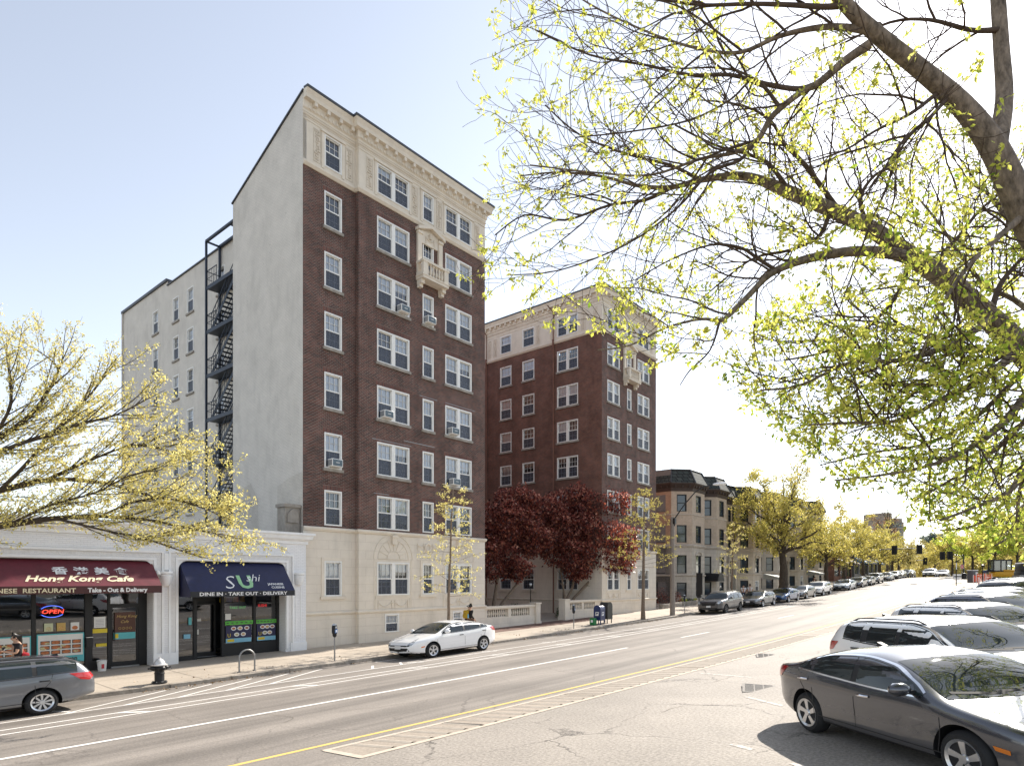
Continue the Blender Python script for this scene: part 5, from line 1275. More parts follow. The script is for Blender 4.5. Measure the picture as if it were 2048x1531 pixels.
SPEC = {
 'sedan': dict(L=4.63, W=1.80, fa=.93, wb=2.70, r=.325, top=[(0, .6), (.08, .7), (.4, .8), (.85, .88), (1.18, .94), (1.62, 1.19), (2.04, 1.355), (2.55, 1.415), (3.1, 1.385), (3.6, 1.255), (4.05, 1.1), (4.3, 1.06), (4.55, 1.03), (4.63, .86)],
   belt=[(1.05, .925), (2, .93), (3, .975), (3.7, 1.02), (4.2, 1.045), (4.6, .95)], plan=[(0, .58), (.12, .73), (.4, .85), (.9, .9), (3.6, .9), (4.2, .86), (4.5, .77), (4.63, .66)], cowl=1.16, roof=2.02, rroof=3.3, rglass=4.08, pil=[(2.56, .1), (3.45, .07)], dlo=(1.36, 3.98), bot=.2),
 'fast': dict(L=4.57, W=1.76, fa=.95, wb=2.70, r=.317, top=[(0, .55), (.1, .7), (.45, .83), (.9, .93), (1.2, 1.0), (1.7, 1.25), (2.15, 1.42), (2.55, 1.47), (3.1, 1.43), (3.7, 1.3), (4.25, 1.13), (4.45, 1.08), (4.57, .95)],
   belt=[(1.1, .95), (2, .96), (3, 1.0), (3.7, 1.06), (4.3, 1.07), (4.57, .9)], plan=[(0, .5), (.12, .68), (.4, .81), (.9, .87), (3.6, .88), (4.2, .82), (4.5, .72), (4.57, .62)], cowl=1.15, roof=2.1, rroof=3.4, rglass=4.3, pil=[(2.6, .09), (3.5, .08)], dlo=(1.35, 3.95), bot=.18),
 'wagon': dict(L=4.57, W=1.80, fa=.87, wb=2.63, r=.316, top=[(0, .6), (.1, .72), (.5, .84), (.95, .93), (1.2, .98), (1.65, 1.22), (2.05, 1.41), (2.5, 1.46), (3.4, 1.45), (4.0, 1.41), (4.2, 1.34), (4.4, 1.12), (4.52, .92), (4.57, .7)],
   belt=[(1.1, .93), (2, .935), (3.2, .96), (4.1, 1.0), (4.57, .9)], plan=[(0, .6), (.12, .74), (.4, .85), (.9, .9), (3.8, .9), (4.3, .85), (4.5, .78), (4.57, .7)], cowl=1.2, roof=2.02, rroof=4.08, rglass=4.42, pil=[(2.5, .1), (3.38, .09)], dlo=(1.5, 4.18), bot=.2, rails=True),
 'hatch': dict(L=4.35, W=1.80, fa=.88, wb=2.65, r=.32, top=[(0, .6), (.1, .72), (.5, .85), (.95, .94), (1.2, .99), (1.65, 1.23), (2.05, 1.4), (2.5, 1.455), (3.2, 1.43), (3.7, 1.36), (3.95, 1.27), (4.2, 1.05), (4.3, .9), (4.35, .7)],
   belt=[(1.1, .94), (2, .95), (3.2, .99), (3.9, 1.03), (4.35, .9)], plan=[(0, .6), (.12, .74), (.4, .85), (.9, .9), (3.5, .9), (4.0, .86), (4.25, .79), (4.35, .7)], cowl=1.2, roof=2.02, rroof=3.75, rglass=4.18, pil=[(2.5, .1), (3.3, .09)], dlo=(1.5, 3.85), bot=.2),
 'suv': dict(L=4.6, W=1.86, fa=.92, wb=2.69, r=.355, top=[(0, .72), (.08, .9), (.45, 1.0), (.95, 1.06), (1.2, 1.1), (1.65, 1.36), (2.05, 1.57), (2.5, 1.65), (3.3, 1.65), (4.0, 1.61), (4.2, 1.53), (4.4, 1.28), (4.55, 1.05), (4.6, .75)],
   belt=[(1.1, 1.07), (2, 1.09), (3.2, 1.13), (4.0, 1.2), (4.6, 1.06)], plan=[(0, .64), (.1, .77), (.4, .88), (.9, .93), (3.8, .93), (4.3, .87), (4.53, .8), (4.6, .72)], cowl=1.2, roof=2.02, rroof=4.06, rglass=4.42, pil=[(2.55, .1), (3.36, .16)], dlo=(1.5, 3.92), bot=.24, rails=True, clad=True),
 'boxy': dict(L=4.4, W=1.88, fa=.9, wb=2.67, r=.36, top=[(0, .85), (.06, 1.02), (.5, 1.09), (1.0, 1.13), (1.2, 1.15), (1.5, 1.4), (1.75, 1.6), (2.1, 1.69), (2.6, 1.75), (3.6, 1.78), (4.0, 1.75), (4.2, 1.68), (4.34, 1.2), (4.4, .8)],
   belt=[(1.1, 1.1), (2, 1.11), (3.2, 1.13), (4.0, 1.15), (4.4, 1.05)], plan=[(0, .72), (.08, .83), (.4, .92), (.9, .94), (3.8, .94), (4.2, .9), (4.35, .85), (4.4, .78)], cowl=1.2, roof=1.82, rroof=4.1, rglass=4.33, pil=[(2.45, .12), (3.3, .14)], dlo=(1.42, 4.1), bot=.26, rails=True, clad=True),
 'pickup': dict(L=5.6, W=2.0, fa=.95, wb=3.6, r=.39, top=[(0, .9), (.06, 1.1), (.5, 1.18), (1.1, 1.22), (1.4, 1.25), (1.8, 1.6), (2.05, 1.8), (2.4, 1.87), (3.3, 1.87), (3.75, 1.8), (3.92, 1.4), (3.96, 1.28), (4.6, 1.26), (5.55, 1.26), (5.6, .85)],
   belt=[(1.1, 1.2), (2, 1.22), (3.9, 1.24), (5.6, 1.2)], plan=[(0, .78), (.08, .9), (.4, .98), (.9, 1.0), (5.0, 1.0), (5.5, .98), (5.6, .92)], cowl=1.38, roof=2.05, rroof=3.7, rglass=3.93, pil=[(2.75, .12)], dlo=(1.65, 3.8), bot=.35),
}
def rounded(poly, r, n=3):
    out = []; m = len(poly)
    for i in range(m):
        p = Vector(poly[i]); a = Vector(poly[i-1]); b = Vector(poly[(i+1) % m])
        d1 = (a-p); d2 = (b-p); k = min(r, d1.length*.45, d2.length*.45)
        A_, B_ = p+d1.normalized()*k, p+d2.normalized()*k
        for j in range(n+1):
            u = j/n; out.append(tuple((A_*(1-u)+p*u)*(1-u)+(p*(1-u)+B_*u)*u))
    return out
HULL = {}
def hull(kind):
    if kind in HULL: return HULL[kind]
    sp = SPEC[kind]; L = sp['L']; mid = sp['fa']+sp['wb']/2
    fs = sorted({0.0, L, *[round(x, 3) for x in (.02, .05, L-.02, L-.05)], *[p[0] for p in sp['top'] if 0 < p[0] < L], *[.18+(L-.36)*i/30 for i in range(31)]})
    fs2 = [fs[0]]
    for f in fs[1:]:
        if f-fs2[-1] > .018: fs2.append(f)
    fs = fs2
    vs = []; K = 13
    for f in fs:
        zt = interp(sp['top'], f); w = interp(sp['plan'], f)
        zs = min(zt-.05, interp(sp['belt'], f)); h = zt-zs
        zb = sp['bot']+.10*sstep(.5, 0, f)+.16*sstep(L-.7, L, f)
        e = sstep(.10, .3, h)
        yw = w-.16-.25*h
        hood = [(w*.965, zs-.0), (w*.93, zs+h*.45), (w*.84, zs+h*.78), (w*.6, zt-.012), (w*.3, zt), (0, zt+.006)]
        cab = [(w*.972, zs), (w*.955-.22*h*.33, zs+.38*h), (w*.94-.25*h*.75, zs+.8*h), (yw*.86, zt-.025), (yw*.45, zt+.002), (0, zt+.012)]
        up = [(a[0]*(1-e)+b[0]*e, a[1]*(1-e)+b[1]*e) for a, b in zip(hood, cab)]
        ring = [(0, zb), (w*.8, zb), (w*.94, zb+.03), (w*.98, zb+.11), (w*.968, zb+.38*(zs-zb)), (w*.985, zb+.6*(zs-zb)), (w*1.0, zs-.115)]+up
        vs.append([(mid-f, y, z) for y, z in ring])
    verts = []; faces = []
    for r in vs:
        verts += r; verts += [(x, -y, z) for x, y, z in r]
    n = len(vs); K = len(vs[0])
    idx = lambda i, k, sd: i*2*K+(K if (sd and k not in (0, K-1)) else 0)+k
    for i in range(n-1):
        for k in range(K-1):
            faces.append((idx(i, k, 0), idx(i, k+1, 0), idx(i+1, k+1, 0), idx(i+1, k, 0)))
            faces.append((idx(i, k, 1), idx(i+1, k, 1), idx(i+1, k+1, 1), idx(i, k+1, 1)))
    for i in (0, n-1):
        for k in range(K-1):
            if k == 0: faces.append((idx(i, 0, 0), idx(i, 1, 0), idx(i, 1, 1)))
            elif k == K-2: faces.append((idx(i, k, 0), idx(i, k+1, 0), idx(i, k, 1)))
            else: faces.append((idx(i, k, 0), idx(i, k+1, 0), idx(i, k+1, 1), idx(i, k, 1)))
    me = bpy.data.meshes.new('hull'); me.from_pydata(verts, [], faces)
    bm = bmesh.new(); bm.from_mesh(me)
    loose = [v for v in bm.verts if not v.link_faces]; bmesh.ops.delete(bm, geom=loose, context='VERTS')
    bmesh.ops.remove_doubles(bm, verts=bm.verts, dist=1e-5); bmesh.ops.recalc_face_normals(bm, faces=bm.faces); bm.to_mesh(me); bm.free()
    o = bpy.data.objects.new('hull', me); col.objects.link(o)
    sub = o.modifiers.new('s', 'SUBSURF'); sub.levels = sub.render_levels = 1
    cut = []
    rr = sp['r']+.055; hw = sp['W']/2
    bmc = bmesh.new()
    for ax in (mid-sp['fa'], mid-sp['fa']-sp['wb']):
        for sg in (-1, 1):
            mtx = Matrix.Translation((ax, sg*(hw-.02), sp['r']+.01)) @ Matrix.Rotation(R(90), 4, 'X')
            bmesh.ops.create_cone(bmc, cap_ends=True, segments=40, radius1=rr, radius2=rr, depth=.62, matrix=mtx)
    mc = bpy.data.meshes.new('cut'); bmc.to_mesh(mc); bmc.free()
    oc = bpy.data.objects.new('cut', mc); col.objects.link(oc)
    bo = o.modifiers.new('b', 'BOOLEAN'); bo.operation = 'DIFFERENCE'; bo.object = oc; bo.solver = 'EXACT'
    dg = bpy.context.evaluated_depsgraph_get(); dg.update()
    m2 = bpy.data.meshes.new_from_object(o.evaluated_get(dg))
    o2 = bpy.data.objects.new('hull_plain', me)
    o.modifiers.remove(bo); dg.update(); m3 = bpy.data.meshes.new_from_object(o.evaluated_get(dg))
    bm = bmesh.new(); bm.from_mesh(m3); bvh = BVHTree.FromBMesh(bm); bm.free()
    for q in (o, oc): col.objects.unlink(q)
    m2.materials.clear(); m2.materials.append(None); m2.materials.append(M['plastic'])
    axs = [mid-sp['fa'], mid-sp['fa']-sp['wb']]
    clad = sp.get('clad')
    for p in m2.polygons:
        c = p.center; p.material_index = 0
        for ax in axs:
            dd = math.hypot(c.x-ax, c.z-sp['r']-.01)
            rad = Vector((c.x-ax, 0, c.z-sp['r']-.01))
            if dd < rr-.02 and abs(c.y) > .3 and abs(c.y) < hw-.24: p.material_index = 1
            if abs(dd-rr) < .03 and rad.length > 0 and p.normal.dot(rad.normalized()) < -.7: p.material_index = 1
        if c.z < sp['bot']+.07: p.material_index = 1
        if clad and c.z < .44 and abs(c.y) > .5: p.material_index = 1
    m2.polygons.foreach_set('use_smooth', [True]*len(m2.polygons))
    try: m2.set_sharp_from_angle(angle=R(50))
    except Exception: pass
    HULL[kind] = (m2, bvh, sp, mid)
    return HULL[kind]
def decal(kind, poly, yaw, off=.004, grid=.09, mirror=True, pitch=0.0):
    me, bvh, sp, mid = hull(kind)
    a = Vector((math.cos(yaw)*math.cos(pitch), math.sin(yaw)*math.cos(pitch), math.sin(pitch))); b = Vector((-math.sin(yaw), math.cos(yaw), 0)); cc = a.cross(b)
    if len(poly[0]) == 3: poly = [(Vector(p).dot(b), Vector(p).dot(cc)) for p in poly]
    bm = bmesh.new(); f = bm.faces.new([bm.verts.new((p[0], p[1], 0)) for p in poly])
    bm.normal_update(); flip = f.normal.z < 0
    for ax in (0, 1):
        lo = min(p[ax] for p in poly); hi = max(p[ax] for p in poly); x = math.floor(lo/grid)*grid+grid
        while x < hi:
            co = [0, 0, 0]; no = [0, 0, 0]; co[ax] = x; no[ax] = 1
            bmesh.ops.bisect_plane(bm, geom=bm.verts[:]+bm.edges[:]+bm.faces[:], plane_co=co, plane_no=no, dist=1e-5); x += grid
    bmesh.ops.triangulate(bm, faces=[q for q in bm.faces if len(q.verts) > 4])
    dead = []
    for v in bm.verts:
        org = b*v.co.x+cc*v.co.y+a*6
        h, nrm, ix, ds = bvh.ray_cast(org, -a)
        if h is None: dead.append(v)
        else: v.co = h+nrm*off*.5+a*off*.5
    bmesh.ops.delete(bm, geom=dead, context='VERTS')
    vs = [v.co.copy() for v in bm.verts]; bm.verts.index_update(); fs = [[v.index for v in q.verts] for q in bm.faces]
    bm.free()
    if mirror:
        n = len(vs); vs += [Vector((v.x, -v.y, v.z)) for v in vs]; fs += [[i+n for i in reversed(q)] for q in fs]
    return vs, fs
def decal_obj(kind, name, polys, m, parent, yaw=R(-90), mirror=True, off=.004, grid=.09, pitch=0.0):
    V, F = [], []
    for p in polys:
        v, f = decal(kind, p, yaw, off, grid, False, pitch); n = len(V); V += v; F += [[i+n for i in q] for q in f]
    if not F: return None
    if mirror:
        mm = bpy.data.meshes.new(name); mm.from_pydata([(v[0], -v[1], v[2]) for v in V], [], [q[::-1] for q in F]); mm.materials.append(m)
        mm.polygons.foreach_set('use_smooth', [True]*len(mm.polygons)); mm.update(); link(bpy.data.objects.new(name, mm), parent)
    me = bpy.data.meshes.new(name); me.from_pydata([tuple(v) for v in V], [], F)
    me.materials.append(m); me.polygons.foreach_set('use_smooth', [True]*len(me.polygons)); me.update()
    o = bpy.data.objects.new(name, me); link(o, parent); return o
def LT_(y, yaw, x): return -x*math.sin(yaw)+y*math.cos(yaw)
def ribbon(pts, w):
    P = [Vector(p) for p in pts]; l, r = [], []
    for i, p in enumerate(P):
        d = (P[min(i+1, len(P)-1)]-P[max(0, i-1)]).normalized(); n = Vector((-d.y, d.x))*w/2; l.append(tuple(p+n)); r.append(tuple(p-n))
    return [[l[i], l[i+1], r[i+1], r[i]] for i in range(len(P)-1)]
WHEELS = {}
def wheel_meshes(r, style):
    k = (r, style)
    if k in WHEELS: return WHEELS[k]
    ri = r*.68; w = .205
    t = MB(smooth=True); t.lathe([(ri-.02, -w/2+.02), (ri, -w/2), (r-.05, -w/2-.002), (r-.012, -w/2+.03), (r, -w/2+.06), (r, w/2-.06), (r-.012, w/2-.03), (r-.05, w/2+.002), (ri, w/2), (ri-.02, w/2-.02)], 36, axis='y')
    to = t.build('tyre_proto', M['tyre'])
    m = MB(smooth=True); m.m = 1; m.lathe([(ri, -w/2+.03), (ri, .06)], 28, axis='y', cap=False); m.lathe([(.02, .0), (ri, .0)], 28, axis='y')
    m.m = 0; m.lathe([(ri-.03, -w/2+.012), (ri+.004, -w/2-.004), (ri+.004, -w/2+.03), (ri-.03, -w/2+.04)], 36, axis='y', cap=False)
    m.lathe([(.0, -w/2+.0), (.05, -w/2+.0), (.065, -w/2+.02), (.065, -.02)], 16, axis='y')
    n = {'five': 5, 'split': 5, 'ten': 9, 'dark': 6}[style]
    for i in range(n):
        a = 2*math.pi*i/n+.2
        subs = (-.16, .16) if style in ('split',) else (0,)
        wd = {'five': .06, 'split': .03, 'ten': .034, 'dark': .055}[style]
        for sbo in subs:
            tw = .26 if style == 'five' else 0
            c0 = Vector((math.cos(a+sbo*.3), math.sin(a+sbo*.3))); c1 = Vector((math.cos(a+sbo+tw), math.sin(a+sbo+tw)))
            n0 = Vector((-c0.y, c0.x)); n1 = Vector((-c1.y, c1.x))
            p = [c0*.045-n0*wd*.45, c0*.045+n0*wd*.45, c1*(ri-.01)+n1*wd*(.75 if style != 'five' else .5), c1*(ri-.01)-n1*wd*(.75 if style != 'five' else .95)]
            y0, y1 = -w/2+.012, -w/2+.045
            f = [(q.x, y0 if i_ < 2 else y0-.004, q.y) for i_, q in enumerate(p)]; g = [(q.x, y1, q.y) for q in p]
            m.face(f)
            for e in range(4): m.face([f[e], f[(e+1) % 4], g[(e+1) % 4], g[e]])
    ro = m.build('rim_proto', [M['alu_dark'] if style == 'dark' else M['alu'], M['plastic']])
    for o in (to, ro): col.objects.unlink(o)
    WHEELS[k] = (to.data, ro.data); return WHEELS[k]
CARS = {}
def make_car(kind, style, face='wide', chrome=False):
    me, bvh, sp, mid = hull(kind); L = sp['L']; hw = sp['W']/2
    r = empty('parked_car')
    body = bpy.data.objects.new('body', me); link(body, r)
    top = lambda f: interp(sp['top'], f); belt = lambda f: interp(sp['belt'], f)
    X = lambda f: mid-f
    # side glass
    a, b = sp['dlo']; fsamp = [a+(b-a)*i/40 for i in range(41)]
    edges = [a]+[q for p, w in sp['pil'] for q in (p-w/2, p+w/2)]+[b]
    for i in range(0, len(edges), 2):
        lo_, hi_ = edges[i], edges[i+1]
        ff = [lo_]+[f for f in fsamp if lo_ < f < hi_]+[hi_]
        ff = [f for f in ff if top(f)-.105 > belt(f)+.04]
        if len(ff) < 3: continue
        poly = [(X(f), belt(f)+.03) for f in ff]+[(X(f), max(belt(f)+.035, top(f)-.1)) for f in reversed(ff)]
        decal_obj(kind, 'side_window', [rounded(poly, .012, 1)], M['carglass'], body, grid=.12, off=.005)
    ff = [f for f in fsamp if top(f)-.105 > belt(f)+.03]
    trim = ribbon([(X(f), belt(f)+.012) for f in ff], .02)
    decal_obj(kind, 'roof_trim', ribbon([(X(f), top(f)-.08) for f in ff], .018), M['chrome'] if chrome else M['plastic'], body, grid=.3, off=.006)
    decal_obj(kind, 'window_trim', trim, M['chrome'] if chrome else M['plastic'], body, grid=.3, off=.006)
    pil = [[(X(p-w/2), belt(p)+.03), (X(p+w/2), belt(p)+.03), (X(p+w/2), top(p)-.1), (X(p-w/2), top(p)-.1)] for p, w in sp['pil']]
    for q in pil: decal_obj(kind, 'pillar_trim', [q], M['plastic'], body, grid=.2, off=.004)
    # windscreen and rear window
    c, t = sp['cowl'], sp['roof']; wb = interp(sp['plan'], c)-.15; wt = interp(sp['plan'], t)-.30
    decal_obj(kind, 'windscreen', [[(X(c)-.03, -wb, top(c)+.02), (X(c), -wb*.5, top(c)+.02), (X(c)+.02, 0, top(c)+.02), (X(c), wb*.5, top(c)+.02), (X(c)-.03, wb, top(c)+.02), (X(t)-.02, wt+.04, top(t)-.03), (X(t)+.02, wt*.5, top(t)-.02), (X(t)+.03, 0, top(t)-.02), (X(t)+.02, -wt*.5, top(t)-.02), (X(t)-.02, -wt-.04, top(t)-.03)]], M['carglass'], body, yaw=0, mirror=False, grid=.07, off=.006, pitch=R(55))
    decal_obj(kind, 'wiper', ribbon([(wb*.8, top(c)+.03), (0, top(c)+.05), (-wb*.2, top(c)+.05)], .02)+ribbon([(-.05, top(c)+.03), (-wb*.85, top(c)+.06)], .02), M['tyre'], body, yaw=0, mirror=False, grid=.2, off=.014)
    c, t = sp['rglass'], sp['rroof']; wb = interp(sp['plan'], c)-.17; wt = interp(sp['plan'], t)-.3
    decal_obj(kind, 'rear_window', [[(X(c)+.02, wb, top(c)+.01), (X(c)-.02, 0, top(c)+.0), (X(c)+.02, -wb, top(c)+.01), (X(t)-.0, -wt-.02, top(t)-.04), (X(t)-.04, 0, top(t)-.03), (X(t)-.0, wt+.02, top(t)-.04)]], M['carglass'], body, yaw=math.pi, mirror=False, grid=.07, off=.006, pitch=R(40))
    # seams
    seams = []
    for p, w in sp['pil'][:2]: seams += ribbon([(X(p)+.03, belt(p)+.02), (X(p), .45*(belt(p)+sp['bot'])+.1), (X(p)+.0, sp['bot']+.12)], .012)
    f0 = sp['cowl']+.02; seams += ribbon([(X(f0), belt(f0)-.0), (X(f0)-.0, .65), (X(f0)-.06, sp['bot']+.14)], .012)
    f1 = sp['pil'][-1][0]+.32 if kind != 'pickup' else 3.9
    if kind != 'pickup': seams += ribbon([(X(f1), belt(f1)+.0), (X(f1)+.06, belt(f1)-.2), (X(f1)+.2, .62), (X(f1)+.42, sp['bot']+.2)], .012)
    seams += ribbon([(X(f0)-.02, sp['bot']+.13), (X(f1)+.42, sp['bot']+.14)], .014)
    decal_obj(kind, 'door_seam', seams, M['plastic'], body, grid=.25, off=.002)
    cr = ribbon([(X(sp['fa']+.5), belt(1.5)-.2), (X(2.4), belt(2.4)-.2), (X(L-.5), belt(L-.6)-.14)], .01)
    hs = []
    for p in ([sp['pil'][0][0]-.2, f1-.14] if kind != 'pickup' else [2.55, 3.55]):
        hs.append((X(p), belt(p)-.13))
    for x, z in hs:
        for sg in (-1, 1):
            h, nrm, _, _ = bvh.ray_cast(Vector((x, sg*3, z)), Vector((0, -sg, 0)))
            if not h: continue
            mb = MB(smooth=True); mb.tube([(x+.1, h.y+sg*.004, z), (x+.07, h.y+sg*.032, z+.004), (x-.07, h.y+sg*.032, z+.004), (x-.1, h.y+sg*.004, z)], .017, 6); mb.build('door_handle', M['chrome'] if chrome else M['plastic'], body)
    # mirrors
    for sg in (-1, 1):
        f = sp['cowl']+.42; y0 = interp(sp['plan'], f)-.05; z = belt(f)+.1
        mb = MB(smooth=True)
        cap_ = [(0, .0), (.03, .055), (.09, .085), (.17, .085), (.22, .05), (.235, 0)]
        vs_, fs_ = [], []
        for (dy, hh) in cap_:
            for k in range(10):
                an = 2*math.pi*k/10; vs_.append((X(f)+math.cos(an)*max(hh, .004)*.95+.02-.12*dy, sg*(y0+.03+dy), z+math.sin(an)*max(hh, .004)))
        for i in range(len(cap_)-1):
            for k in range(10): fs_.append((i*10+k, i*10+(k+1) % 10, i*10+10+(k+1) % 10, i*10+10+k))
        mb.mesh(vs_, fs_); mm = mb.build('mirror', None, r)
        mb = MB(); mb.bar((X(f)+.01, sg*(y0-.06), z-.05), (X(f)+.01, sg*(y0+.1), z-.03), .06, .05); mb.build('mirror_foot', M['plastic'], mm)
    # wheels
    tm, rm = wheel_meshes(sp['r'], style)
    for ax in (X(sp['fa']), X(sp['fa']+sp['wb'])):
        for sg in (-1, 1):
            w = mesh_obj('wheel', tm, r, (ax, sg*(hw-.125), sp['r']), 0 if sg < 0 else math.pi)
            mesh_obj('rim', rm, w)
    # front and rear faces
    zf = top(.05); z0 = sp['bot']
    if face == 'wide':
        decal_obj(kind, 'grille', [rounded([(-.42, zf-.1), (.42, zf-.1), (.38, zf-.2), (-.38, zf-.2)], .03)], M['plastic'], body, yaw=0, mirror=False, off=.004)
        decal_obj(kind, 'intake', [rounded([(-.5, z0+.26), (.5, z0+.26), (.58, z0+.12), (-.58, z0+.12)], .03)], M['plastic'], body, yaw=0, mirror=False, off=.004)
        hl = [(.43, zf-.02), (.62, zf+.04), (.8, zf+.12), (.82, zf+.02), (.7, zf-.1), (.46, zf-.12)]
    elif face == 'slim':
        decal_obj(kind, 'grille', [rounded([(-.5, z0+.3), (.5, z0+.3), (.62, z0+.1), (-.62, z0+.1)], .03)], M['plastic'], body, yaw=0, mirror=False, off=.004)
        decal_obj(kind, 'intake', [rounded([(-.5, zf-.04), (.5, zf-.04), (.45, zf-.09), (-.45, zf-.09)], .02)], M['plastic'], body, yaw=0, mirror=False, off=.004)
        hl = [(.42, zf-.02), (.62, zf+.12), (.78, zf+.23), (.74, zf+.08), (.62, zf-.06)]
    else:   # tall grille
        decal_obj(kind, 'grille', [rounded([(-.5, zf-.1), (.5, zf-.1), (.46, zf-.34), (-.46, zf-.34)], .05)], M['plastic'], body, yaw=0, mirror=False, off=.004)
        decal_obj(kind, 'intake', [rounded([(-.6, z0+.24), (.6, z0+.24), (.66, z0+.08), (-.66, z0+.08)], .03)], M['plastic'], body, yaw=0, mirror=False, off=.004)
        hl = [(.52, zf-.08), (.66, zf-.03), (.84, zf+.02), (.86, zf-.09), (.72, zf-.19), (.53, zf-.2)]
    yw = R(28)
    V = [(p[0]*1.0, p[1]) for p in hl]
    for sg in (1, -1):
        q = [(y*sg, z) for y, z in hl]; q = q if sg > 0 else q[::-1]
        decal_obj(kind, 'headlight', [rounded([LT_(y, yw*sg, mid-.12) for y, z in q] and [(LT_(y, yw*sg, mid-.12), z) for y, z in q], .02)], M['lamp'], body, yaw=yw*sg, mirror=False, off=.006, grid=.06)
        decal_obj(kind, 'headlight_bezel', [rounded([(LT_(y*sg, yw*sg, mid-.1), z) for y, z in ((.44, zf-.04), (.56, zf-.01), (.56, zf-.07), (.46, zf-.09))][::sg], .015)], M['plastic'], body, yaw=yw*sg, mirror=False, off=.009, grid=.06)
    zr = belt(L-.25)
    tl = {'sedan': [(.28, zr-.02), (.62, zr+.0), (.78, zr-.04), (.74, zr-.2), (.5, zr-.17), (.3, zr-.1)], 'fast': [(.4, zr-.0), (.62, zr+.0), (.72, zr-.12), (.62, zr-.34), (.55, zr-.1)], 'pickup': [(.66, zr-.03), (.82, zr-.03), (.82, zr-.36), (.66, zr-.36)]}.get(kind, [(.28, zr-.08), (.62, zr-.02), (.8, zr-.04), (.76, zr-.2), (.5, zr-.22), (.3, zr-.18)])
    for sg in (1, -1):
        ya = math.pi-R(50)*sg; l0 = LT_(sg*(interp(sp['plan'], L-.14)), ya, mid-L+.14); q = [(l0+sg*a_, zr+b_) for a_, b_ in (((-.36, .01), (-.1, .0), (.2, -.01), (.15, -.1), (.0, -.21), (-.18, -.17)) if kind != 'pickup' else ((-.06, .0), (.08, .0), (.08, -.36), (-.06, -.36)))]; q = q if sg > 0 else q[::-1]
        decal_obj(kind, 'taillight', [rounded(q, .02)], M['red_lens'], body, yaw=ya, mirror=False, off=.006, grid=.06)
        decal_obj(kind, 'side_marker', [[(X(.42), zf-.12), (X(.58), zf-.1), (X(.56), zf-.15), (X(.42), zf-.17)]], M['amber'], body, mirror=True, off=.004) if sg > 0 else None
    for xs, zz in ((1, z0+.33 if face != 'tall' else z0+.34), (-1, z0+.45 if kind not in ('sedan', 'fast') else zr-.32)):
        h, nrm, _, _ = bvh.ray_cast(Vector((xs*6, 0, zz)), Vector((-xs, 0, 0)))
        if h: mb = MB(); mb.box(h.x-.004, h.x+xs*.014, -.155, .155, zz-.075, zz+.075); mb.build('number_plate', M['plate'], body)
    decal_obj(kind, 'rear_bumper_trim', [rounded([(-.55, z0+.22), (.55, z0+.22), (.5, z0+.1), (-.5, z0+.1)], .03)], M['plastic'], body, yaw=math.pi, mirror=False, off=.004)
    if sp.get('rails'):
        for sg in (-1, 1):
            pts = []
            for i in range(13):
                f = sp['roof']+.15+(sp['rroof']-sp['roof']-.25)*i/12; y = sg*(interp(sp['plan'], f)-.3)
                h, _, _, _ = bvh.ray_cast(Vector((X(f), y, 4)), Vector((0, 0, -1)))
                pts.append((X(f), y, h.z+(.035 if 0 < i < 12 else .0)))
            mb = MB(smooth=True); mb.tube(pts, .015, 6); mb.build('roof_rail', M['plastic'], body)
    if kind == 'pickup':
        mb = MB(); mb.box(X(L-.08), X(4.0), -.88, .88, 1.262, 1.266); mb.build('bed_cover', M['plastic'], body)
    mb = MB(smooth=True); f = sp['rroof']-.15; h, _, _, _ = bvh.ray_cast(Vector((X(f), 0, 4)), Vector((0, 0, -1))); mb.prism([(X(f)+.1, h.z-.01), (X(f)-.09, h.z-.02), (X(f)-.08, h.z+.05)], -.03, .03, 'y'); mb.build('roof_antenna', M['plastic'], body)
    r.hide_render = False
    return r
def paint_tree(r, paint):
    for o in col.objects:
        if o.parent == r and o.name.split('.')[0] in ('body', 'mirror'):
            if o.data.materials: 
                o.material_slots[0].link = 'OBJECT'; o.material_slots[0].material = paint
            else:
                o.data = o.data.copy() if o.data.users > 1 else o.data; o.data.materials.append(None); o.material_slots[0].link = 'OBJECT'; o.material_slots[0].material = paint
PAINTS = {}
def car(kind, style, face, pos, heading, paint, label, group, cat='car', name='parked_car', pitch=True, chrome=False):
    key = (kind, style, face, chrome)
    if key not in CARS:
        r = make_car(kind, style, face, chrome); CARS[key] = r
    else:
        kids = {}
        for c in col.objects:
            if c.parent: kids.setdefault(c.parent.name, []).append(c)
        r = copy_tree(CARS[key], None, kids)
    r.name = name
    if paint not in PAINTS: PAINTS[paint] = paint_mat('car_paint_'+str(len(PAINTS)), paint[:3], paint[3], paint[4])
    paint_tree(r, PAINTS[paint])
    x, y = pos; sp = SPEC[kind]
    def hgt(px, py):
        s = px*S_+py*C_; t = px*C_-py*S_; return gz(s, t)+.006
    u = Vector((math.cos(heading), math.sin(heading))); v = Vector((-u.y, u.x)); hb = 1.16*sp['wb']/2; ht = sp['W']/2-.12
    zfr = (hgt(*(Vector(pos)+u*hb+v*ht))+hgt(*(Vector(pos)+u*hb-v*ht)))/2; zre = (hgt(*(Vector(pos)-u*hb+v*ht))+hgt(*(Vector(pos)-u*hb-v*ht)))/2
    zl = hgt(*(Vector(pos)+v*ht)); zr_ = hgt(*(Vector(pos)-v*ht))
    r.location = (x, y, (zfr+zre)/2)
    pt = -math.atan2(zfr-zre, 2*hb); rl = math.atan2(zl-zr_, 2*ht)
    r.rotation_euler = Euler((rl, pt, heading), 'XYZ'); r.scale = (1.16, 1.16, 1.0)
    for k in list(r.keys()): del r[k]
    tag(r, label, cat, group)
    return r
def st_xy(s, t): w = W(s, t, 0); return (w.x, w.y)
DOWN = ROT+math.pi      # parked facing down the street toward the camera
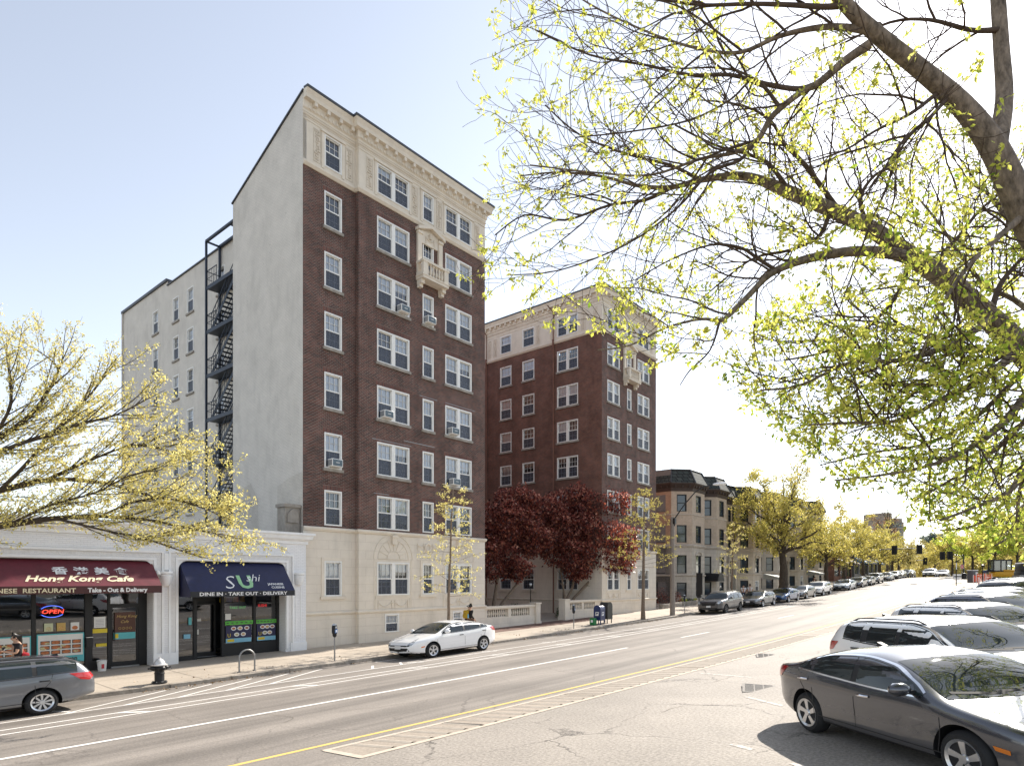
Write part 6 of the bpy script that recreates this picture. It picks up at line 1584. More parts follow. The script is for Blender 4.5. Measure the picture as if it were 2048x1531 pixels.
c_grey, c_white, c_char, c_dgrey, c_blue, c_navy, c_silv, c_black, c_sblue, c_beige = (.17, .18, .2, .7, .3), (.88, .88, .88, .0, .22), (.078, .082, .096, .6, .2), (.09, .092, .1, .6, .3), (.03, .1, .26, .5, .3), (.02, .028, .06, .5, .28), (.5, .52, .54, .8, .3), (.015, .015, .018, .3, .25), (.38, .45, .56, .6, .3), (.5, .47, .4, .5, .3)
GL = 'cars parked along the left kerb'; GR = 'cars parked nose in on the right'
vw = car('wagon', 'ten', 'wide', st_xy(3.1, -20.45), ROT+math.pi, c_grey, 'grey estate car with roof rails, cut off by the left edge of the photo', GL, chrome=False)
car('fast', 'split', 'slim', st_xy(19.82, -20.6), DOWN, c_white, 'white sloping hatchback parked alone in front of the tall brick building', GL)
left = [('boxy', 'dark', 'tall', 51.5, c_dgrey, 'dark grey boxy suv, first of the row parked beyond the mailboxes'), ('hatch', 'split', 'wide', 60.3, c_grey, 'grey hatchback parked right behind the dark boxy suv'), ('sedan', 'split', 'wide', 68.0, c_blue, 'bright blue sedan parked under the big yellow tree'),
        ('hatch', 'five', 'wide', 74.3, c_dgrey, 'dark grey hatchback hidden between the blue sedan and the white suv'), ('suv', 'split', 'tall', 81.0, c_white, 'white suv with dark grille parked just past the big yellow tree'), ('sedan', 'split', 'tall', 94.5, c_sblue, 'pale blue sedan with dark front, parked after a gap behind the white suv'),
        ('hatch', 'five', 'wide', 102, c_navy, 'dark navy hatchback tucked behind the pale blue sedan'), ('sedan', 'split', 'wide', 108, c_dgrey, 'dark grey sedan between the navy hatchback and the grey suv up the street'), ('suv', 'five', 'tall', 114, c_dgrey, 'dark suv standing tall in the far row before the silver sedan'),
        ('sedan', 'split', 'wide', 124, c_silv, 'silver sedan far up the left kerb'), ('hatch', 'split', 'wide', 131.5, c_dgrey, 'small dark hatchback right behind the far silver sedan'), ('hatch', 'split', 'wide', 137, c_beige, 'pale beige car near the end of the far parked row'), ('suv', 'split', 'tall', 142.5, c_navy, 'dark suv next to last in the far parked row'), ('suv', 'split', 'wide', 147.5, c_silv, 'silver suv, last of the far parked row at the crest')]
for k, stl, fc, s, pc, lb in left: car(k, stl, fc, st_xy(s, -20.45), DOWN, pc, lb, GL)
car('suv', 'split', 'tall', st_xy(146, -16.6), DOWN, c_white, 'white suv driving toward us at the top of the street', None, name='moving_car')
car('sedan', 'split', 'wide', st_xy(153, -15.2), DOWN, c_white, 'white car behind the white suv at the crest of the street', None, name='moving_car')
HD = R(-84)
right = [('sedan', 'five', 'wide', 0, c_char, 'dark grey sedan in the right foreground'), ('suv', 'five', 'wide', 3.7, c_white, 'white crossover with black roof rails just behind the dark grey sedan'), ('suv', 'split', 'wide', 10.3, c_white, 'white suv whose roof and windscreen show above the nearer white crossover'),
         ('suv', 'dark', 'tall', 18.3, c_navy, 'navy crossover with dark windows, third row back on the right'), ('suv', 'split', 'tall', 22.6, c_silv, 'silver suv whose roof shows just above the navy crossover'), ('suv', 'split', 'wide', 26.6, c_dgrey, 'grey suv roof between the silver suv and the pickup'),
         ('pickup', 'dark', 'tall', 31.5, c_black, 'black pickup truck with red tail lamp sticking out of the parked row'), ('hatch', 'split', 'wide', 39, c_silv, 'silver hatchback far along the right row behind the pickup'), ('suv', 'dark', 'tall', 47.5, c_navy, 'dark suv at the far end of the right row by the orange barriers')]
for k, stl, fc, dsh, pc, lb in right:
    car(k, stl, fc, (6.0+dsh*S_, 8.85+dsh*C_), HD, pc, lb, GR, chrome=(k == 'sedan'), cat='pickup' if k == 'pickup' else 'car', name='pickup_truck' if k == 'pickup' else 'parked_car')
car('sedan', 'split', 'wide', st_xy(134, -5), ROT+R(80), c_blue, 'small blue car crossing the road at the far junction', None, name='moving_car')
# ------------------------------------------------------------------------------------------------ trees
class Twigs:
    def __init__(self, seed): self.r = random.Random(seed); self.lines = []; self.sites = []
    def vec(self, s=1.0):
        r = self.r
        while True:
            v = Vector((r.uniform(-1, 1), r.uniform(-1, 1), r.uniform(-1, 1)))
            if .05 < v.length < 1: return v.normalized()*s
    def curve(self, p, d, L, r0, r1, n=7, wob=.16, lift=0.0):
        pts = [Vector(p)]; d = Vector(d).normalized(); q = Vector(p); st = L/n
        for i in range(n):
            d = (d+self.vec(wob)+Vector((0, 0, lift))).normalized(); q = q+d*st; pts.append(q.copy())
        rad = [r0+(r1-r0)*i/n for i in range(n+1)]
        self.lines.append((pts, rad)); return pts, rad
    def branch(self, pts, rad, levels, prm, lv=0):
        """spawn children along a polyline"""
        r = self.r; P = prm[lv]; cum = [0]
        for a, b in zip(pts[:-1], pts[1:]): cum.append(cum[-1]+(b-a).length)
        tot = cum[-1]; n = max(1, int(round(P['n'] if 'n' in P else tot*P['per'])))
        for k in range(n):
            u = P.get('from', .2)+(1-P.get('from', .2))*(k+r.random())/n; x = u*tot
            i = max(j for j in range(len(cum)) if cum[j] <= x+1e-9); i = min(i, len(pts)-2)
            f = (x-cum[i])/max(1e-6, cum[i+1]-cum[i]); p = pts[i].lerp(pts[i+1], f); tg = (pts[i+1]-pts[i]).normalized()
            side = self.vec(); side = side-tg*side.dot(tg)
            side.z *= P.get('flat', 1.0)
            side = side.normalized() if side.length > .01 else tg.orthogonal()
            bias = P.get('bias')
            d = (tg*P.get('along', .6)+side*P.get('out', .8)+(Vector(bias) if bias else Vector((0, 0, 0)))).normalized()
            rr = rad[i]+(rad[i+1]-rad[i])*f
            L = P['len']*(r.uniform(.6, 1.25))*(1-P.get('taper', .45)*u)
            r0 = min(rr*.7, P['r'])
            c, cr = self.curve(p, d, L, r0, max(.0025, r0*P.get('end', .35)), P.get('seg', 6), P.get('wob', .18), P.get('lift', .03))
            if lv+1 < len(prm): self.branch(c, cr, levels, prm, lv+1)
            if P.get('leaf'):
                for q in range(P['leaf']):
                    w = r.uniform(P.get('lfrom', .35), 1.0); j = min(int(w*(len(c)-1)), len(c)-2)
                    self.sites.append((c[j].lerp(c[j+1], w*(len(c)-1)-j), (c[j+1]-c[j]).normalized()))
    def wood(self, name, m, parent, loc, rmin=0.0):
        mb = MB(smooth=True)
        V, F = [], []
        for pts, rad in self.lines:
            mx = max(rad); n = 9 if mx > .1 else 6 if mx > .03 else 4 if mx > .012 else 3
            self._tube(V, F, pts, rad, n)
        me = bpy.data.meshes.new(name); me.from_pydata([(v[0]-loc[0], v[1]-loc[1], v[2]-loc[2]) for v in V], [], F); me.materials.append(m)
        me.polygons.foreach_set('use_smooth', [True]*len(me.polygons)); me.update()
        o = bpy.data.objects.new(name, me); link(o, parent); return o
    def _tube(self, V, F, pts, rad, n):
        u = None; b = len(V); cs = [(math.cos(2*math.pi*k/n), math.sin(2*math.pi*k/n)) for k in range(n)]; m = len(pts)
        for i, p in enumerate(pts):
            d = (pts[min(i+1, m-1)]-pts[max(i-1, 0)]).normalized()
            u = d.orthogonal().normalized() if u is None else (u-d*u.dot(d)).normalized()
            w = d.cross(u); r = rad[i]
            for c, s in cs: V.append((p.x+(u.x*c+w.x*s)*r, p.y+(u.y*c+w.y*s)*r, p.z+(u.z*c+w.z*s)*r))
        for i in range(m-1):
            for k in range(n):
                a = b+i*n+k; c = b+i*n+(k+1) % n; F.append((a, c, c+n, a+n))
def leaves_mesh(name, sites, m, parent, loc, size, per=1, spread=.0, droop=.3, asp=.5, seed=1, fold=.25):
    """folded diamond leaves (two triangles each), one island per leaf"""
    rg = np.random.default_rng(seed); P = np.array([tuple(s[0]) for s in sites], dtype=np.float64)
    P = np.repeat(P, per, axis=0); n = len(P)
    if n == 0: return None
    P = P+rg.normal(0, spread, (n, 3)) if spread > 0 else P
    D = rg.normal(0, 1, (n, 3)); D[:, 2] -= droop*1.6; D /= np.linalg.norm(D, axis=1)[:, None]
    U = rg.normal(0, 1, (n, 3)); U -= D*np.sum(U*D, axis=1)[:, None]; U /= np.linalg.norm(U, axis=1)[:, None]
    Nn = np.cross(D, U); S = size*rg.uniform(.6, 1.35, n)[:, None]
    a = P; b = P+D*S*.45+U*S*asp*.5+Nn*S*fold*.4; c = P+D*S; d = P+D*S*.45-U*S*asp*.5+Nn*S*fold*.4
    V = np.stack([a, b, c, d], axis=1).reshape(-1, 3)-np.array(tuple(loc))
    me = bpy.data.meshes.new(name); me.vertices.add(4*n); me.vertices.foreach_set('co', V.ravel())
    base = np.arange(n)[:, None]*4
    F = np.concatenate([base+np.array([[0, 1, 2]]), base+np.array([[0, 2, 3]])], axis=1).ravel()
    me.loops.add(6*n); me.loops.foreach_set('vertex_index', F.astype(np.int32)); me.polygons.add(2*n)
    me.polygons.foreach_set('loop_start', np.arange(0, 6*n, 3, dtype=np.int32)); me.polygons.foreach_set('loop_total', np.full(2*n, 3, dtype=np.int32))
    me.materials.append(m); me.update(calc_edges=True); me.validate()
    o = bpy.data.objects.new(name, me); link(o, parent); return o
def px_line(cp):
    """control points (u, v, width px, distance) -> 3D polyline with radii"""
    pts = [at_Y(u, v, y) for u, v, w, y in cp]; rad = [w*.5*y/FPX for u, v, w, y in cp]
    # smooth once
    rad = [q*.86 for q in rad]; P, Rr = [], []
    for i in range(len(pts)-1):
        p0 = pts[max(0, i-1)]; p1 = pts[i]; p2 = pts[i+1]; p3 = pts[min(len(pts)-1, i+2)]
        for k in range(4):
            t = k/4; q = .5*((2*p1)+(p2-p0)*t+(2*p0-5*p1+4*p2-p3)*t*t+(3*p1-p0-3*p2+p3)*t**3)
            P.append(q); Rr.append(rad[i]+(rad[i+1]-rad[i])*t)
    P.append(pts[-1]); Rr.append(rad[-1]); return P, Rr
# ---- the big tree whose limbs hang in from the right
T0 = Twigs(21)
base = W(10.2, 2.4, gz(10, 1.6)+.1)
L1 = [(2330, 900, 105, 6.9), (2210, 720, 98, 7.0), (2120, 560, 92, 7.0), (2048, 425, 84, 7.0), (1990, 300, 74, 7.0), (1925, 212, 60, 7.0), (1840, 138, 50, 6.9), (1760, 74, 45, 6.8), (1690, 8, 38, 6.7), (1630, -70, 32, 6.6)]
L1b = [(1992, 300, 62, 7.0), (2008, 200, 50, 7.2), (2002, 90, 44, 7.3), (1992, -60, 40, 7.4)]
L2 = [(2330, 900, 100, 6.9), (2200, 800, 90, 7.3), (2090, 730, 76, 7.6), (2035, 688, 68, 7.8), (1980, 635, 58, 7.9), (1900, 566, 52, 8.0), (1820, 510, 47, 8.1), (1740, 456, 42, 8.2), (1660, 418, 38, 8.3), (1575, 383, 34, 8.4), (1520, 360, 25, 8.5), (1470, 351, 21, 8.6), (1400, 360, 16, 8.7), (1345, 374, 13, 8.8), (1280, 372, 10, 8.9), (1200, 352, 7, 9.0), (1110, 345, 5, 9.0), (1040, 352, 3, 9.0)]
L2b = [(1850, 530, 34, 8.05), (1790, 508, 27, 7.9), (1720, 502, 23, 7.8), (1650, 510, 21, 7.7), (1590, 525, 18, 7.6), (1540, 548, 16, 7.5), (1500, 588, 14, 7.5), (1462, 626, 12, 7.4), (1440, 641, 10, 7.4), (1400, 638, 6, 7.5), (1330, 656, 5, 7.6), (1260, 690, 4, 7.7), (1195, 700, 3, 7.7)]
sub = [
 [(1740, 88, 22, 6.8), (1690, 122, 19, 6.9), (1640, 164, 16, 7.0), (1600, 186, 14, 7.1), (1545, 232, 13, 7.2), (1515, 280, 12, 7.3), (1470, 305, 9, 7.4), (1400, 318, 7, 7.5), (1300, 350, 5, 7.6), (1190, 345, 4, 7.7), (1060, 330, 3, 7.8)],
 [(1632, 168, 12, 7.03), (1595, 178, 11, 7.1), (1530, 168, 10, 7.2), (1460, 150, 8, 7.3), (1380, 150, 7, 7.4), (1290, 130, 5, 7.5), (1180, 110, 4, 7.5), (1070, 60, 3, 7.6)],
 [(1748, 64, 20, 6.78), (1700, 56, 17, 6.8), (1640, 55, 14, 6.9), (1560, 72, 11, 7.0), (1480, 105, 9, 7.1), (1400, 98, 7, 7.2), (1310, 70, 5, 7.3), (1200, 20, 4, 7.4), (1120, -30, 3, 7.4)],
 [(1692, 10, 16, 6.7), (1650, 14, 13, 6.7), (1580, 10, 11, 6.8), (1500, 8, 9, 6.9), (1400, 10, 7, 7.0), (1300, -5, 5, 7.0)],
 [(1515, 280, 9, 7.3), (1480, 320, 8, 7.2), (1420, 345, 7, 7.2), (1350, 420, 5, 7.2), (1250, 490, 4, 7.3), (1120, 540, 3, 7.4), (1020, 550, 2.4, 7.4)],
 [(1560, 215, 9, 7.2), (1510, 160, 7, 7.1), (1460, 200, 6, 7.0), (1380, 240, 5, 7.0), (1270, 262, 4, 7.1), (1150, 275, 3, 7.1)],
 [(1680, 425, 14, 8.3), (1610, 330, 10, 8.2), (1570, 290, 8, 8.2), (1540, 240, 6, 8.1), (1480, 210, 5, 8.1), (1400, 200, 3, 8.1)],
 [(1900, 190, 12, 7.0), (1860, 235, 10, 6.8), (1800, 290, 8, 6.6), (1775, 370, 7, 6.5), (1740, 450, 6, 6.4), (1700, 560, 4, 6.4), (1670, 640, 3, 6.4)],
 [(1912, 198, 14, 6.98), (1885, 182, 10, 7.0), (1820, 228, 8, 6.8), (1750, 262, 6, 6.7), (1690, 300, 5, 6.6), (1600, 330, 3, 6.6)],
 [(2000, 60, 14, 7.3), (1940, 60, 11, 7.2), (1860, 40, 8, 7.1), (1780, 45, 6, 7.1), (1680, 90, 4, 7.1)],
 [(1345, 374, 10, 8.8), (1290, 400, 8, 8.9), (1220, 410, 6, 9.0), (1130, 440, 5, 9.1), (1050, 430, 3.5, 9.1), (990, 470, 3, 9.1)],
 [(1400, 360, 9, 8.7), (1340, 330, 7, 8.8), (1260, 310, 5, 8.8), (1160, 270, 4, 8.8), (1090, 210, 3, 8.8)],
 [(1580, 385, 12, 8.4), (1540, 330, 9, 8.3), (1500, 310, 7, 8.3), (1430, 290, 5, 8.3), (1350, 250, 4, 8.3)],
 [(1560, 545, 10, 7.5), (1520, 520, 8, 7.5), (1480, 495, 7, 7.5), (1420, 490, 5, 7.5), (1340, 520, 4, 7.5), (1270, 560, 3, 7.5)],
 [(1440, 641, 7, 7.4), (1420, 700, 5, 7.3), (1380, 740, 4, 7.3), (1360, 770, 3, 7.3)],
 [(1980, 640, 20, 7.8), (1900, 690, 15, 7.4), (1800, 720, 11, 7.2), (1700, 725, 8, 7.1), (1600, 770, 6, 7.0), (1520, 780, 4, 7.0)],
 [(2040, 700, 24, 7.7), (1960, 760, 18, 7.4), (1880, 800, 13, 7.2), (1800, 840, 9, 7.1), (1700, 845, 6, 7.0), (1600, 850, 4, 7.0)],
 [(2090, 740, 26, 7.5), (2020, 830, 18, 7.2), (1950, 890, 13, 7.0), (1860, 930, 9, 6.9), (1760, 950, 6, 6.9), (1670, 960, 4, 6.9)],
 [(2150, 780, 26, 7.2), (2080, 900, 18, 7.0), (2020, 980, 12, 6.9), (1960, 1010, 8, 6.9), (1880, 1040, 5, 6.9)],
 [(2048, 430, 20, 7.0), (1990, 480, 14, 6.8), (1930, 540, 10, 6.7), (1880, 620, 7, 6.6), (1840, 720, 5, 6.6)],
 [(1990, 640, 16, 7.8), (1930, 720, 12, 7.6), (1850, 780, 9, 7.5), (1760, 800, 7, 7.5), (1650, 830, 5, 7.5), (1540, 860, 3, 7.5)],
 [(2060, 720, 18, 7.6), (2010, 780, 13, 7.9), (1930, 850, 10, 8.0), (1840, 890, 7, 8.1), (1740, 905, 5, 8.1), (1640, 930, 3, 8.2)],
 [(1900, 566, 16, 8.0), (1880, 520, 12, 8.2), (1920, 470, 9, 8.3), (1960, 420, 7, 8.3), (2010, 380, 5, 8.3)],
 [(1980, 635, 16, 7.9), (2000, 570, 12, 8.2), (2040, 520, 9, 8.3), (2080, 470, 6, 8.4)],
 [(1740, 456, 12, 8.2), (1720, 400, 9, 8.4), (1750, 350, 7, 8.5), (1800, 330, 5, 8.5)],
 [(2040, 690, 14, 8.0), (1990, 720, 11, 8.4), (1920, 760, 8, 8.6), (1840, 770, 6, 8.7), (1740, 760, 4, 8.8)],
 [(2100, 760, 18, 8.2), (2050, 840, 13, 8.5), (1990, 900, 10, 8.7), (1900, 960, 7, 8.8), (1830, 1000, 4, 8.9)],
 [(1660, 418, 12, 8.3), (1640, 470, 9, 8.2), (1580, 500, 7, 8.1), (1500, 520, 5, 8.1), (1400, 600, 3, 8.1)],
 [(2120, 770, 18, 8.6), (2060, 900, 13, 9), (2010, 1000, 9, 9.3), (1950, 1050, 6, 9.4), (1880, 1060, 4, 9.5)],
 [(2150, 760, 20, 9.4), (2080, 860, 14, 9.8), (2040, 980, 10, 10), (2030, 1060, 6, 10.2), (1990, 1090, 4, 10.3)],
 [(2060, 700, 16, 8.4), (1980, 700, 12, 9), (1890, 690, 9, 9.3), (1790, 650, 6, 9.5), (1700, 640, 4, 9.6)],
 [(2080, 640, 16, 8.4), (2030, 600, 12, 9), (1960, 560, 9, 9.4), (1880, 450, 6, 9.6), (1840, 400, 4, 9.7)],
 [(2100, 560, 16, 8.4), (2040, 480, 12, 9.2), (1990, 400, 8, 9.6), (1930, 360, 5, 9.8)],
 [(1820, 510, 14, 8.1), (1800, 580, 10, 8.0), (1740, 650, 8, 7.9), (1660, 700, 6, 7.8), (1570, 720, 4, 7.8)],
]
pr_f = [dict(per=4.6, len=1.45, r=.013, **{'from': .1}, along=.75, out=.75, wob=.2, lift=.0, taper=.3, seg=9, flat=.95, leaf=1, lfrom=.9),
        dict(per=5.2, len=.62, r=.0055, **{'from': .12}, along=.7, out=.75, wob=.24, lift=.05, seg=6, end=.6, leaf=1, lfrom=.9)]
pr_low = [dict(pr_f[0], per=6.5), dict(pr_f[1], per=6.2)]
for i, cp in enumerate([L1, L1b, L2, L2b]+sub):
    cp = [(u, v, w_*((.74, .72, .84)[i] if i < 3 else 1), y) for u, v, w_, y in cp]
    pts, rad = px_line(cp)
    T0.lines.append((pts, rad))
    u_, v_ = sum(q[0] for q in cp)/len(cp), sum(q[1] for q in cp)/len(cp)
    low = u_ > 1550 and v_ > 380
    if i >= 4: T0.branch(pts, rad, 2, pr_low if low else pr_f)
    elif i == 3: T0.branch(pts[6:], rad[6:], 2, pr_f)
    elif i == 2: T0.branch(pts[22:], rad[22:], 2, pr_f)
fk = T0.lines[0][0][0]
tp = [base, base+Vector((.05, .0, 1.2)), base.lerp(fk, .6)+Vector((.2, 0, .2)), fk]
T0.lines.append((tp, [.42, .36, .33, .3]))
big = empty('street_tree', base, 0, 'large bare limbed tree leaning in from the right with sparse lime green leaves', 'tree')
def low_limit(u):       # lower outline of the hanging twigs
    pts = [(900, 640), (1180, 720), (1460, 800), (1560, 870), (1650, 965), (1700, 985), (1760, 960), (1850, 1060), (1950, 1095), (2060, 1120), (3000, 1300)]
    for (a, b), (c, d) in zip(pts[:-1], pts[1:]):
        if a <= u <= c: return b+(d-b)*(u-a)/(c-a)
    return 600
def px(p): return CX+FPX*p.x/p.y, HY-FPX*(p.z-HC)/p.y
def too_low(p): u, v = px(p); return v > low_limit(u)+rl.uniform(-40, 10)
thick = Twigs(1); thick.lines = [l for l in T0.lines if max(l[1]) > .045]; thin = Twigs(1); thin.lines = [l for l in T0.lines if max(l[1]) <= .045]
rl = random.Random(6); thin.lines = [l for l in thin.lines if not too_low(l[0][-1])]; T0.sites = [q for q in T0.sites if not too_low(q[0])]
thick.wood('trunk', M['bark'], big, base); thin.wood('branches', M['twig'], big, base)
rl = random.Random(5)
def lowright(p): u = CX+FPX*p.x/p.y; v = HY-FPX*(p.z-HC)/p.y; return (u-1500)/550*.5+(v-250)/700
sA, sB = [], []
for st in T0.sites:
    k = lowright(st[0])
    if rl.random() > .5+.5*max(0, min(1, k)): continue
    (sB if rl.random() < k*.55 else sA).append(st)
leaves_mesh('foliage', sA, M['leaf_lime'], big, base, .06, per=11, spread=.03, droop=.45, seed=3)
leaves_mesh('foliage', sB, M['leaf_green'], big, base, .07, per=10, spread=.045, droop=.45, seed=4)
# ---- a general tree: limbs aimed into an ellipsoid crown
def crown_tree(name, loc, h0, cz, rx, rz, tr, seed, nl, label, leafm, leafsize, per, wood=None, group=None, prm=None, spread=.05, lean=(0, 0), droop=.2, cat='tree', up=.35, ry=None, asp=.55, leafn=None):
    T_ = Twigs(seed); r = T_.r; loc = Vector(loc); c = loc+Vector((lean[0], lean[1], cz)); ry = ry or rx
    tr_pts = [loc+Vector((0, 0, -.15)), loc+Vector((0, 0, h0*.3)), loc+Vector((lean[0]*.2, lean[1]*.2, h0)), loc+Vector((lean[0]*.5, lean[1]*.5, h0+(cz-h0)*.6)), c+Vector((0, 0, rz*.65))]
    tr_r = [tr*1.25, tr, tr*.85, tr*.5, tr*.08]
    P = [tr_pts[0]]; Rr = [tr_r[0]]
    for a, b, ra, rb in zip(tr_pts[:-1], tr_pts[1:], tr_r[:-1], tr_r[1:]):
        for k in range(1, 5): P.append(a.lerp(b, k/4)+T_.vec(tr*.18)); Rr.append(ra+(rb-ra)*k/4)
    T_.lines.append((P, Rr))
    for k in range(nl):
        a = 2*math.pi*(k*.618+r.uniform(-.08, .08)); e = math.asin(max(-.55, min(.95, -.5+1.45*(k+.5)/nl)))
        rad = r.uniform(.7, 1.0); tgt = c+Vector((rx*rad*math.cos(a)*math.cos(e), ry*rad*math.sin(a)*math.cos(e), rz*rad*math.sin(e)))
        u = .18+.62*max(0, math.sin(e)+.4)/1.4*r.uniform(.7, 1.1); z0 = h0+(cz+rz*.4-h0)*u*.8; i = min(range(len(P)), key=lambda j: abs(P[j].z-loc.z-z0)); p0 = P[i]
        mid_ = p0.lerp(tgt, .45)+Vector((0, 0, (tgt-p0).length*.16))
        n = 9; L = [((p0*(1-q)+mid_*q)*(1-q)+(mid_*(1-q)+tgt*q)*q)+T_.vec(.02*rx if 0 < q < 1 else 0) if 0 < q else p0 for q in [j/n for j in range(n+1)]]
        r0 = min(Rr[i]*.6, tr*.5); RR = [r0*(1-j/n)+.006 for j in range(n+1)]
        T_.lines.append((L, RR)); T_.branch(L, RR, 2, prm)
    o = empty(name, loc, 0, label, cat, group)
    T_.wood('trunk', wood or M['bark_dark'], o, loc)
    s = T_.sites
    if leafn and len(s) > leafn: s = random.Random(2).sample(s, leafn)
    if per: leaves_mesh('foliage' if name != 'shrub' else 'foliage', s, leafm, o, loc, leafsize, per=per, spread=spread, droop=droop, seed=seed, asp=asp)
    return o
def P2(k=1.0, leaf=4, n1=9, n2=6, **kw):
    a = dict(n=n1, len=1.5*k, r=.03*k, along=.55, out=.85, wob=.2, lift=.04, leaf=2, seg=5, **{'from': .2}); b = dict(n=n2, len=.7*k, r=.010*k, along=.5, out=.9, wob=.25, lift=.05, leaf=leaf, seg=4, lfrom=.3, **{'from': .15})
    a.update(kw); return [a, b]
# left tree in gold flower, trunk beyond the left edge
lt = W(.6, -22.3)
lp = Vector((-15.4, 15.6, 0.1))
TL = Twigs(33)
LT = [[(-420, 1000, 60, 15.5), (-250, 1040, 44, 15.8), (-100, 1062, 34, 16), (20, 1048, 26, 16.3), (110, 1036, 20, 16.6), (200, 1032, 14, 16.9), (300, 1040, 9, 17.2), (400, 1060, 6, 17.4), (465, 1072, 3, 17.5)],
      [(-420, 980, 60, 15.5), (-260, 985, 42, 16.2), (-120, 995, 32, 16.8), (0, 980, 24, 17.3), (90, 960, 18, 17.8), (190, 962, 12, 18.2), (300, 990, 8, 18.6), (420, 1010, 4, 19)],
      [(-420, 960, 60, 15.5), (-280, 940, 40, 15.8), (-130, 920, 30, 16.2), (-20, 885, 22, 16.6), (60, 830, 16, 16.9), (100, 775, 11, 17.1), (115, 735, 7, 17.2), (75, 700, 3, 17.3)],
      [(-130, 900, 24, 16.2), (-20, 905, 19, 16.2), (60, 880, 14, 16.3), (150, 850, 11, 16.5), (230, 830, 7, 16.7), (290, 800, 4, 16.9)],
      [(0, 980, 16, 17.3), (50, 930, 13, 17.3), (110, 860, 10, 17.5), (180, 790, 7, 17.7), (215, 740, 4, 17.9)],
      [(90, 960, 12, 17.8), (180, 920, 9, 18), (270, 890, 7, 18.2), (350, 905, 5, 18.4), (400, 930, 3, 18.6)],
      [(110, 1036, 12, 16.6), (210, 1060, 8, 16.5), (300, 1080, 6, 16.5), (390, 1110, 3, 16.5)],
      [(-20, 885, 14, 16.6), (20, 815, 10, 16.4), (20, 765, 7, 16.3), (15, 725, 4, 16.2)],
      [(-280, 930, 30, 15.8), (-200, 850, 22, 15.9), (-120, 790, 14, 16), (-40, 735, 7, 16.2)],
      [(200, 1032, 9, 16.9), (280, 1000, 7, 17.1), (360, 1000, 5, 17.3), (440, 1030, 3, 17.4)],
      [(20, 1048, 12, 16.3), (100, 1010, 9, 16.2), (190, 985, 7, 16.3), (260, 950, 5, 16.4), (320, 940, 3, 16.5)]]
pl = [dict(per=5.0, len=1.9, r=.017, along=.95, out=.5, wob=.1, lift=.03, taper=.35, seg=7, leaf=3, lfrom=.3, bias=(.35, .05, .12), **{'from': .12}),
      dict(per=5.5, len=.6, r=.006, along=.9, out=.5, wob=.14, lift=.04, seg=5, leaf=3, lfrom=.3, **{'from': .1})]
for cp in LT:
    p, r_ = px_line(cp); r_ = [q*.6 for q in r_]; TL.lines.append((p, r_)); TL.branch(p, r_, 2, pl)
fk = at_Y(-420, 980, 15.5); lp = Vector((fk.x-.4, fk.y-.1, sw(-1, -22)))
TL.lines.append(([lp, lp+Vector((0, 0, 1.5)), lp.lerp(fk, .8), fk], [.42, .36, .34, .3]))
lo = empty('street_tree', lp, 0, 'golden flowering tree reaching in from the left in front of the shops', 'tree')
TL.wood('trunk', M['bark_dark'], lo, lp)
leaves_mesh('foliage', TL.sites, M['leaf_gold'], lo, lp, .078, per=4, spread=.05, droop=.25, seed=8, asp=.5)
# young street trees with whorled branches
def young_tree(loc, h, seed, label, leafm, dens, lean=0.0, r0=.075, blen=1.5, start=.33):
    T_ = Twigs(seed); loc = Vector(loc); P = [loc+Vector((lean*(i/10)**1.5, 0, h*i/10))+T_.vec(.015) for i in range(11)]; Rr = [r0*1.5, r0*1.1]+[r0*(1-.085*i) for i in range(9)]
    T_.lines.append((P, Rr)); n = int(dens*h)
    for k in range(n):
        u = start+(1-start)*(k+T_.r.random())/n; i = min(int(u*10), 9); p = P[i].lerp(P[i+1], u*10-i); a = k*2.4+T_.r.random()
        L = blen*(1.05-.75*((u-start)/(1-start))**1.3)*T_.r.uniform(.7, 1.15)
        c, cr = T_.curve(p, (math.cos(a), math.sin(a), T_.r.uniform(-.05, .3)), L, .014, .004, 7, .13, .01)
        T_.branch(c, cr, 1, [dict(n=6, len=.45, r=.006, along=.7, out=.7, wob=.2, lift=.02, leaf=4, lfrom=.2, seg=4, flat=.5, **{'from': .25})])
    o = empty('young_tree', loc, 0, label, 'tree'); T_.wood('trunk', M['bark_pale'], o, loc)
    leaves_mesh('foliage', T_.sites, leafm, o, loc, .085, per=3, spread=.04, seed=seed); return o
young_tree(W(21.6, -22.2, sw(21.6, -22.2)), 7.6, 5, 'slim young tree with pale gold leaves behind the white hatchback', M['leaf_gold'], 5.5, .25, start=.3, blen=1.75)
young_tree(W(40.9, -22.0, sw(40.9, -22)), 9.3, 6, 'young street tree with yellow green leaves next to the mailboxes', M['leaf_olive'], 6.5, .1, .12, 2.6, start=.4)
young_tree(W(58.4, -22.2, sw(58.4, -22.2)), 7.5, 17, 'nearly bare young tree behind the dark boxy suv', M['leaf_gold'], 4.5, .2, .1, 2.0)
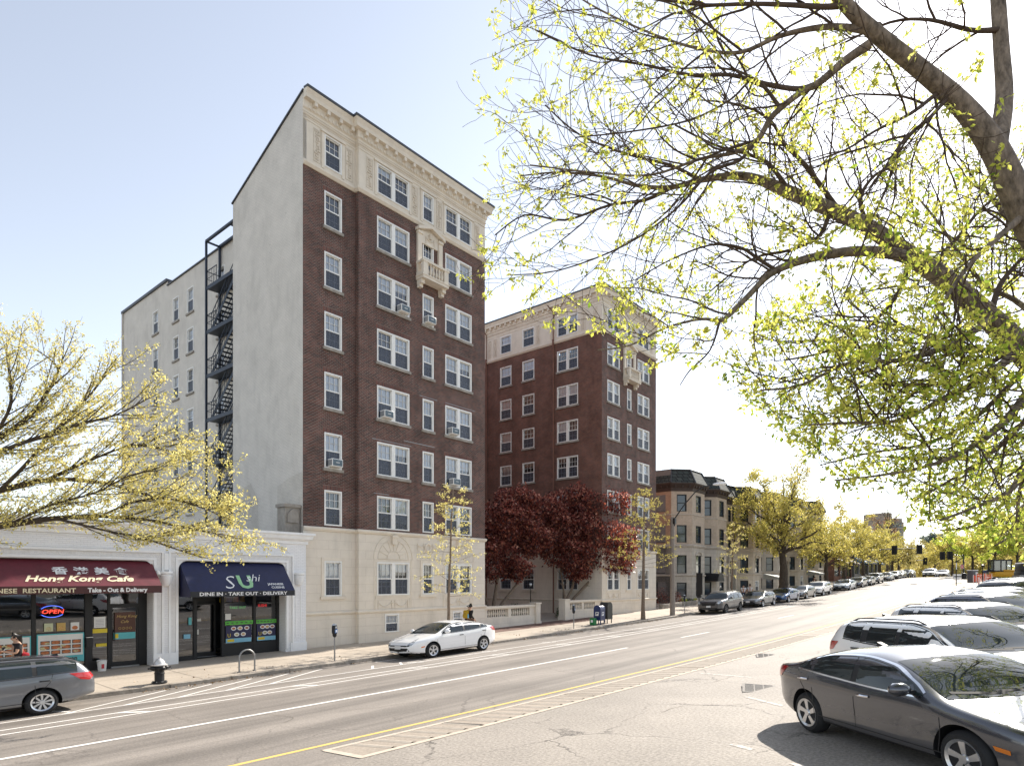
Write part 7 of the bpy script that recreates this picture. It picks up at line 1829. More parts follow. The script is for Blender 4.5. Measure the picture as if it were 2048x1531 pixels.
# the big yellow tree and those beyond it on the left kerb
crown_tree('street_tree', W(74, -22.3, sw(74, -22.3)), 3.2, 8.9, 7.6, 7.2, .5, 41, 17, 'broad yellow green tree with dark forked trunk on the left pavement', M['leaf_olive'], .21, 6, prm=P2(1.7, 4, 8, 6), spread=.2)
for i, (s, t, h, rx, sd, lb) in enumerate(((93, -22.4, 9.5, 4.2, 51, 'smaller yellow green tree just right of the broad tree on the left pavement'), (104, -22.6, 11, 5.2, 52, 'golden tree behind the pale blue parked sedan'), (117, -22.6, 10.5, 6, 53, 'tall golden tree with dark leaning trunk near the low brick shop'), (131, -22.6, 9, 5.5, 54, 'golden tree overhanging the far end of the parked row'), (146, -23, 8, 5, 55, 'olive tree at the crest left of the traffic lights'), (160, -24, 8.5, 6, 56, 'far olive tree beyond the crest on the left'))):
    crown_tree('street_tree', W(s, t, sw(s, t)), h*.28, h*.62, rx, h*.42, .28, sd, 11, lb, M['leaf_olive'] if i < 4 else M['leaf_far'], .26, 4, prm=P2(1.5, 4, 7, 5), spread=.2)
crown_tree('bare_tree', at_Y(1775, 1140, 175), 6, 14.5, 7, 7.5, .35, 61, 12, 'tall nearly bare tree in front of the apartment tower', M['leaf_far'], .2, 1, prm=P2(2.0, 1, 8, 6), spread=.2)
crown_tree('street_tree', at_Y(1757, 1150, 200), 4, 13, 7, 8, .35, 62, 10, 'reddish brown tree left of the apartment tower', leaf_mat('russet_leaf', [(0, (.3, .14, .08)), (1, (.45, .25, .12))], .4), .35, 4, prm=P2(2.0, 4, 7, 5), spread=.3)
# right hand trees of the median
for s, t, sd, lb in ((18.6, 2.6, 71, 'lime leafed tree beyond the noses of the cars parked on the right'), (30, 3.4, 72, 'lime leafed tree beyond the parked row, farther up the median')):
    crown_tree('street_tree', W(s, t, gz(s, 1.6)+.13), 4.0, 8.3, 4.3, 4.0, .24, sd, 11, lb, M['leaf_lime'], .105, 3, prm=P2(1.3, 3, 8, 5), spread=.09, droop=.4)
for i, (s, t, h, rx, sd, lb) in enumerate(((43, 3.0, 10, 6, 73, 'light green tree at the right edge behind the parked pickup'), (60, 3.5, 11, 6.5, 74, 'yellow green tree over the far end of the right parked row'), (82, 4, 11, 6.5, 75, 'yellow green tree behind the yellow excavator'), (104, 2.5, 10, 6, 76, 'olive tree at the far right junction'), (124, -1, 10, 6, 77, 'olive tree right of the distant traffic lights'))):
    crown_tree('street_tree', W(s, t, gz(s, 1.6)+.13), h*.3, h*.62, rx, h*.4, .26, sd, 11 if i < 4 else 10, lb, M['leaf_lime'] if i < 2 else M['leaf_olive'], .17 if i < 2 else .22, 4, prm=P2(1.5, 4, 8, 6), spread=.12 if i < 2 else .18, droop=.4)
for i, (u, v, Y, h, sd, lb) in enumerate(((1905, 1156, 118, 9.5, 171, 'pale olive tree just right of the gap at the end of the street'), (1945, 1158, 108, 10.5, 172, 'olive tree behind the grey cabinet at the far corner'), (1990, 1160, 100, 11, 173, 'green tree rising straight behind the yellow excavator'), (2035, 1160, 96, 11.5, 174, 'green tree behind the dark boxy vehicle at the right edge'), (1870, 1152, 150, 8, 175, 'small olive tree at the right of the far traffic lights'))):
    crown_tree('park_tree', at_Y(u, v, Y), h*.25, h*.58, h*.5, h*.42, .22, sd, 10, lb, M['leaf_olive'] if i % 2 == 0 else M['leaf_green'], .3, 4, prm=P2(1.5, 4, 7, 5), spread=.2)
# far wood beyond the crest: one mass of foliage
rg = random.Random(77); sites = []
for k in range(115):
    u = rg.uniform(1690, 2160); Y = rg.uniform(175, 300); p = at_Y(u, 1160, Y); hgt_ = rg.uniform(6, 10)*(1.0 if u < 1820 or u > 1900 else .62); rr = rg.uniform(4, 7)
    for j in range(150):
        v = Vector((rg.gauss(0, 1), rg.gauss(0, 1), rg.gauss(0, 1))).normalized()*rr*rg.uniform(.55, 1); v.z *= .8
        sites.append((Vector((p.x, p.y, 3.2+hgt_*.6))+v, v))
fw = empty('wood', (170, 215, 2), 0, 'mass of pale olive trees closing the street at the crest', 'wood'); fw['kind'] = 'stuff'
leaves_mesh('foliage', sites, M['leaf_far'], fw, (170, 215, 2), 1.0, per=2, spread=.5, seed=5, asp=.8)
o = crown_tree('distant_tree', at_Y(1866, 1112, 520), 3, 11, 11, 9, .5, 81, 10, 'hazy dark tree on the distant hill at the end of the street', leaf_mat('hazy_leaf', [(0, (.2, .24, .22)), (1, (.3, .33, .28))], .3), 1.2, 6, prm=P2(3, 4, 7, 5), spread=.8)
# green tree behind the shop
crown_tree('garden_tree', W(2, -44, .3), 2, 5.6, 6, 3.0, .3, 91, 10, 'green leafed tree rising behind the shop roof at the left', M['leaf_green'], .2, 4, prm=P2(1.5, 4, 7, 5), spread=.15)
# maroon maples in the courtyard: dense domed clumps
def maple(loc, clumps, trunks, label, seed):
    T_ = Twigs(seed); r = random.Random(seed); loc = Vector(loc)
    o = empty('maple_tree', loc, 0, label, 'tree', None); sites = []; lit = []
    for (c, rad, n) in clumps:
        c = Vector(c)
        for k in range(n):
            v = Vector((r.gauss(0, 1), r.gauss(0, 1), r.gauss(0, 1))).normalized(); lump = 1+.16*math.sin(v.x*7+seed)+.14*math.sin(v.y*8+2*v.z*5)
            q = v*rad*lump*(r.uniform(.82, 1.05) if r.random() < .8 else r.uniform(.3, .85)); q.z *= .72
            (lit if v.z > .3 and q.length > rad*.72 and r.random() < .6 else sites).append((c+q, v))  # upper outer leaves take the brighter tone, painted as if sunlit
    for (path) in trunks:
        p = [Vector(x) for x in path[0]]; T_.lines.append((p, path[1])); T_.branch(p, path[1], 1, [dict(n=7, len=1.6, r=.03, along=.7, out=.6, wob=.2, lift=.05, seg=5, **{'from': .5})])
    T_.wood('trunk', M['bark_pale'], o, loc)
    leaves_mesh('foliage', lit, M['leaf_red_lit'], o, loc, .2, per=1, spread=.05, droop=.2, seed=seed+1, asp=.62)
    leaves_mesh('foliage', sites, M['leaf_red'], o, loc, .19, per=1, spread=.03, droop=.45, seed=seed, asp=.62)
    return o
def cl(s, t, z, rad, n): return (W(s, t, z), rad, int(n*1.15))
b1 = W(32.0, -28.6, .8); b2 = W(39.6, -28.0, .9)
maple(b1, [cl(32.2, -29.3, 5.2, 2.0, 4200), cl(33.5, -28.9, 7.6, 2.1, 4800), cl(31.3, -29.5, 7.0, 1.5, 2600), cl(34.9, -28.7, 9.1, 1.55, 3000), cl(35.4, -28.3, 6.6, 1.7, 3400), cl(33.8, -28.1, 4.4, 1.1, 1700), cl(36.6, -28.9, 8.2, 1.7, 3200), cl(37.6, -28.6, 6.6, 1.5, 2400), cl(38.0, -28.5, 8.9, 1.3, 2000)],
      [([b1, b1+Vector((.1, .2, 1.2)), W(32.8, -28.9, 3.4), W(33.6, -28.9, 5.6)], [.17, .13, .1, .06]), ([b1, W(32.6, -28.3, 1.9), W(34.3, -28.2, 3.4), W(35.6, -28.3, 5.2)], [.14, .12, .09, .05]), ([b1, W(31.7, -28.9, 2.2), W(31.3, -29.3, 4.4)], [.1, .08, .04])],
      'maroon maple nearest the tall brick building, behind the left balustrade', 101)
maple(b2, [cl(41.0, -27.9, 9.4, 2.0, 4200), cl(43.6, -27.4, 9.7, 2.0, 4400), cl(39.2, -28.1, 7.6, 1.9, 3600), cl(42.0, -27.3, 7.1, 2.2, 4800), cl(44.6, -27.0, 7.0, 1.9, 4000), cl(45.4, -26.6, 5.9, 1.4, 2400), cl(39.6, -27.6, 5.6, 1.7, 3000), cl(43.0, -26.9, 5.3, 1.8, 3400), cl(45.2, -26.6, 4.7, 1.1, 1500), cl(40.2, -27.2, 4.2, .9, 1000), cl(45.0, -27.2, 10.3, 1.2, 1800)],
      [([b2, b2+Vector((.1, .1, 1.0)), W(40.4, -27.8, 3.0), W(41.2, -27.8, 6.0)], [.15, .12, .1, .06]), ([b2, W(40.3, -27.6, 2.2), W(42.0, -27.2, 3.6), W(43.6, -27.0, 5.2)], [.13, .11, .08, .05]), ([b2, W(39.6, -28.0, 2.4), W(39.2, -28.1, 4.6)], [.11, .09, .05])],
      'maroon maple nearer the second brick building, above the mailboxes', 102)
# shrubs
def shrub(loc, rx, rz, m, n, size, label, seed, name='shrub'):
    r = random.Random(seed); loc = Vector(loc); sites = []
    for k in range(n):
        v = Vector((r.gauss(0, 1), r.gauss(0, 1), abs(r.gauss(0, 1)))).normalized()*r.uniform(.6, 1)
        sites.append((loc+Vector((v.x*rx, v.y*rx, v.z*rz)), v))
    T_ = Twigs(seed)
    for k in range(6): T_.curve(loc, (r.uniform(-.6, .6), r.uniform(-.6, .6), 1), rz*.9, .012, .004, 4)
    o = empty(name, loc, 0, label, 'shrub'); T_.wood('stems', M['twig'], o, loc); leaves_mesh('foliage', sites, m, o, loc, size, per=1, spread=.03, seed=seed); return o
for i, (s, t, rx, rz, m, lb) in enumerate(((30.2, -27.6, .7, 1.0, 'leaf_dark', 'dark shrub behind the left balustrade'), (34.6, -28.6, .7, 1.2, 'leaf_dark', 'dark round shrub in the courtyard gap between the balustrades'), (36.0, -30, .8, 1.1, 'leaf_dark', 'dark shrub at the back of the courtyard gap'), (38.4, -27.4, .5, .9, 'leaf_dark', 'dark shrub behind the right balustrade'),
                                           (53.2, -26.8, .9, 1.9, 'leaf_red', 'dark maroon shrub in the shade behind the garden wall'), (55.6, -26.4, .55, 1.5, 'leaf_red', 'red leaved shrub right of the lamp post'), (57.0, -26.4, .5, .7, 'leaf_green', 'bright green plant on the garden wall bed'), (58.6, -26.5, .6, .6, 'leaf_dark', 'low dark plant near the canopy door'), (59.6, -26.3, .35, .55, 'leaf_lime', 'lime green tuft near the end of the garden wall'))):
    shrub(W(s, t, sw(s, t)), rx, rz, M[m], 900, .09, lb, 200+i)
shrub(W(88, .5, gz(88, .5)), 1.6, 2.6, M['leaf_lime'], 1500, .2, 'bushy light green shrub behind the orange barriers', 230)
shrub(W(99, -3, gz(99, -3)), 1.2, 2.2, M['leaf_lime'], 900, .2, 'small green tree like shrub behind the no entry sign', 231)
# ------------------------------------------------------------------------------------------------ street furniture
def s_at(u, t): a = (u-CX)/FPX; Y = t/(a*C_-S_); return a*Y*S_+Y*C_
def t_at(u, s): a = (u-CX)/FPX; Y = s/(a*S_+C_); return a*Y*C_-Y*S_
# fire hydrant
h = empty('fire_hydrant', W(8.35, -21.95, sw(8.35, -21.95)), ROT, 'black fire hydrant with silver bonnet on the pavement by the kerb', 'fire hydrant'); h.scale = (1.15, 1.15, 1)
mb = MB(smooth=True); mb.lathe([(.17, 0), (.2, .01), (.2, .05), (.13, .07), (.125, .1), (.125, .3), (.135, .31), (.135, .335), (.125, .345), (.125, .42), (.15, .44), (.15, .56), (.12, .58)], 20); mb.build('barrel', M['black'], h)
mb = MB(smooth=True); mb.lathe([(.2, .58), (.205, .61), (.15, .63), (.13, .7), (.085, .77), (.04, .8), (.04, .82), (.025, .82), (.025, .86)], 20); mb.build('bonnet', mat('silver_paint', (.62, .62, .62), rough=.4, metal=.4, var=.12, vscale=14), h)
for ax, sg, rr in (('x', 1, .085), ('x', -1, .085), ('y', -1, .1)):
    mb = MB(smooth=True); pf = [(rr*.9, 0), (rr, .02), (rr, .05), (rr*.75, .1), (.03, .13), (.03, .18), (.02, .18)]
    mb.lathe([(a, sg*(.12+b)) for a, b in pf], 14, (0, 0, .5), ax); mb.build('outlet_cap', M['black'], h)
mb = MB()
for k in range(8): mb.lathe([(.02, .05), (.02, .075), (.005, .075)], 6, (.175*math.cos(k*.785), .175*math.sin(k*.785), 0))
mb.build('flange_bolt', M['steel'], h)
# bike rack
c = (11.35, -22.05); r = empty('bike_rack', W(c[0], c[1], sw(*c)), ROT, 'steel hoop bike rack on the pavement in front of the navy awning', 'bike rack')
mb = MB(smooth=True); mb.tube([(-.29, 0, -.1), (-.29, 0, .5)]+[(-.29*math.cos(a), 0, .5+.29*math.sin(a)) for a in [math.pi*i/12 for i in range(1, 12)]]+[(.29, 0, .5), (.29, 0, -.1)], .03, 10); mb.build('hoop', M['steel'], r)
mb = MB(smooth=True)
for x in (-.29, .29): mb.lathe([(.07, 0), (.07, .012), (.035, .016)], 12, (x, 0, 0))
mb.build('foot_plate', M['steel'], r)
# parking meters
bluep = mat('meter_blue', (.05, .16, .42), rough=.35, var=.1)
def meter(s, t, label, first=[None]):
    if first[0] is None:
        r = empty('parking_meter')
        mb = MB(smooth=True); mb.tube([(0, 0, -.05), (0, 0, .98)], .03, 10); mb.build('post', M['steel'], r)
        mb = MB(smooth=True); mb.lathe([(.04, .95), (.06, .97), (.085, 1.02), (.09, 1.12), (.075, 1.16)], 14); mb.build('meter_base', M['black'], r)
        mb = MB(); mb.prism([(-.085, 1.1), (.085, 1.1), (.1, 1.2), (.105, 1.36), (.08, 1.44), (-.08, 1.44), (-.105, 1.36), (-.1, 1.2)], -.07, .07, 'y'); hd = mb.build('meter_head', M['black'], r, bevel=.012)
        mb = MB(); mb.prism([(-.08, 1.12), (.08, 1.12), (.09, 1.2), (.085, 1.27), (-.085, 1.27), (-.09, 1.2)], -.077, .077, 'y'); mb.build('blue_plate', bluep, hd)
        mb = MB(); mb.box(-.04, .05, -.081, -.077, 1.15, 1.24); mb.build('label_panel', M['sign_white'], hd)
        mb = MB(); mb.box(-.06, .06, -.074, .074, 1.31, 1.39); mb.build('display', M['lamp'], hd)
        mb = MB(smooth=True); mb.prism([(.08*math.cos(a), 1.43+.07*math.sin(a)) for a in [math.pi*i/8 for i in range(9)]], -.06, .06, 'y'); mb.build('dome', M['lamp'], hd)
        first[0] = r
    else: r = copy_tree(first[0])
    r.location = W(s, t, sw(s, t)); r.rotation_euler = (0, 0, ROT+.4); tag(r, label, 'parking meter', 'parking meters along the left kerb')
meter(15.0, -21.98, 'parking meter on the bare pavement left of the white hatchback')
meter(s_at(1147.5, -22.0), -22.0, 'parking meter in front of the right hand balustrade, left of the mailboxes')
meter(s_at(1369, -22.0), -22.0, 'parking meter just right of the tall lamp post')
# mail boxes
def arch_box(name, loc, rz, w, dpt, hgt_, m, label, cat, logo=False):
    r = empty(name, loc, rz, label, cat); rr = w/2
    prof_ = [(-rr, .28), (rr, .28), (rr, hgt_-rr)]+[(rr*math.cos(a), hgt_-rr+rr*math.sin(a)) for a in [math.pi*i/14 for i in range(1, 14)]]+[(-rr, hgt_-rr)]
    mb = MB(smooth=True); mb.prism(prof_, -dpt/2, dpt/2, 'y'); b = mb.build('box', m, r)
    rim = [(x*1.03, .28+(z-.28)*1.015) for x, z in prof_]
    mb = MB(); 
    for y in (-dpt/2-.006, dpt/2-.02): mb.prism(rim, y, y+.026, 'y')
    mb.build('rim_edge', m, b)
    for x in (-rr+.04, rr-.04):
        for y in (-dpt/2+.05, dpt/2-.05): mb = MB(); mb.box(x-.025, x+.025, y-.025, y+.025, -.03, .28); mb.build('leg', m, r)
    if logo:
        for side, (X_, rzz) in enumerate((((0, -dpt/2-.012, .72), 0), ((rr+.008, 0, .72), R(90)))):
            k = empty('emblem', X_, rzz); k.parent = r
            mb = MB(); mb.prism([(-.15, -.13), (.11, -.13), (.15, .12), (-.11, .12)], -.004, 0, 'y'); p = mb.build('emblem_ground', M['sign_white'], k)
            mb = MB(); mb.prism([(-.1, -.06), (-.02, -.02), (.09, .03), (.12, .07), (-.02, .06), (-.1, .08), (-.06, .03)], -.008, -.005, 'y'); mb.build('emblem_mark', m, k)
    return r
mblue = mat('mailbox_blue', (.02, .035, .12), rough=.35, var=.15, coat=.4); molive = mat('dark_olive_paint', (.045, .045, .04), rough=.45, var=.15)
arch_box('mailbox', W(35.6, -22.35, sw(35.6, -22.3)), ROT-R(90), .52, .56, 1.27, mblue, 'blue mailbox with white emblem on the pavement beyond the meter', 'mailbox', True)
arch_box('relay_box', W(36.75, -22.55, sw(36.7, -22.5)), ROT, .62, .62, 1.42, molive, 'taller dark olive storage mailbox right behind the blue one', 'mailbox')
r = empty('utility_box', W(35.0, -22.45, sw(35, -22.4)), ROT, 'small green box on the ground against the blue mailbox', 'box'); mb = MB(); mb.box(-.16, .16, -.17, .17, 0, .46); b = mb.build('case', mat('green_paint', (.02, .2, .06), rough=.45, var=.1), r, bevel=.015); mb = MB(); mb.box(-.164, -.16, -.08, .08, .18, .34); mb.build('label_panel', M['sign_white'], r)
# tall lamp post with curved arm
s0 = s_at(1345, -21.95); r = empty('street_lamp', W(s0, -21.95, sw(s0, -21.95)), ROT, 'tall grey lamp post with long curved arm over the road, by the second young tree', 'street lamp')
polem = mat('concrete_pole', (.25, .215, .185), rough=.8, var=.12, vscale=4)
mb = MB(smooth=True); mb.lathe([(.21, -.1), (.2, .3), (.16, 7.5), (.14, 7.6)], 14); mb.build('pole', polem, r)
mb = MB(smooth=True); mb.tube([(0, -.16, 6.9), (0, -.2, 7.5), (.3, -.9, 8.6), (.55, -1.6, 9.45), (.8, -2.2, 9.85), (1.1, -2.9, 9.98)], [.05, .05, .045, .042, .04, .036], 8); mb.build('arm', M['black'], r)
mb = MB(); mb.box(-.14, .14, -.26, .1, 7.05, 7.5); mb.build('bracket', M['black'], r)
mb = MB(smooth=True); mb.tube([(1.05, -2.8, 9.98), (1.15, -3.05, 10.0), (1.35, -3.6, 10.03), (1.42, -3.75, 10.0)], [.06, .12, .11, .05], 10); hd = mb.build('lamp_head', M['white_trim'], r)
# black post with tall panel
s0 = s_at(1398, -21.9); r = empty('sign_post', W(s0, -21.9, sw(s0, -21.9)), ROT, 'black post with a tall black panel beside the dark boxy suv', 'sign post')
mb = MB(smooth=True); mb.tube([(0, 0, -.05), (0, 0, 1.4)], .045, 8); mb.build('post', M['black'], r)
mb = MB(); mb.box(-.05, .05, -.3, .22, 1.4, 3.2); mb.build('panel', M['black'], r); mb = MB(); mb.box(-.1, .1, -.16, .16, 1.15, 1.42); mb.build('box', M['black'], r)
# courtyard lanterns
for i, (u, w) in enumerate(((1061, 'left balustrade pier'), (1126, 'right balustrade pier'))):
    s0 = s_at(u, -28.2); r = empty('garden_lamp', W(s0, -28.2, sw(s0, -28.2)), ROT, 'slim black garden lamp behind the '+w, 'garden lamp', 'black courtyard lamps')
    mb = MB(smooth=True); mb.lathe([(.09, 0), (.05, .15), (.035, .3), (.035, 2.3), (.06, 2.35), (.04, 2.4)], 10); mb.build('post', M['black'], r)
    mb = MB(smooth=True); mb.lathe([(.05, 2.4), (.09, 2.46), (.1, 2.56), (.06, 2.64)], 10); mb.build('lantern', M['lamp'], r); mb = MB(smooth=True); mb.lathe([(.11, 2.63), (.05, 2.7), (.01, 2.76)], 10); mb.build('finial', M['black'], r)
# traffic signals
def signal(parent, x, y, z, bp=True):
    mb = MB(); mb.box(x-.38, x+.38, y-.02, y+.02, z-.7, z+.7); b = mb.build('backplate', M['black'], parent)
    mb = MB(); mb.box(x-.17, x+.17, y-.2, y-.02, z-.5, z+.5); sg = mb.build('signal_head', M['black'], b)
    for k, nm in ((.33, 'visor'), (0, 'visor'), (-.33, 'visor')):
        mb = MB(smooth=True); mb.lathe([(.13, y-.2), (.14, y-.42), (.125, y-.42), (.1, y-.21)], 10, (x, 0, z+k), 'y'); mb.build(nm, M['black'], b)
def mast(s, us, vz, tp, label, left=True):
    zg = gz(s, max(tp, -21)); r = empty('traffic_light', W(s, tp, zg), ROT-R(90), label, 'traffic light')     # local x runs across the road
    H_ = vz-zg; xs = [t_at(u, s)-tp for u in us]; end = max(xs, key=abs)
    mb = MB(smooth=True); mb.tube([(0, 0, -.1), (0, 0, H_+.3)], [.14, .1], 10); mb.build('pole', M['alu_dark'], r)
    mb = MB(smooth=True); mb.tube([(0, 0, H_), (end*.5, 0, H_+.25), (end*1.03, 0, H_+.3)], [.1, .08, .05], 8); mb.build('mast_arm', M['alu_dark'], r)
    # the heads face oncoming drivers, so we look at their backs or faces along the street
    for x in xs: 
        k = empty('signal_unit', (x, .0, H_+.1), 0); k.parent = r; signal(k, 0, -.12, 0)
mast(112, (1789, 1839), 8.1, -23, 'nearer traffic light mast with two black signals reaching over the road from the left')
mast(150, (1818, 1850.5), 7.3, -24, 'farther traffic light mast with two small black signals over the crest')
mast(128, (1900, 1885), 7.6, t_at(1927, 128), 'traffic light mast on the right reaching left over the junction')
# signs, barriers, cabinet and excavator at the far right corner
def place(u, v, Y): p = at_Y(u, v, Y); return p
p = place(1912.5, 1167, 74); r = empty('sign_post', p, ROT, 'tall thin post carrying a blank grey sign back at the far right corner', 'sign'); mb = MB(); mb.tube([(0, 0, -.2), (0, 0, 3.2)], .05, 8); mb.build('post', M['black'], r); mb = MB(); mb.box(-.32, .32, -.04, .0, 1.7, 2.45); mb.build('sign_panel', M['white_trim'], r)
p = place(1923.5, 1154, 80); r = empty('no_entry_sign', p, R(15), 'small red and white no entry sign on a post at the far corner', 'sign'); mb = MB(); mb.tube([(0, 0, -.3), (0, 0, 1.6)], .03, 6); mb.build('post', M['steel'], r)
mb = MB(); mb.box(-.26, .26, -.04, -.03, 1.1, 1.62); f = mb.build('sign_panel', M['sign_white'], r); mb = MB(); mb.prism([(.25*math.cos(a), 1.36+.25*math.sin(a)) for a in [2*math.pi*i/20 for i in range(20)]], -.05, -.041, 'y'); mb.build('red_disc', M['plate_red'], r); mb = MB(); mb.box(-.17, .17, -.056, -.051, 1.32, 1.4); mb.build('white_bar', M['sign_white'], r)
p = place(1945, 1163, 66); r = empty('utility_cabinet', p, R(25), 'dark grey utility cabinet with light top beside the orange barriers', 'cabinet'); mb = MB(); mb.box(-.42, .42, -.3, .3, -.1, 1.18); mb.build('case', mat('cabinet_grey', (.09, .09, .1), rough=.6), r, bevel=.03); mb = MB(); mb.box(-.46, .46, -.33, .33, 1.18, 1.25); mb.build('lid', M['white_trim'], r); mb = MB(); mb.box(-.02, .38, -.31, -.301, .82, 1.02); mb.build('notice_plate', M['sign_white'], r)
p = place(1928.5, 1156, 74); r = empty('litter_bin', p, R(20), 'dark litter bin at the far corner left of the grey cabinet', 'bin'); mb = MB(smooth=True); mb.lathe([(.24, -.1), (.27, .5), (.24, .52), (.2, .62), (.05, .64)], 14); mb.build('drum', M['black'], r)
p = place(1916, 1154, 85); r = empty('road_barrier', p, R(10), 'low white and grey barrier wall across the far corner', 'barrier'); mb = MB(); mb.prism([(-.3, -.1), (.3, -.1), (.12, .45), (.1, .75), (-.1, .75), (-.12, .45)], -.0, .6, 'x') if False else mb.box(-.7, .7, -.12, .12, -.2, .3); mb.box(-.75, .75, -.08, .08, .3, .45); mb.build('rail', M['white_trim'], r); mb = MB(); mb.box(-.72, .72, -.122, -.121, .05, .2); mb.build('stripe', M['black'], r)
p = place(1965.5, 1166, 62); r = empty('garden_lamp', p, 0, 'short black lamp bollard in front of the yellow excavator', 'lamp'); mb = MB(smooth=True); mb.lathe([(.08, -.2), (.05, .2), (.05, 1.6), (.02, 1.62)], 10); mb.build('post', M['black'], r); mb = MB(smooth=True); mb.lathe([(.1, 1.62), (.15, 1.7), (.15, 1.8), (.05, 1.86)], 10); mb.build('lantern', M['black'], r)
orange = mat('orange_mesh', (.72, .11, .035), rough=.6, var=.25, vscale=6)
def barrier(u, v, Y, w, hh, rz, label):
    p = place(u, v, Y); r = empty('barrier_fence', p, rz, label, 'barrier', 'orange barriers at the road works'); mb = MB()
    n = int(w/.12)
    for i in range(n+1): mb.box(-w/2+w*i/n-.018, -w/2+w*i/n+.018, -.01, .01, .0, hh)
    for k in range(8): mb.box(-w/2, w/2, -.014, .006, hh*k/7.0-.02+.02, hh*k/7.0+.035)
    mb.build('mesh_panel', orange, r); mb = MB()
    for x in (-w/2, w/2): mb.tube([(x, 0, -.2), (x, 0, hh+.1)], .03, 6)
    mb.build('stake', M['sign_white'], r)
barrier(1953, 1163, 64, .75, .62, R(10), 'orange barrier left of the black lamp bollard')
barrier(1962, 1163, 63, .9, .8, R(-5), 'orange barrier right behind the black lamp bollard')
barrier(1975, 1162, 63, .95, .68, R(8), 'orange barrier just left of the excavator')
barrier(1957, 1173, 56, .5, .75, R(60), 'red orange barrier end against the dark suv roof')
p = place(2004, 1160, 76); r = empty('excavator', p, R(-14), 'small yellow excavator with dark glazed cab behind the orange barriers', 'excavator')
yelm = mat('machine_yellow', (.62, .33, .02), rough=.4, var=.12, vscale=6)
mb = MB(); mb.box(-1.1, 1.1, -.85, -.45, -.2, .38); mb.box(-1.1, 1.1, .45, .85, -.2, .38); mb.build('track', M['black'], r, bevel=.12)
mb = MB(); mb.box(-1.05, 1.25, -.8, .8, .42, 1.05); mb.box(-.2, 1.2, -.75, .75, 1.05, 1.3); mb.build('body', yelm, r, bevel=.1)
mb = MB()
for x in (-1.2, -.45, .1, .62):
    for y in (-.72, .6): mb.box(x, x+.1, y, y+.12, 1.05, 2.35)
mb.box(-1.25, .75, -.76, .76, 2.35, 2.5); mb.box(-1.2, .7, -.72, .72, 1.05, 1.2); mb.build('cab', M['black'], r)
mb = MB(); mb.box(-1.15, .65, -.68, -.66, 1.2, 2.35); mb.box(-1.15, .65, .66, .68, 1.2, 2.35); mb.build('cab_glass', M['shop_glass'], r)
mb = MB(); mb.bar((1.1, 0, .8), (2.0, 0, 1.5), .25, .3); mb.bar((2.0, 0, 1.5), (2.5, 0, .3), .2, .24); mb.build('boom', yelm, r)
mb = MB(); mb.prism([(2.3, .35), (2.7, .35), (2.75, 0), (2.5, -.2), (2.2, -.05)], -.3, .3, 'y'); mb.build('bucket', M['black'], r)
p = place(2078, 1164, 66); r = empty('parked_van', p, R(-20), 'dark boxy vehicle with white roof at the right edge behind the parked row', 'van'); mb = MB(); mb.box(-1.9, 1.9, -.9, .9, .3, 1.15); mb.prism([(-1.85, 1.15), (1.2, 1.15), (1.0, 1.95), (-1.8, 1.95)], -.85, .85, 'y'); mb.build('body', M['black'], r, bevel=.06); mb = MB(); mb.box(-1.8, 1.0, -.86, .86, 1.96, 2.06); mb.build('roof', M['white_trim'], r, bevel=.03)
mb = MB()
for x in (-1.5, -.4): mb.box(x, x+.8, -.868, -.862, 1.3, 1.75)
mb.build('window', M['lamp'], r); mb = MB(); mb.box(-2.0, 2.0, -.93, .93, .62, .76); mb.build('side_trim', M['steel'], r)
for x in (-1.2, 1.2):
    for y in (-.9, .72): mb = MB(smooth=True); mb.lathe([(.2, y), (.36, y+.02), (.36, y+.18), (.2, y+.2)], 18, (x, 0, .34), 'y'); mb.build('wheel', M['tyre'], r)
# litter in the gutter
rg = random.Random(55); sites = []
for k in range(2600):
    s = rg.uniform(2, 62); t = -21.5+abs(rg.gauss(0, .22)) if rg.random() < .8 else -21.8-abs(rg.gauss(0, .8)); z = gz(s, t)+.012 if t > -21.5 else sw(s, t)+.012
    if math.sin(s*1.7)+math.sin(s*.63+1) < -.2: continue
    sites.append((W(s, t, z), None))
o = leaves_mesh('leaf_litter', sites, leaf_mat('dry_leaf', [(0, (.2, .12, .05)), (.6, (.32, .2, .09)), (1, (.12, .07, .04))], .1), None, (0, 0, 0), .07, asp=.6, seed=9, fold=.2); tag(o, kind='stuff')
# ------------------------------------------------------------------------------------------------ people
def skin_obj(name, nodes, edges, m, parent, sub=2):
    me = bpy.data.meshes.new(name); keys = list(nodes); ix = {k: i for i, k in enumerate(keys)}
    me.from_pydata([nodes[k][:3] for k in keys], [(ix[a], ix[b]) for a, b in edges], [])
    o = bpy.data.objects.new(name, me); col.objects.link(o)
    md = o.modifiers.new('skin', 'SKIN'); md.use_smooth_shade = True
    for k in keys:
        sv = me.skin_vertices[0].data[ix[k]]; rr = nodes[k][3]; sv.radius = rr if isinstance(rr, tuple) else (rr, rr); sv.use_root = (k == keys[0])
    o.modifiers.new('sub', 'SUBSURF').levels = sub; o.modifiers['sub'].render_levels = sub
    dg = bpy.context.evaluated_depsgraph_get(); dg.update()
    m2 = bpy.data.meshes.new_from_object(o.evaluated_get(dg)); col.objects.unlink(o); bpy.data.objects.remove(o)
    m2.materials.clear(); m2.materials.append(m); m2.polygons.foreach_set('use_smooth', [True]*len(m2.polygons))
    n = bpy.data.objects.new(name, m2); link(n, parent); return n
skin = mat('skin', (.5, .3, .21), rough=.55, var=.06); hairm = mat('dark_hair', (.012, .01, .009), rough=.4, var=.3, vscale=30)
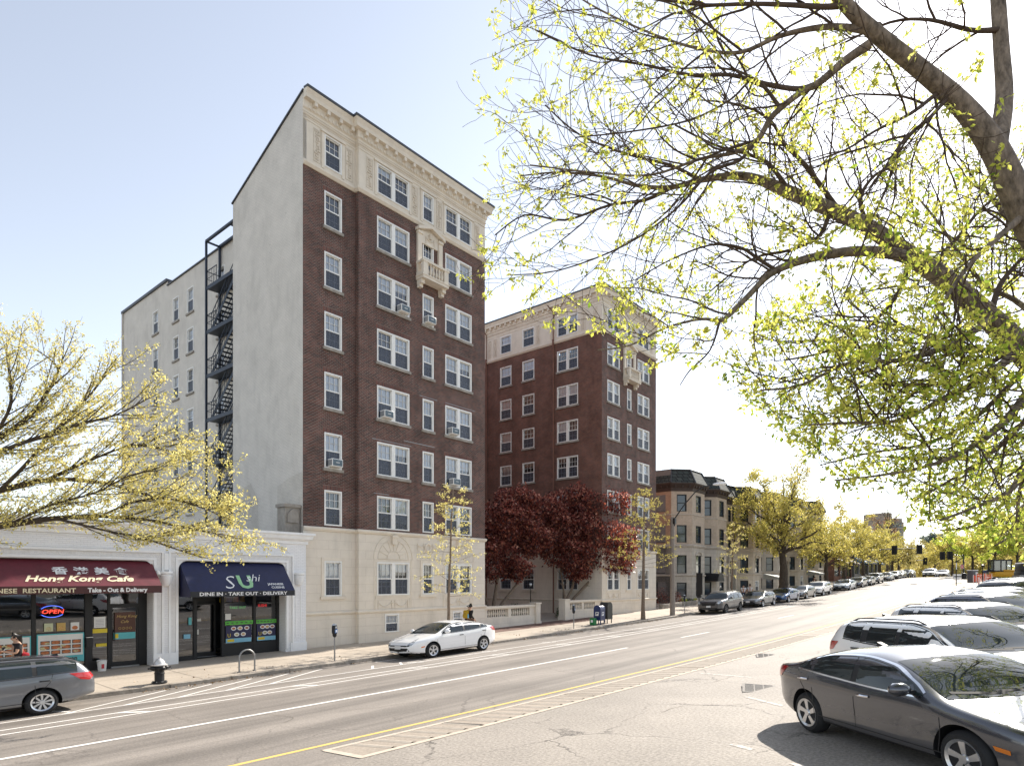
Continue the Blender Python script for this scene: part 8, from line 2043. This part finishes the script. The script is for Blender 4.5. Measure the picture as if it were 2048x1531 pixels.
def person(loc, heading, hgt_, arms, legs, label, top_m, leg_m, sleeve, hairlong, head_tilt=0.0):
    """x forward, y left; arms/legs: joint positions for a 1.7 m figure"""
    r = empty('person', loc, heading, label, 'person'); r.scale = (hgt_/1.7*1.12, hgt_/1.7*1.12, hgt_/1.7)
    hx = .06*math.sin(head_tilt); N_ = dict(pelvis=(0, 0, .93, (.15, .11)), waist=(.0, 0, 1.06, (.135, .095)), chest=(.01, 0, 1.25, (.155, .105)), collar=(.0, 0, 1.39, (.1, .075)), neck=(.015, 0, 1.46, .052), skull=(.03+hx, 0, 1.56, (.07, .085)), crown=(.015+hx, 0, 1.635, (.066, .08)), chin=(.085+hx*1.5, 0, 1.505-.3*hx, .034), nose=(.125+hx*1.5, 0, 1.555-.4*hx, .014))
    E_ = [('pelvis', 'waist'), ('waist', 'chest'), ('chest', 'collar'), ('collar', 'neck'), ('neck', 'skull'), ('skull', 'crown'), ('skull', 'chin'), ('skull', 'nose')]
    for sd, sg in (('l', 1), ('r', -1)):
        el, wr_ = arms[sd]; hip, kn, an = legs[sd]
        N_['sh'+sd] = (0, sg*.17, 1.375, .055); N_['el'+sd] = (*el, .042); N_['wr'+sd] = (*wr_, .028)
        d = (Vector(wr_)-Vector(el)).normalized(); side = d.cross(Vector((0, 0, 1))).normalized() if abs(d.z) < .95 else Vector((1, 0, 0)); pm = Vector(wr_)+d*.07
        N_['pm'+sd] = (*pm, (.036, .018)); E_ += [('collar', 'sh'+sd), ('sh'+sd, 'el'+sd), ('el'+sd, 'wr'+sd), ('wr'+sd, 'pm'+sd)]
        for i, ln in enumerate((.07, .08, .075, .06)):
            b = pm+side*(.026-.0175*i)+d*.02; t_ = b+d*ln*.6+Vector((0, 0, -.008)); e = t_+d*ln*.4+Vector((0, 0, -.02))
            N_['f%d%sa' % (i, sd)] = (*b, .0095); N_['f%d%sb' % (i, sd)] = (*t_, .0085); N_['f%d%sc' % (i, sd)] = (*e, .007); E_ += [('pm'+sd, 'f%d%sa' % (i, sd)), ('f%d%sa' % (i, sd), 'f%d%sb' % (i, sd)), ('f%d%sb' % (i, sd), 'f%d%sc' % (i, sd))]
        th = Vector(wr_)+d*.035+side*.035; te = th+d*.05+side*.012; N_['th'+sd] = (*th, .011); N_['te'+sd] = (*te, .008); E_ += [('wr'+sd, 'th'+sd), ('th'+sd, 'te'+sd)]
        N_['hp'+sd] = (hip[0], sg*.085, .88, .085); N_['kn'+sd] = (*kn, .056); N_['an'+sd] = (*an, .04); N_['to'+sd] = (an[0]+.15, an[1], an[2]-.05, (.04, .026))
        E_ += [('pelvis', 'hp'+sd), ('hp'+sd, 'kn'+sd), ('kn'+sd, 'an'+sd), ('an'+sd, 'to'+sd)]
    skin_obj('body', N_, E_, skin, r)
    def grow(keys, edges, add, nm, m, tweak={}):
        nn = {}
        for k in keys:
            x, y, z, rr = N_[k] if k not in tweak else tweak[k]; rr = rr if isinstance(rr, tuple) else (rr, rr); nn[k] = (x, y, z, (rr[0]+add, rr[1]+add))
        return skin_obj(nm, nn, edges, m, r)
    ks = ['chest', 'waist', 'pelvis', 'collar', 'shl', 'shr', 'ell', 'elr']+(['wrl', 'wrr'] if sleeve == 'long' else [])
    tw = {} if sleeve == 'long' else {'el'+sd: (*(Vector(N_['sh'+sd][:3])*.4+Vector(N_['el'+sd][:3])*.6), .05) for sd in 'lr'}
    grow(ks, [e for e in E_ if e[0] in ks and e[1] in ks], .018, 'shirt', top_m, tw)
    ks = ['pelvis', 'hpl', 'hpr', 'knl', 'knr', 'anl', 'anr']
    grow(ks, [e for e in E_ if e[0] in ks and e[1] in ks], .017, 'trousers', leg_m)
    for sd in 'lr':
        a = N_['an'+sd]; skin_obj('shoe', dict(a=(a[0]-.02, a[1], .05, (.045, .045)), b=(a[0]+.1, a[1], .045, (.045, .035)), c=(a[0]+.2, a[1], .035, (.036, .028))), [('a', 'b'), ('b', 'c')], M['plastic'], r, 1)
    hn = dict(top=(-.005+hx, 0, 1.645, (.086, .095)), back=(-.05+hx*.8, 0, 1.58, (.08, .085))); he = [('top', 'back')]
    if hairlong: hn.update(nape=(-.065, 0, 1.46, (.075, .06)), tip=(-.07, 0, 1.33, (.06, .035)), fr=(.05+hx, 0, 1.65, (.065, .05))); he += [('back', 'nape'), ('nape', 'tip'), ('top', 'fr')]
    else: hn.update(fr=(.06+hx, 0, 1.66, (.06, .045)))
    if not hairlong: he += [('top', 'fr')]
    skin_obj('hair', hn, he, hairm, r)
    mb = MB(smooth=True)
    for sg in (-1, 1): mb.lathe([(.001, -.009), (.008, -.005), (.009, 0), (.008, .005), (.001, .009)], 8, (.105+hx*1.5, sg*.03, 1.575-.3*hx))
    mb.build('eye', M['plastic'], r)
    for sg in (-1, 1): mb = MB(smooth=True); mb.tube([(.03+hx, sg*.082, 1.535), (.02+hx, sg*.094, 1.56), (.03+hx, sg*.088, 1.585)], [.008, .014, .008], 6); mb.build('ear', skin, r)
    return r
stand = dict(l=((0,), (.02, .09, .5), (0, .095, .09)), r=((0,), (.03, -.09, .5), (-.02, -.095, .09)))
walk = dict(l=((0,), (.16, .09, .5), (.2, .09, .1)), r=((0,), (.03, -.09, .49), (-.24, -.09, .16)))
blk = mat('black_cloth', (.016, .014, .016), rough=.85, var=.2); denim = mat('dark_denim', (.04, .05, .08), rough=.9, var=.2); wht = mat('white_cloth', (.7, .7, .7), rough=.85, var=.06); brnc = mat('brown_cloth', (.1, .06, .045), rough=.9, var=.15)
s0 = s_at(35, -24.4); gl = sw(s0, -24.4)
wl = W(s0, -24.4, gl)
person(wl, DOWN, 1.68, dict(l=((.07, .2, 1.1), (.3, .1, 1.17)), r=((.06, -.21, 1.1), (.3, -.1, 1.15))), stand, 'dark haired person in a black top looking down at a phone behind the estate car', blk, wht, 'short', True, .5)
def rel(loc, hd, x, y, z): return Vector(loc)+Matrix.Rotation(hd, 3, 'Z') @ Vector((x, y, z))
r = empty('phone', rel(wl, DOWN, .37, .0, 1.2), DOWN, 'dark phone held by the person in the black top', 'phone'); mb = MB(); mb.box(-.004, .004, -.09, .09, -.02, .1); o = mb.build('case', M['plastic'], r); o.rotation_euler = (0, R(-35), 0)
r = empty('handbag', rel(wl, DOWN, -.17, .1, .95), DOWN, 'red bag behind the hip of the person in the black top', 'bag'); mb = MB(); mb.box(-.09, .09, -.13, .13, -.12, .13); mb.build('bag_body', mat('red_cloth', (.4, .02, .03), rough=.7), r, bevel=.04); mb = MB(smooth=True); mb.tube([(0, -.1, .12), (.06, -.1, .3), (.14, -.05, .46)], .012, 6); mb.build('strap', M['plate_red'], r)
s1 = s_at(939, -23.9); ml = W(s1, -23.9, sw(s1, -23.9))
hd = ROT-R(15)
person(ml, hd, 1.76, dict(l=((-.02, .22, 1.12), (.14, .2, .96)), r=((-.04, -.22, 1.12), (.12, -.2, .95))), walk, 'person in dark jacket with a yellow backpack walking away past the white hatchback', blk, brnc, 'long', False, .1)
r = empty('backpack', rel(ml, hd, -.21, 0, 1.02), hd, 'mustard yellow backpack with a blue bottle worn by the person in the dark jacket', 'backpack'); ym = mat('mustard_cloth', (.42, .27, .02), rough=.8, var=.15, vscale=9)
mb = MB(); mb.box(-.11, .09, -.16, .16, 0, .44); mb.build('bag_body', ym, r, bevel=.05); mb = MB(); mb.box(-.16, -.1, -.12, .12, .03, .24); mb.build('pocket', ym, r, bevel=.025)
for sg in (-1, 1): mb = MB(smooth=True); mb.tube([(.06, sg*.09, .42), (.16, sg*.11, .47), (.3, sg*.1, .36), (.33, sg*.11, .15), (.2, sg*.14, .02), (.05, sg*.13, .02)], .016, 6); mb.build('strap', ym, r)
r2 = empty('bottle', rel(ml, hd, -.2, -.19, 1.04), hd, 'light blue bottle in the side pocket of the yellow backpack', 'bottle'); mb = MB(smooth=True); mb.lathe([(.035, 0), (.038, .02), (.038, .17), (.02, .2), (.02, .23), (.005, .23)], 12); mb.build('bottle_body', skyp, r2)
for u, t, h_, lb, tm in ((1487, -23.4, 1.72, 'person in a white shirt behind the roof of the dark boxy suv', wht), (1500, -23.6, 1.66, 'second person in pale clothes between the dark boxy suv and the grey hatchback', wht), (1629, -23.5, 1.74, 'dark haired person in black behind the white suv up the street', blk)):
    q = s_at(u, t); person(W(q, t, sw(q, t)), DOWN+.3, h_, dict(l=((0, .22, 1.1), (.05, .22, .86)), r=((0, -.22, 1.1), (.05, -.22, .86))), stand, lb, tm, denim, 'short', False)
# ------------------------------------------------------------------------------------------------ camera, sun and sky
SUN_EL, SUN_AZ = R(36.5), R(38.4)       # azimuth measured from +Y toward +X
cam = bpy.data.cameras.new('camera'); cam.sensor_width = 36; cam.lens = FPX/2048*36; cam.shift_y = (HY-765.5)/2048; cam.clip_end = 3000; cam.clip_start = .1
co = bpy.data.objects.new('camera', cam); co.location = (0, 0, HC); co.rotation_euler = (R(90), 0, 0); col.objects.link(co); sc.camera = co
sd = Vector((math.sin(SUN_AZ)*math.cos(SUN_EL), math.cos(SUN_AZ)*math.cos(SUN_EL), math.sin(SUN_EL)))
sl_ = bpy.data.lights.new('sun', 'SUN'); sl_.energy = 9.0; sl_.angle = R(.53); sl_.color = (1.0, .93, .83)
so = bpy.data.objects.new('sun', sl_); so.rotation_euler = (-sd).to_track_quat('-Z', 'Y').to_euler(); so.location = sd*200; col.objects.link(so)
w = bpy.data.worlds.new('World'); sc.world = w; w.use_nodes = True
t = w.node_tree; t.nodes.clear()
out = t.nodes.new('ShaderNodeOutputWorld'); bg = t.nodes.new('ShaderNodeBackground'); sky = t.nodes.new('ShaderNodeTexSky')
sky.sky_type = 'NISHITA'; sky.sun_disc = False; sky.sun_elevation = SUN_EL; sky.sun_rotation = SUN_AZ
sky.air_density = 1.0; sky.dust_density = .45; sky.ozone_density = 1.0; sky.altitude = 20
bg.inputs['Strength'].default_value = .25
hs = t.nodes.new('ShaderNodeHueSaturation'); hs.inputs['Saturation'].default_value = .5
t.links.new(sky.outputs[0], hs.inputs['Color']); mt = t.nodes.new('ShaderNodeMixRGB'); mt.blend_type = 'MULTIPLY'; mt.inputs['Fac'].default_value = 1; mt.inputs['Color2'].default_value = (1.0, 1.0, 1.0, 1)
t.links.new(hs.outputs[0], mt.inputs['Color1']); t.links.new(mt.outputs[0], bg.inputs['Color']); t.links.new(bg.outputs[0], out.inputs['Surface'])
sc.view_settings.view_transform = 'Standard'; sc.view_settings.look = 'None'; sc.view_settings.exposure = 0; sc.view_settings.gamma = 1
sc.cycles.max_bounces = 8; sc.cycles.transparent_max_bounces = 16; sc.cycles.use_denoising = True; sc.cycles.sample_clamp_indirect = 8
sc.cycles.caustics_reflective = False; sc.cycles.caustics_refractive = False
bpy.context.view_layer.update()
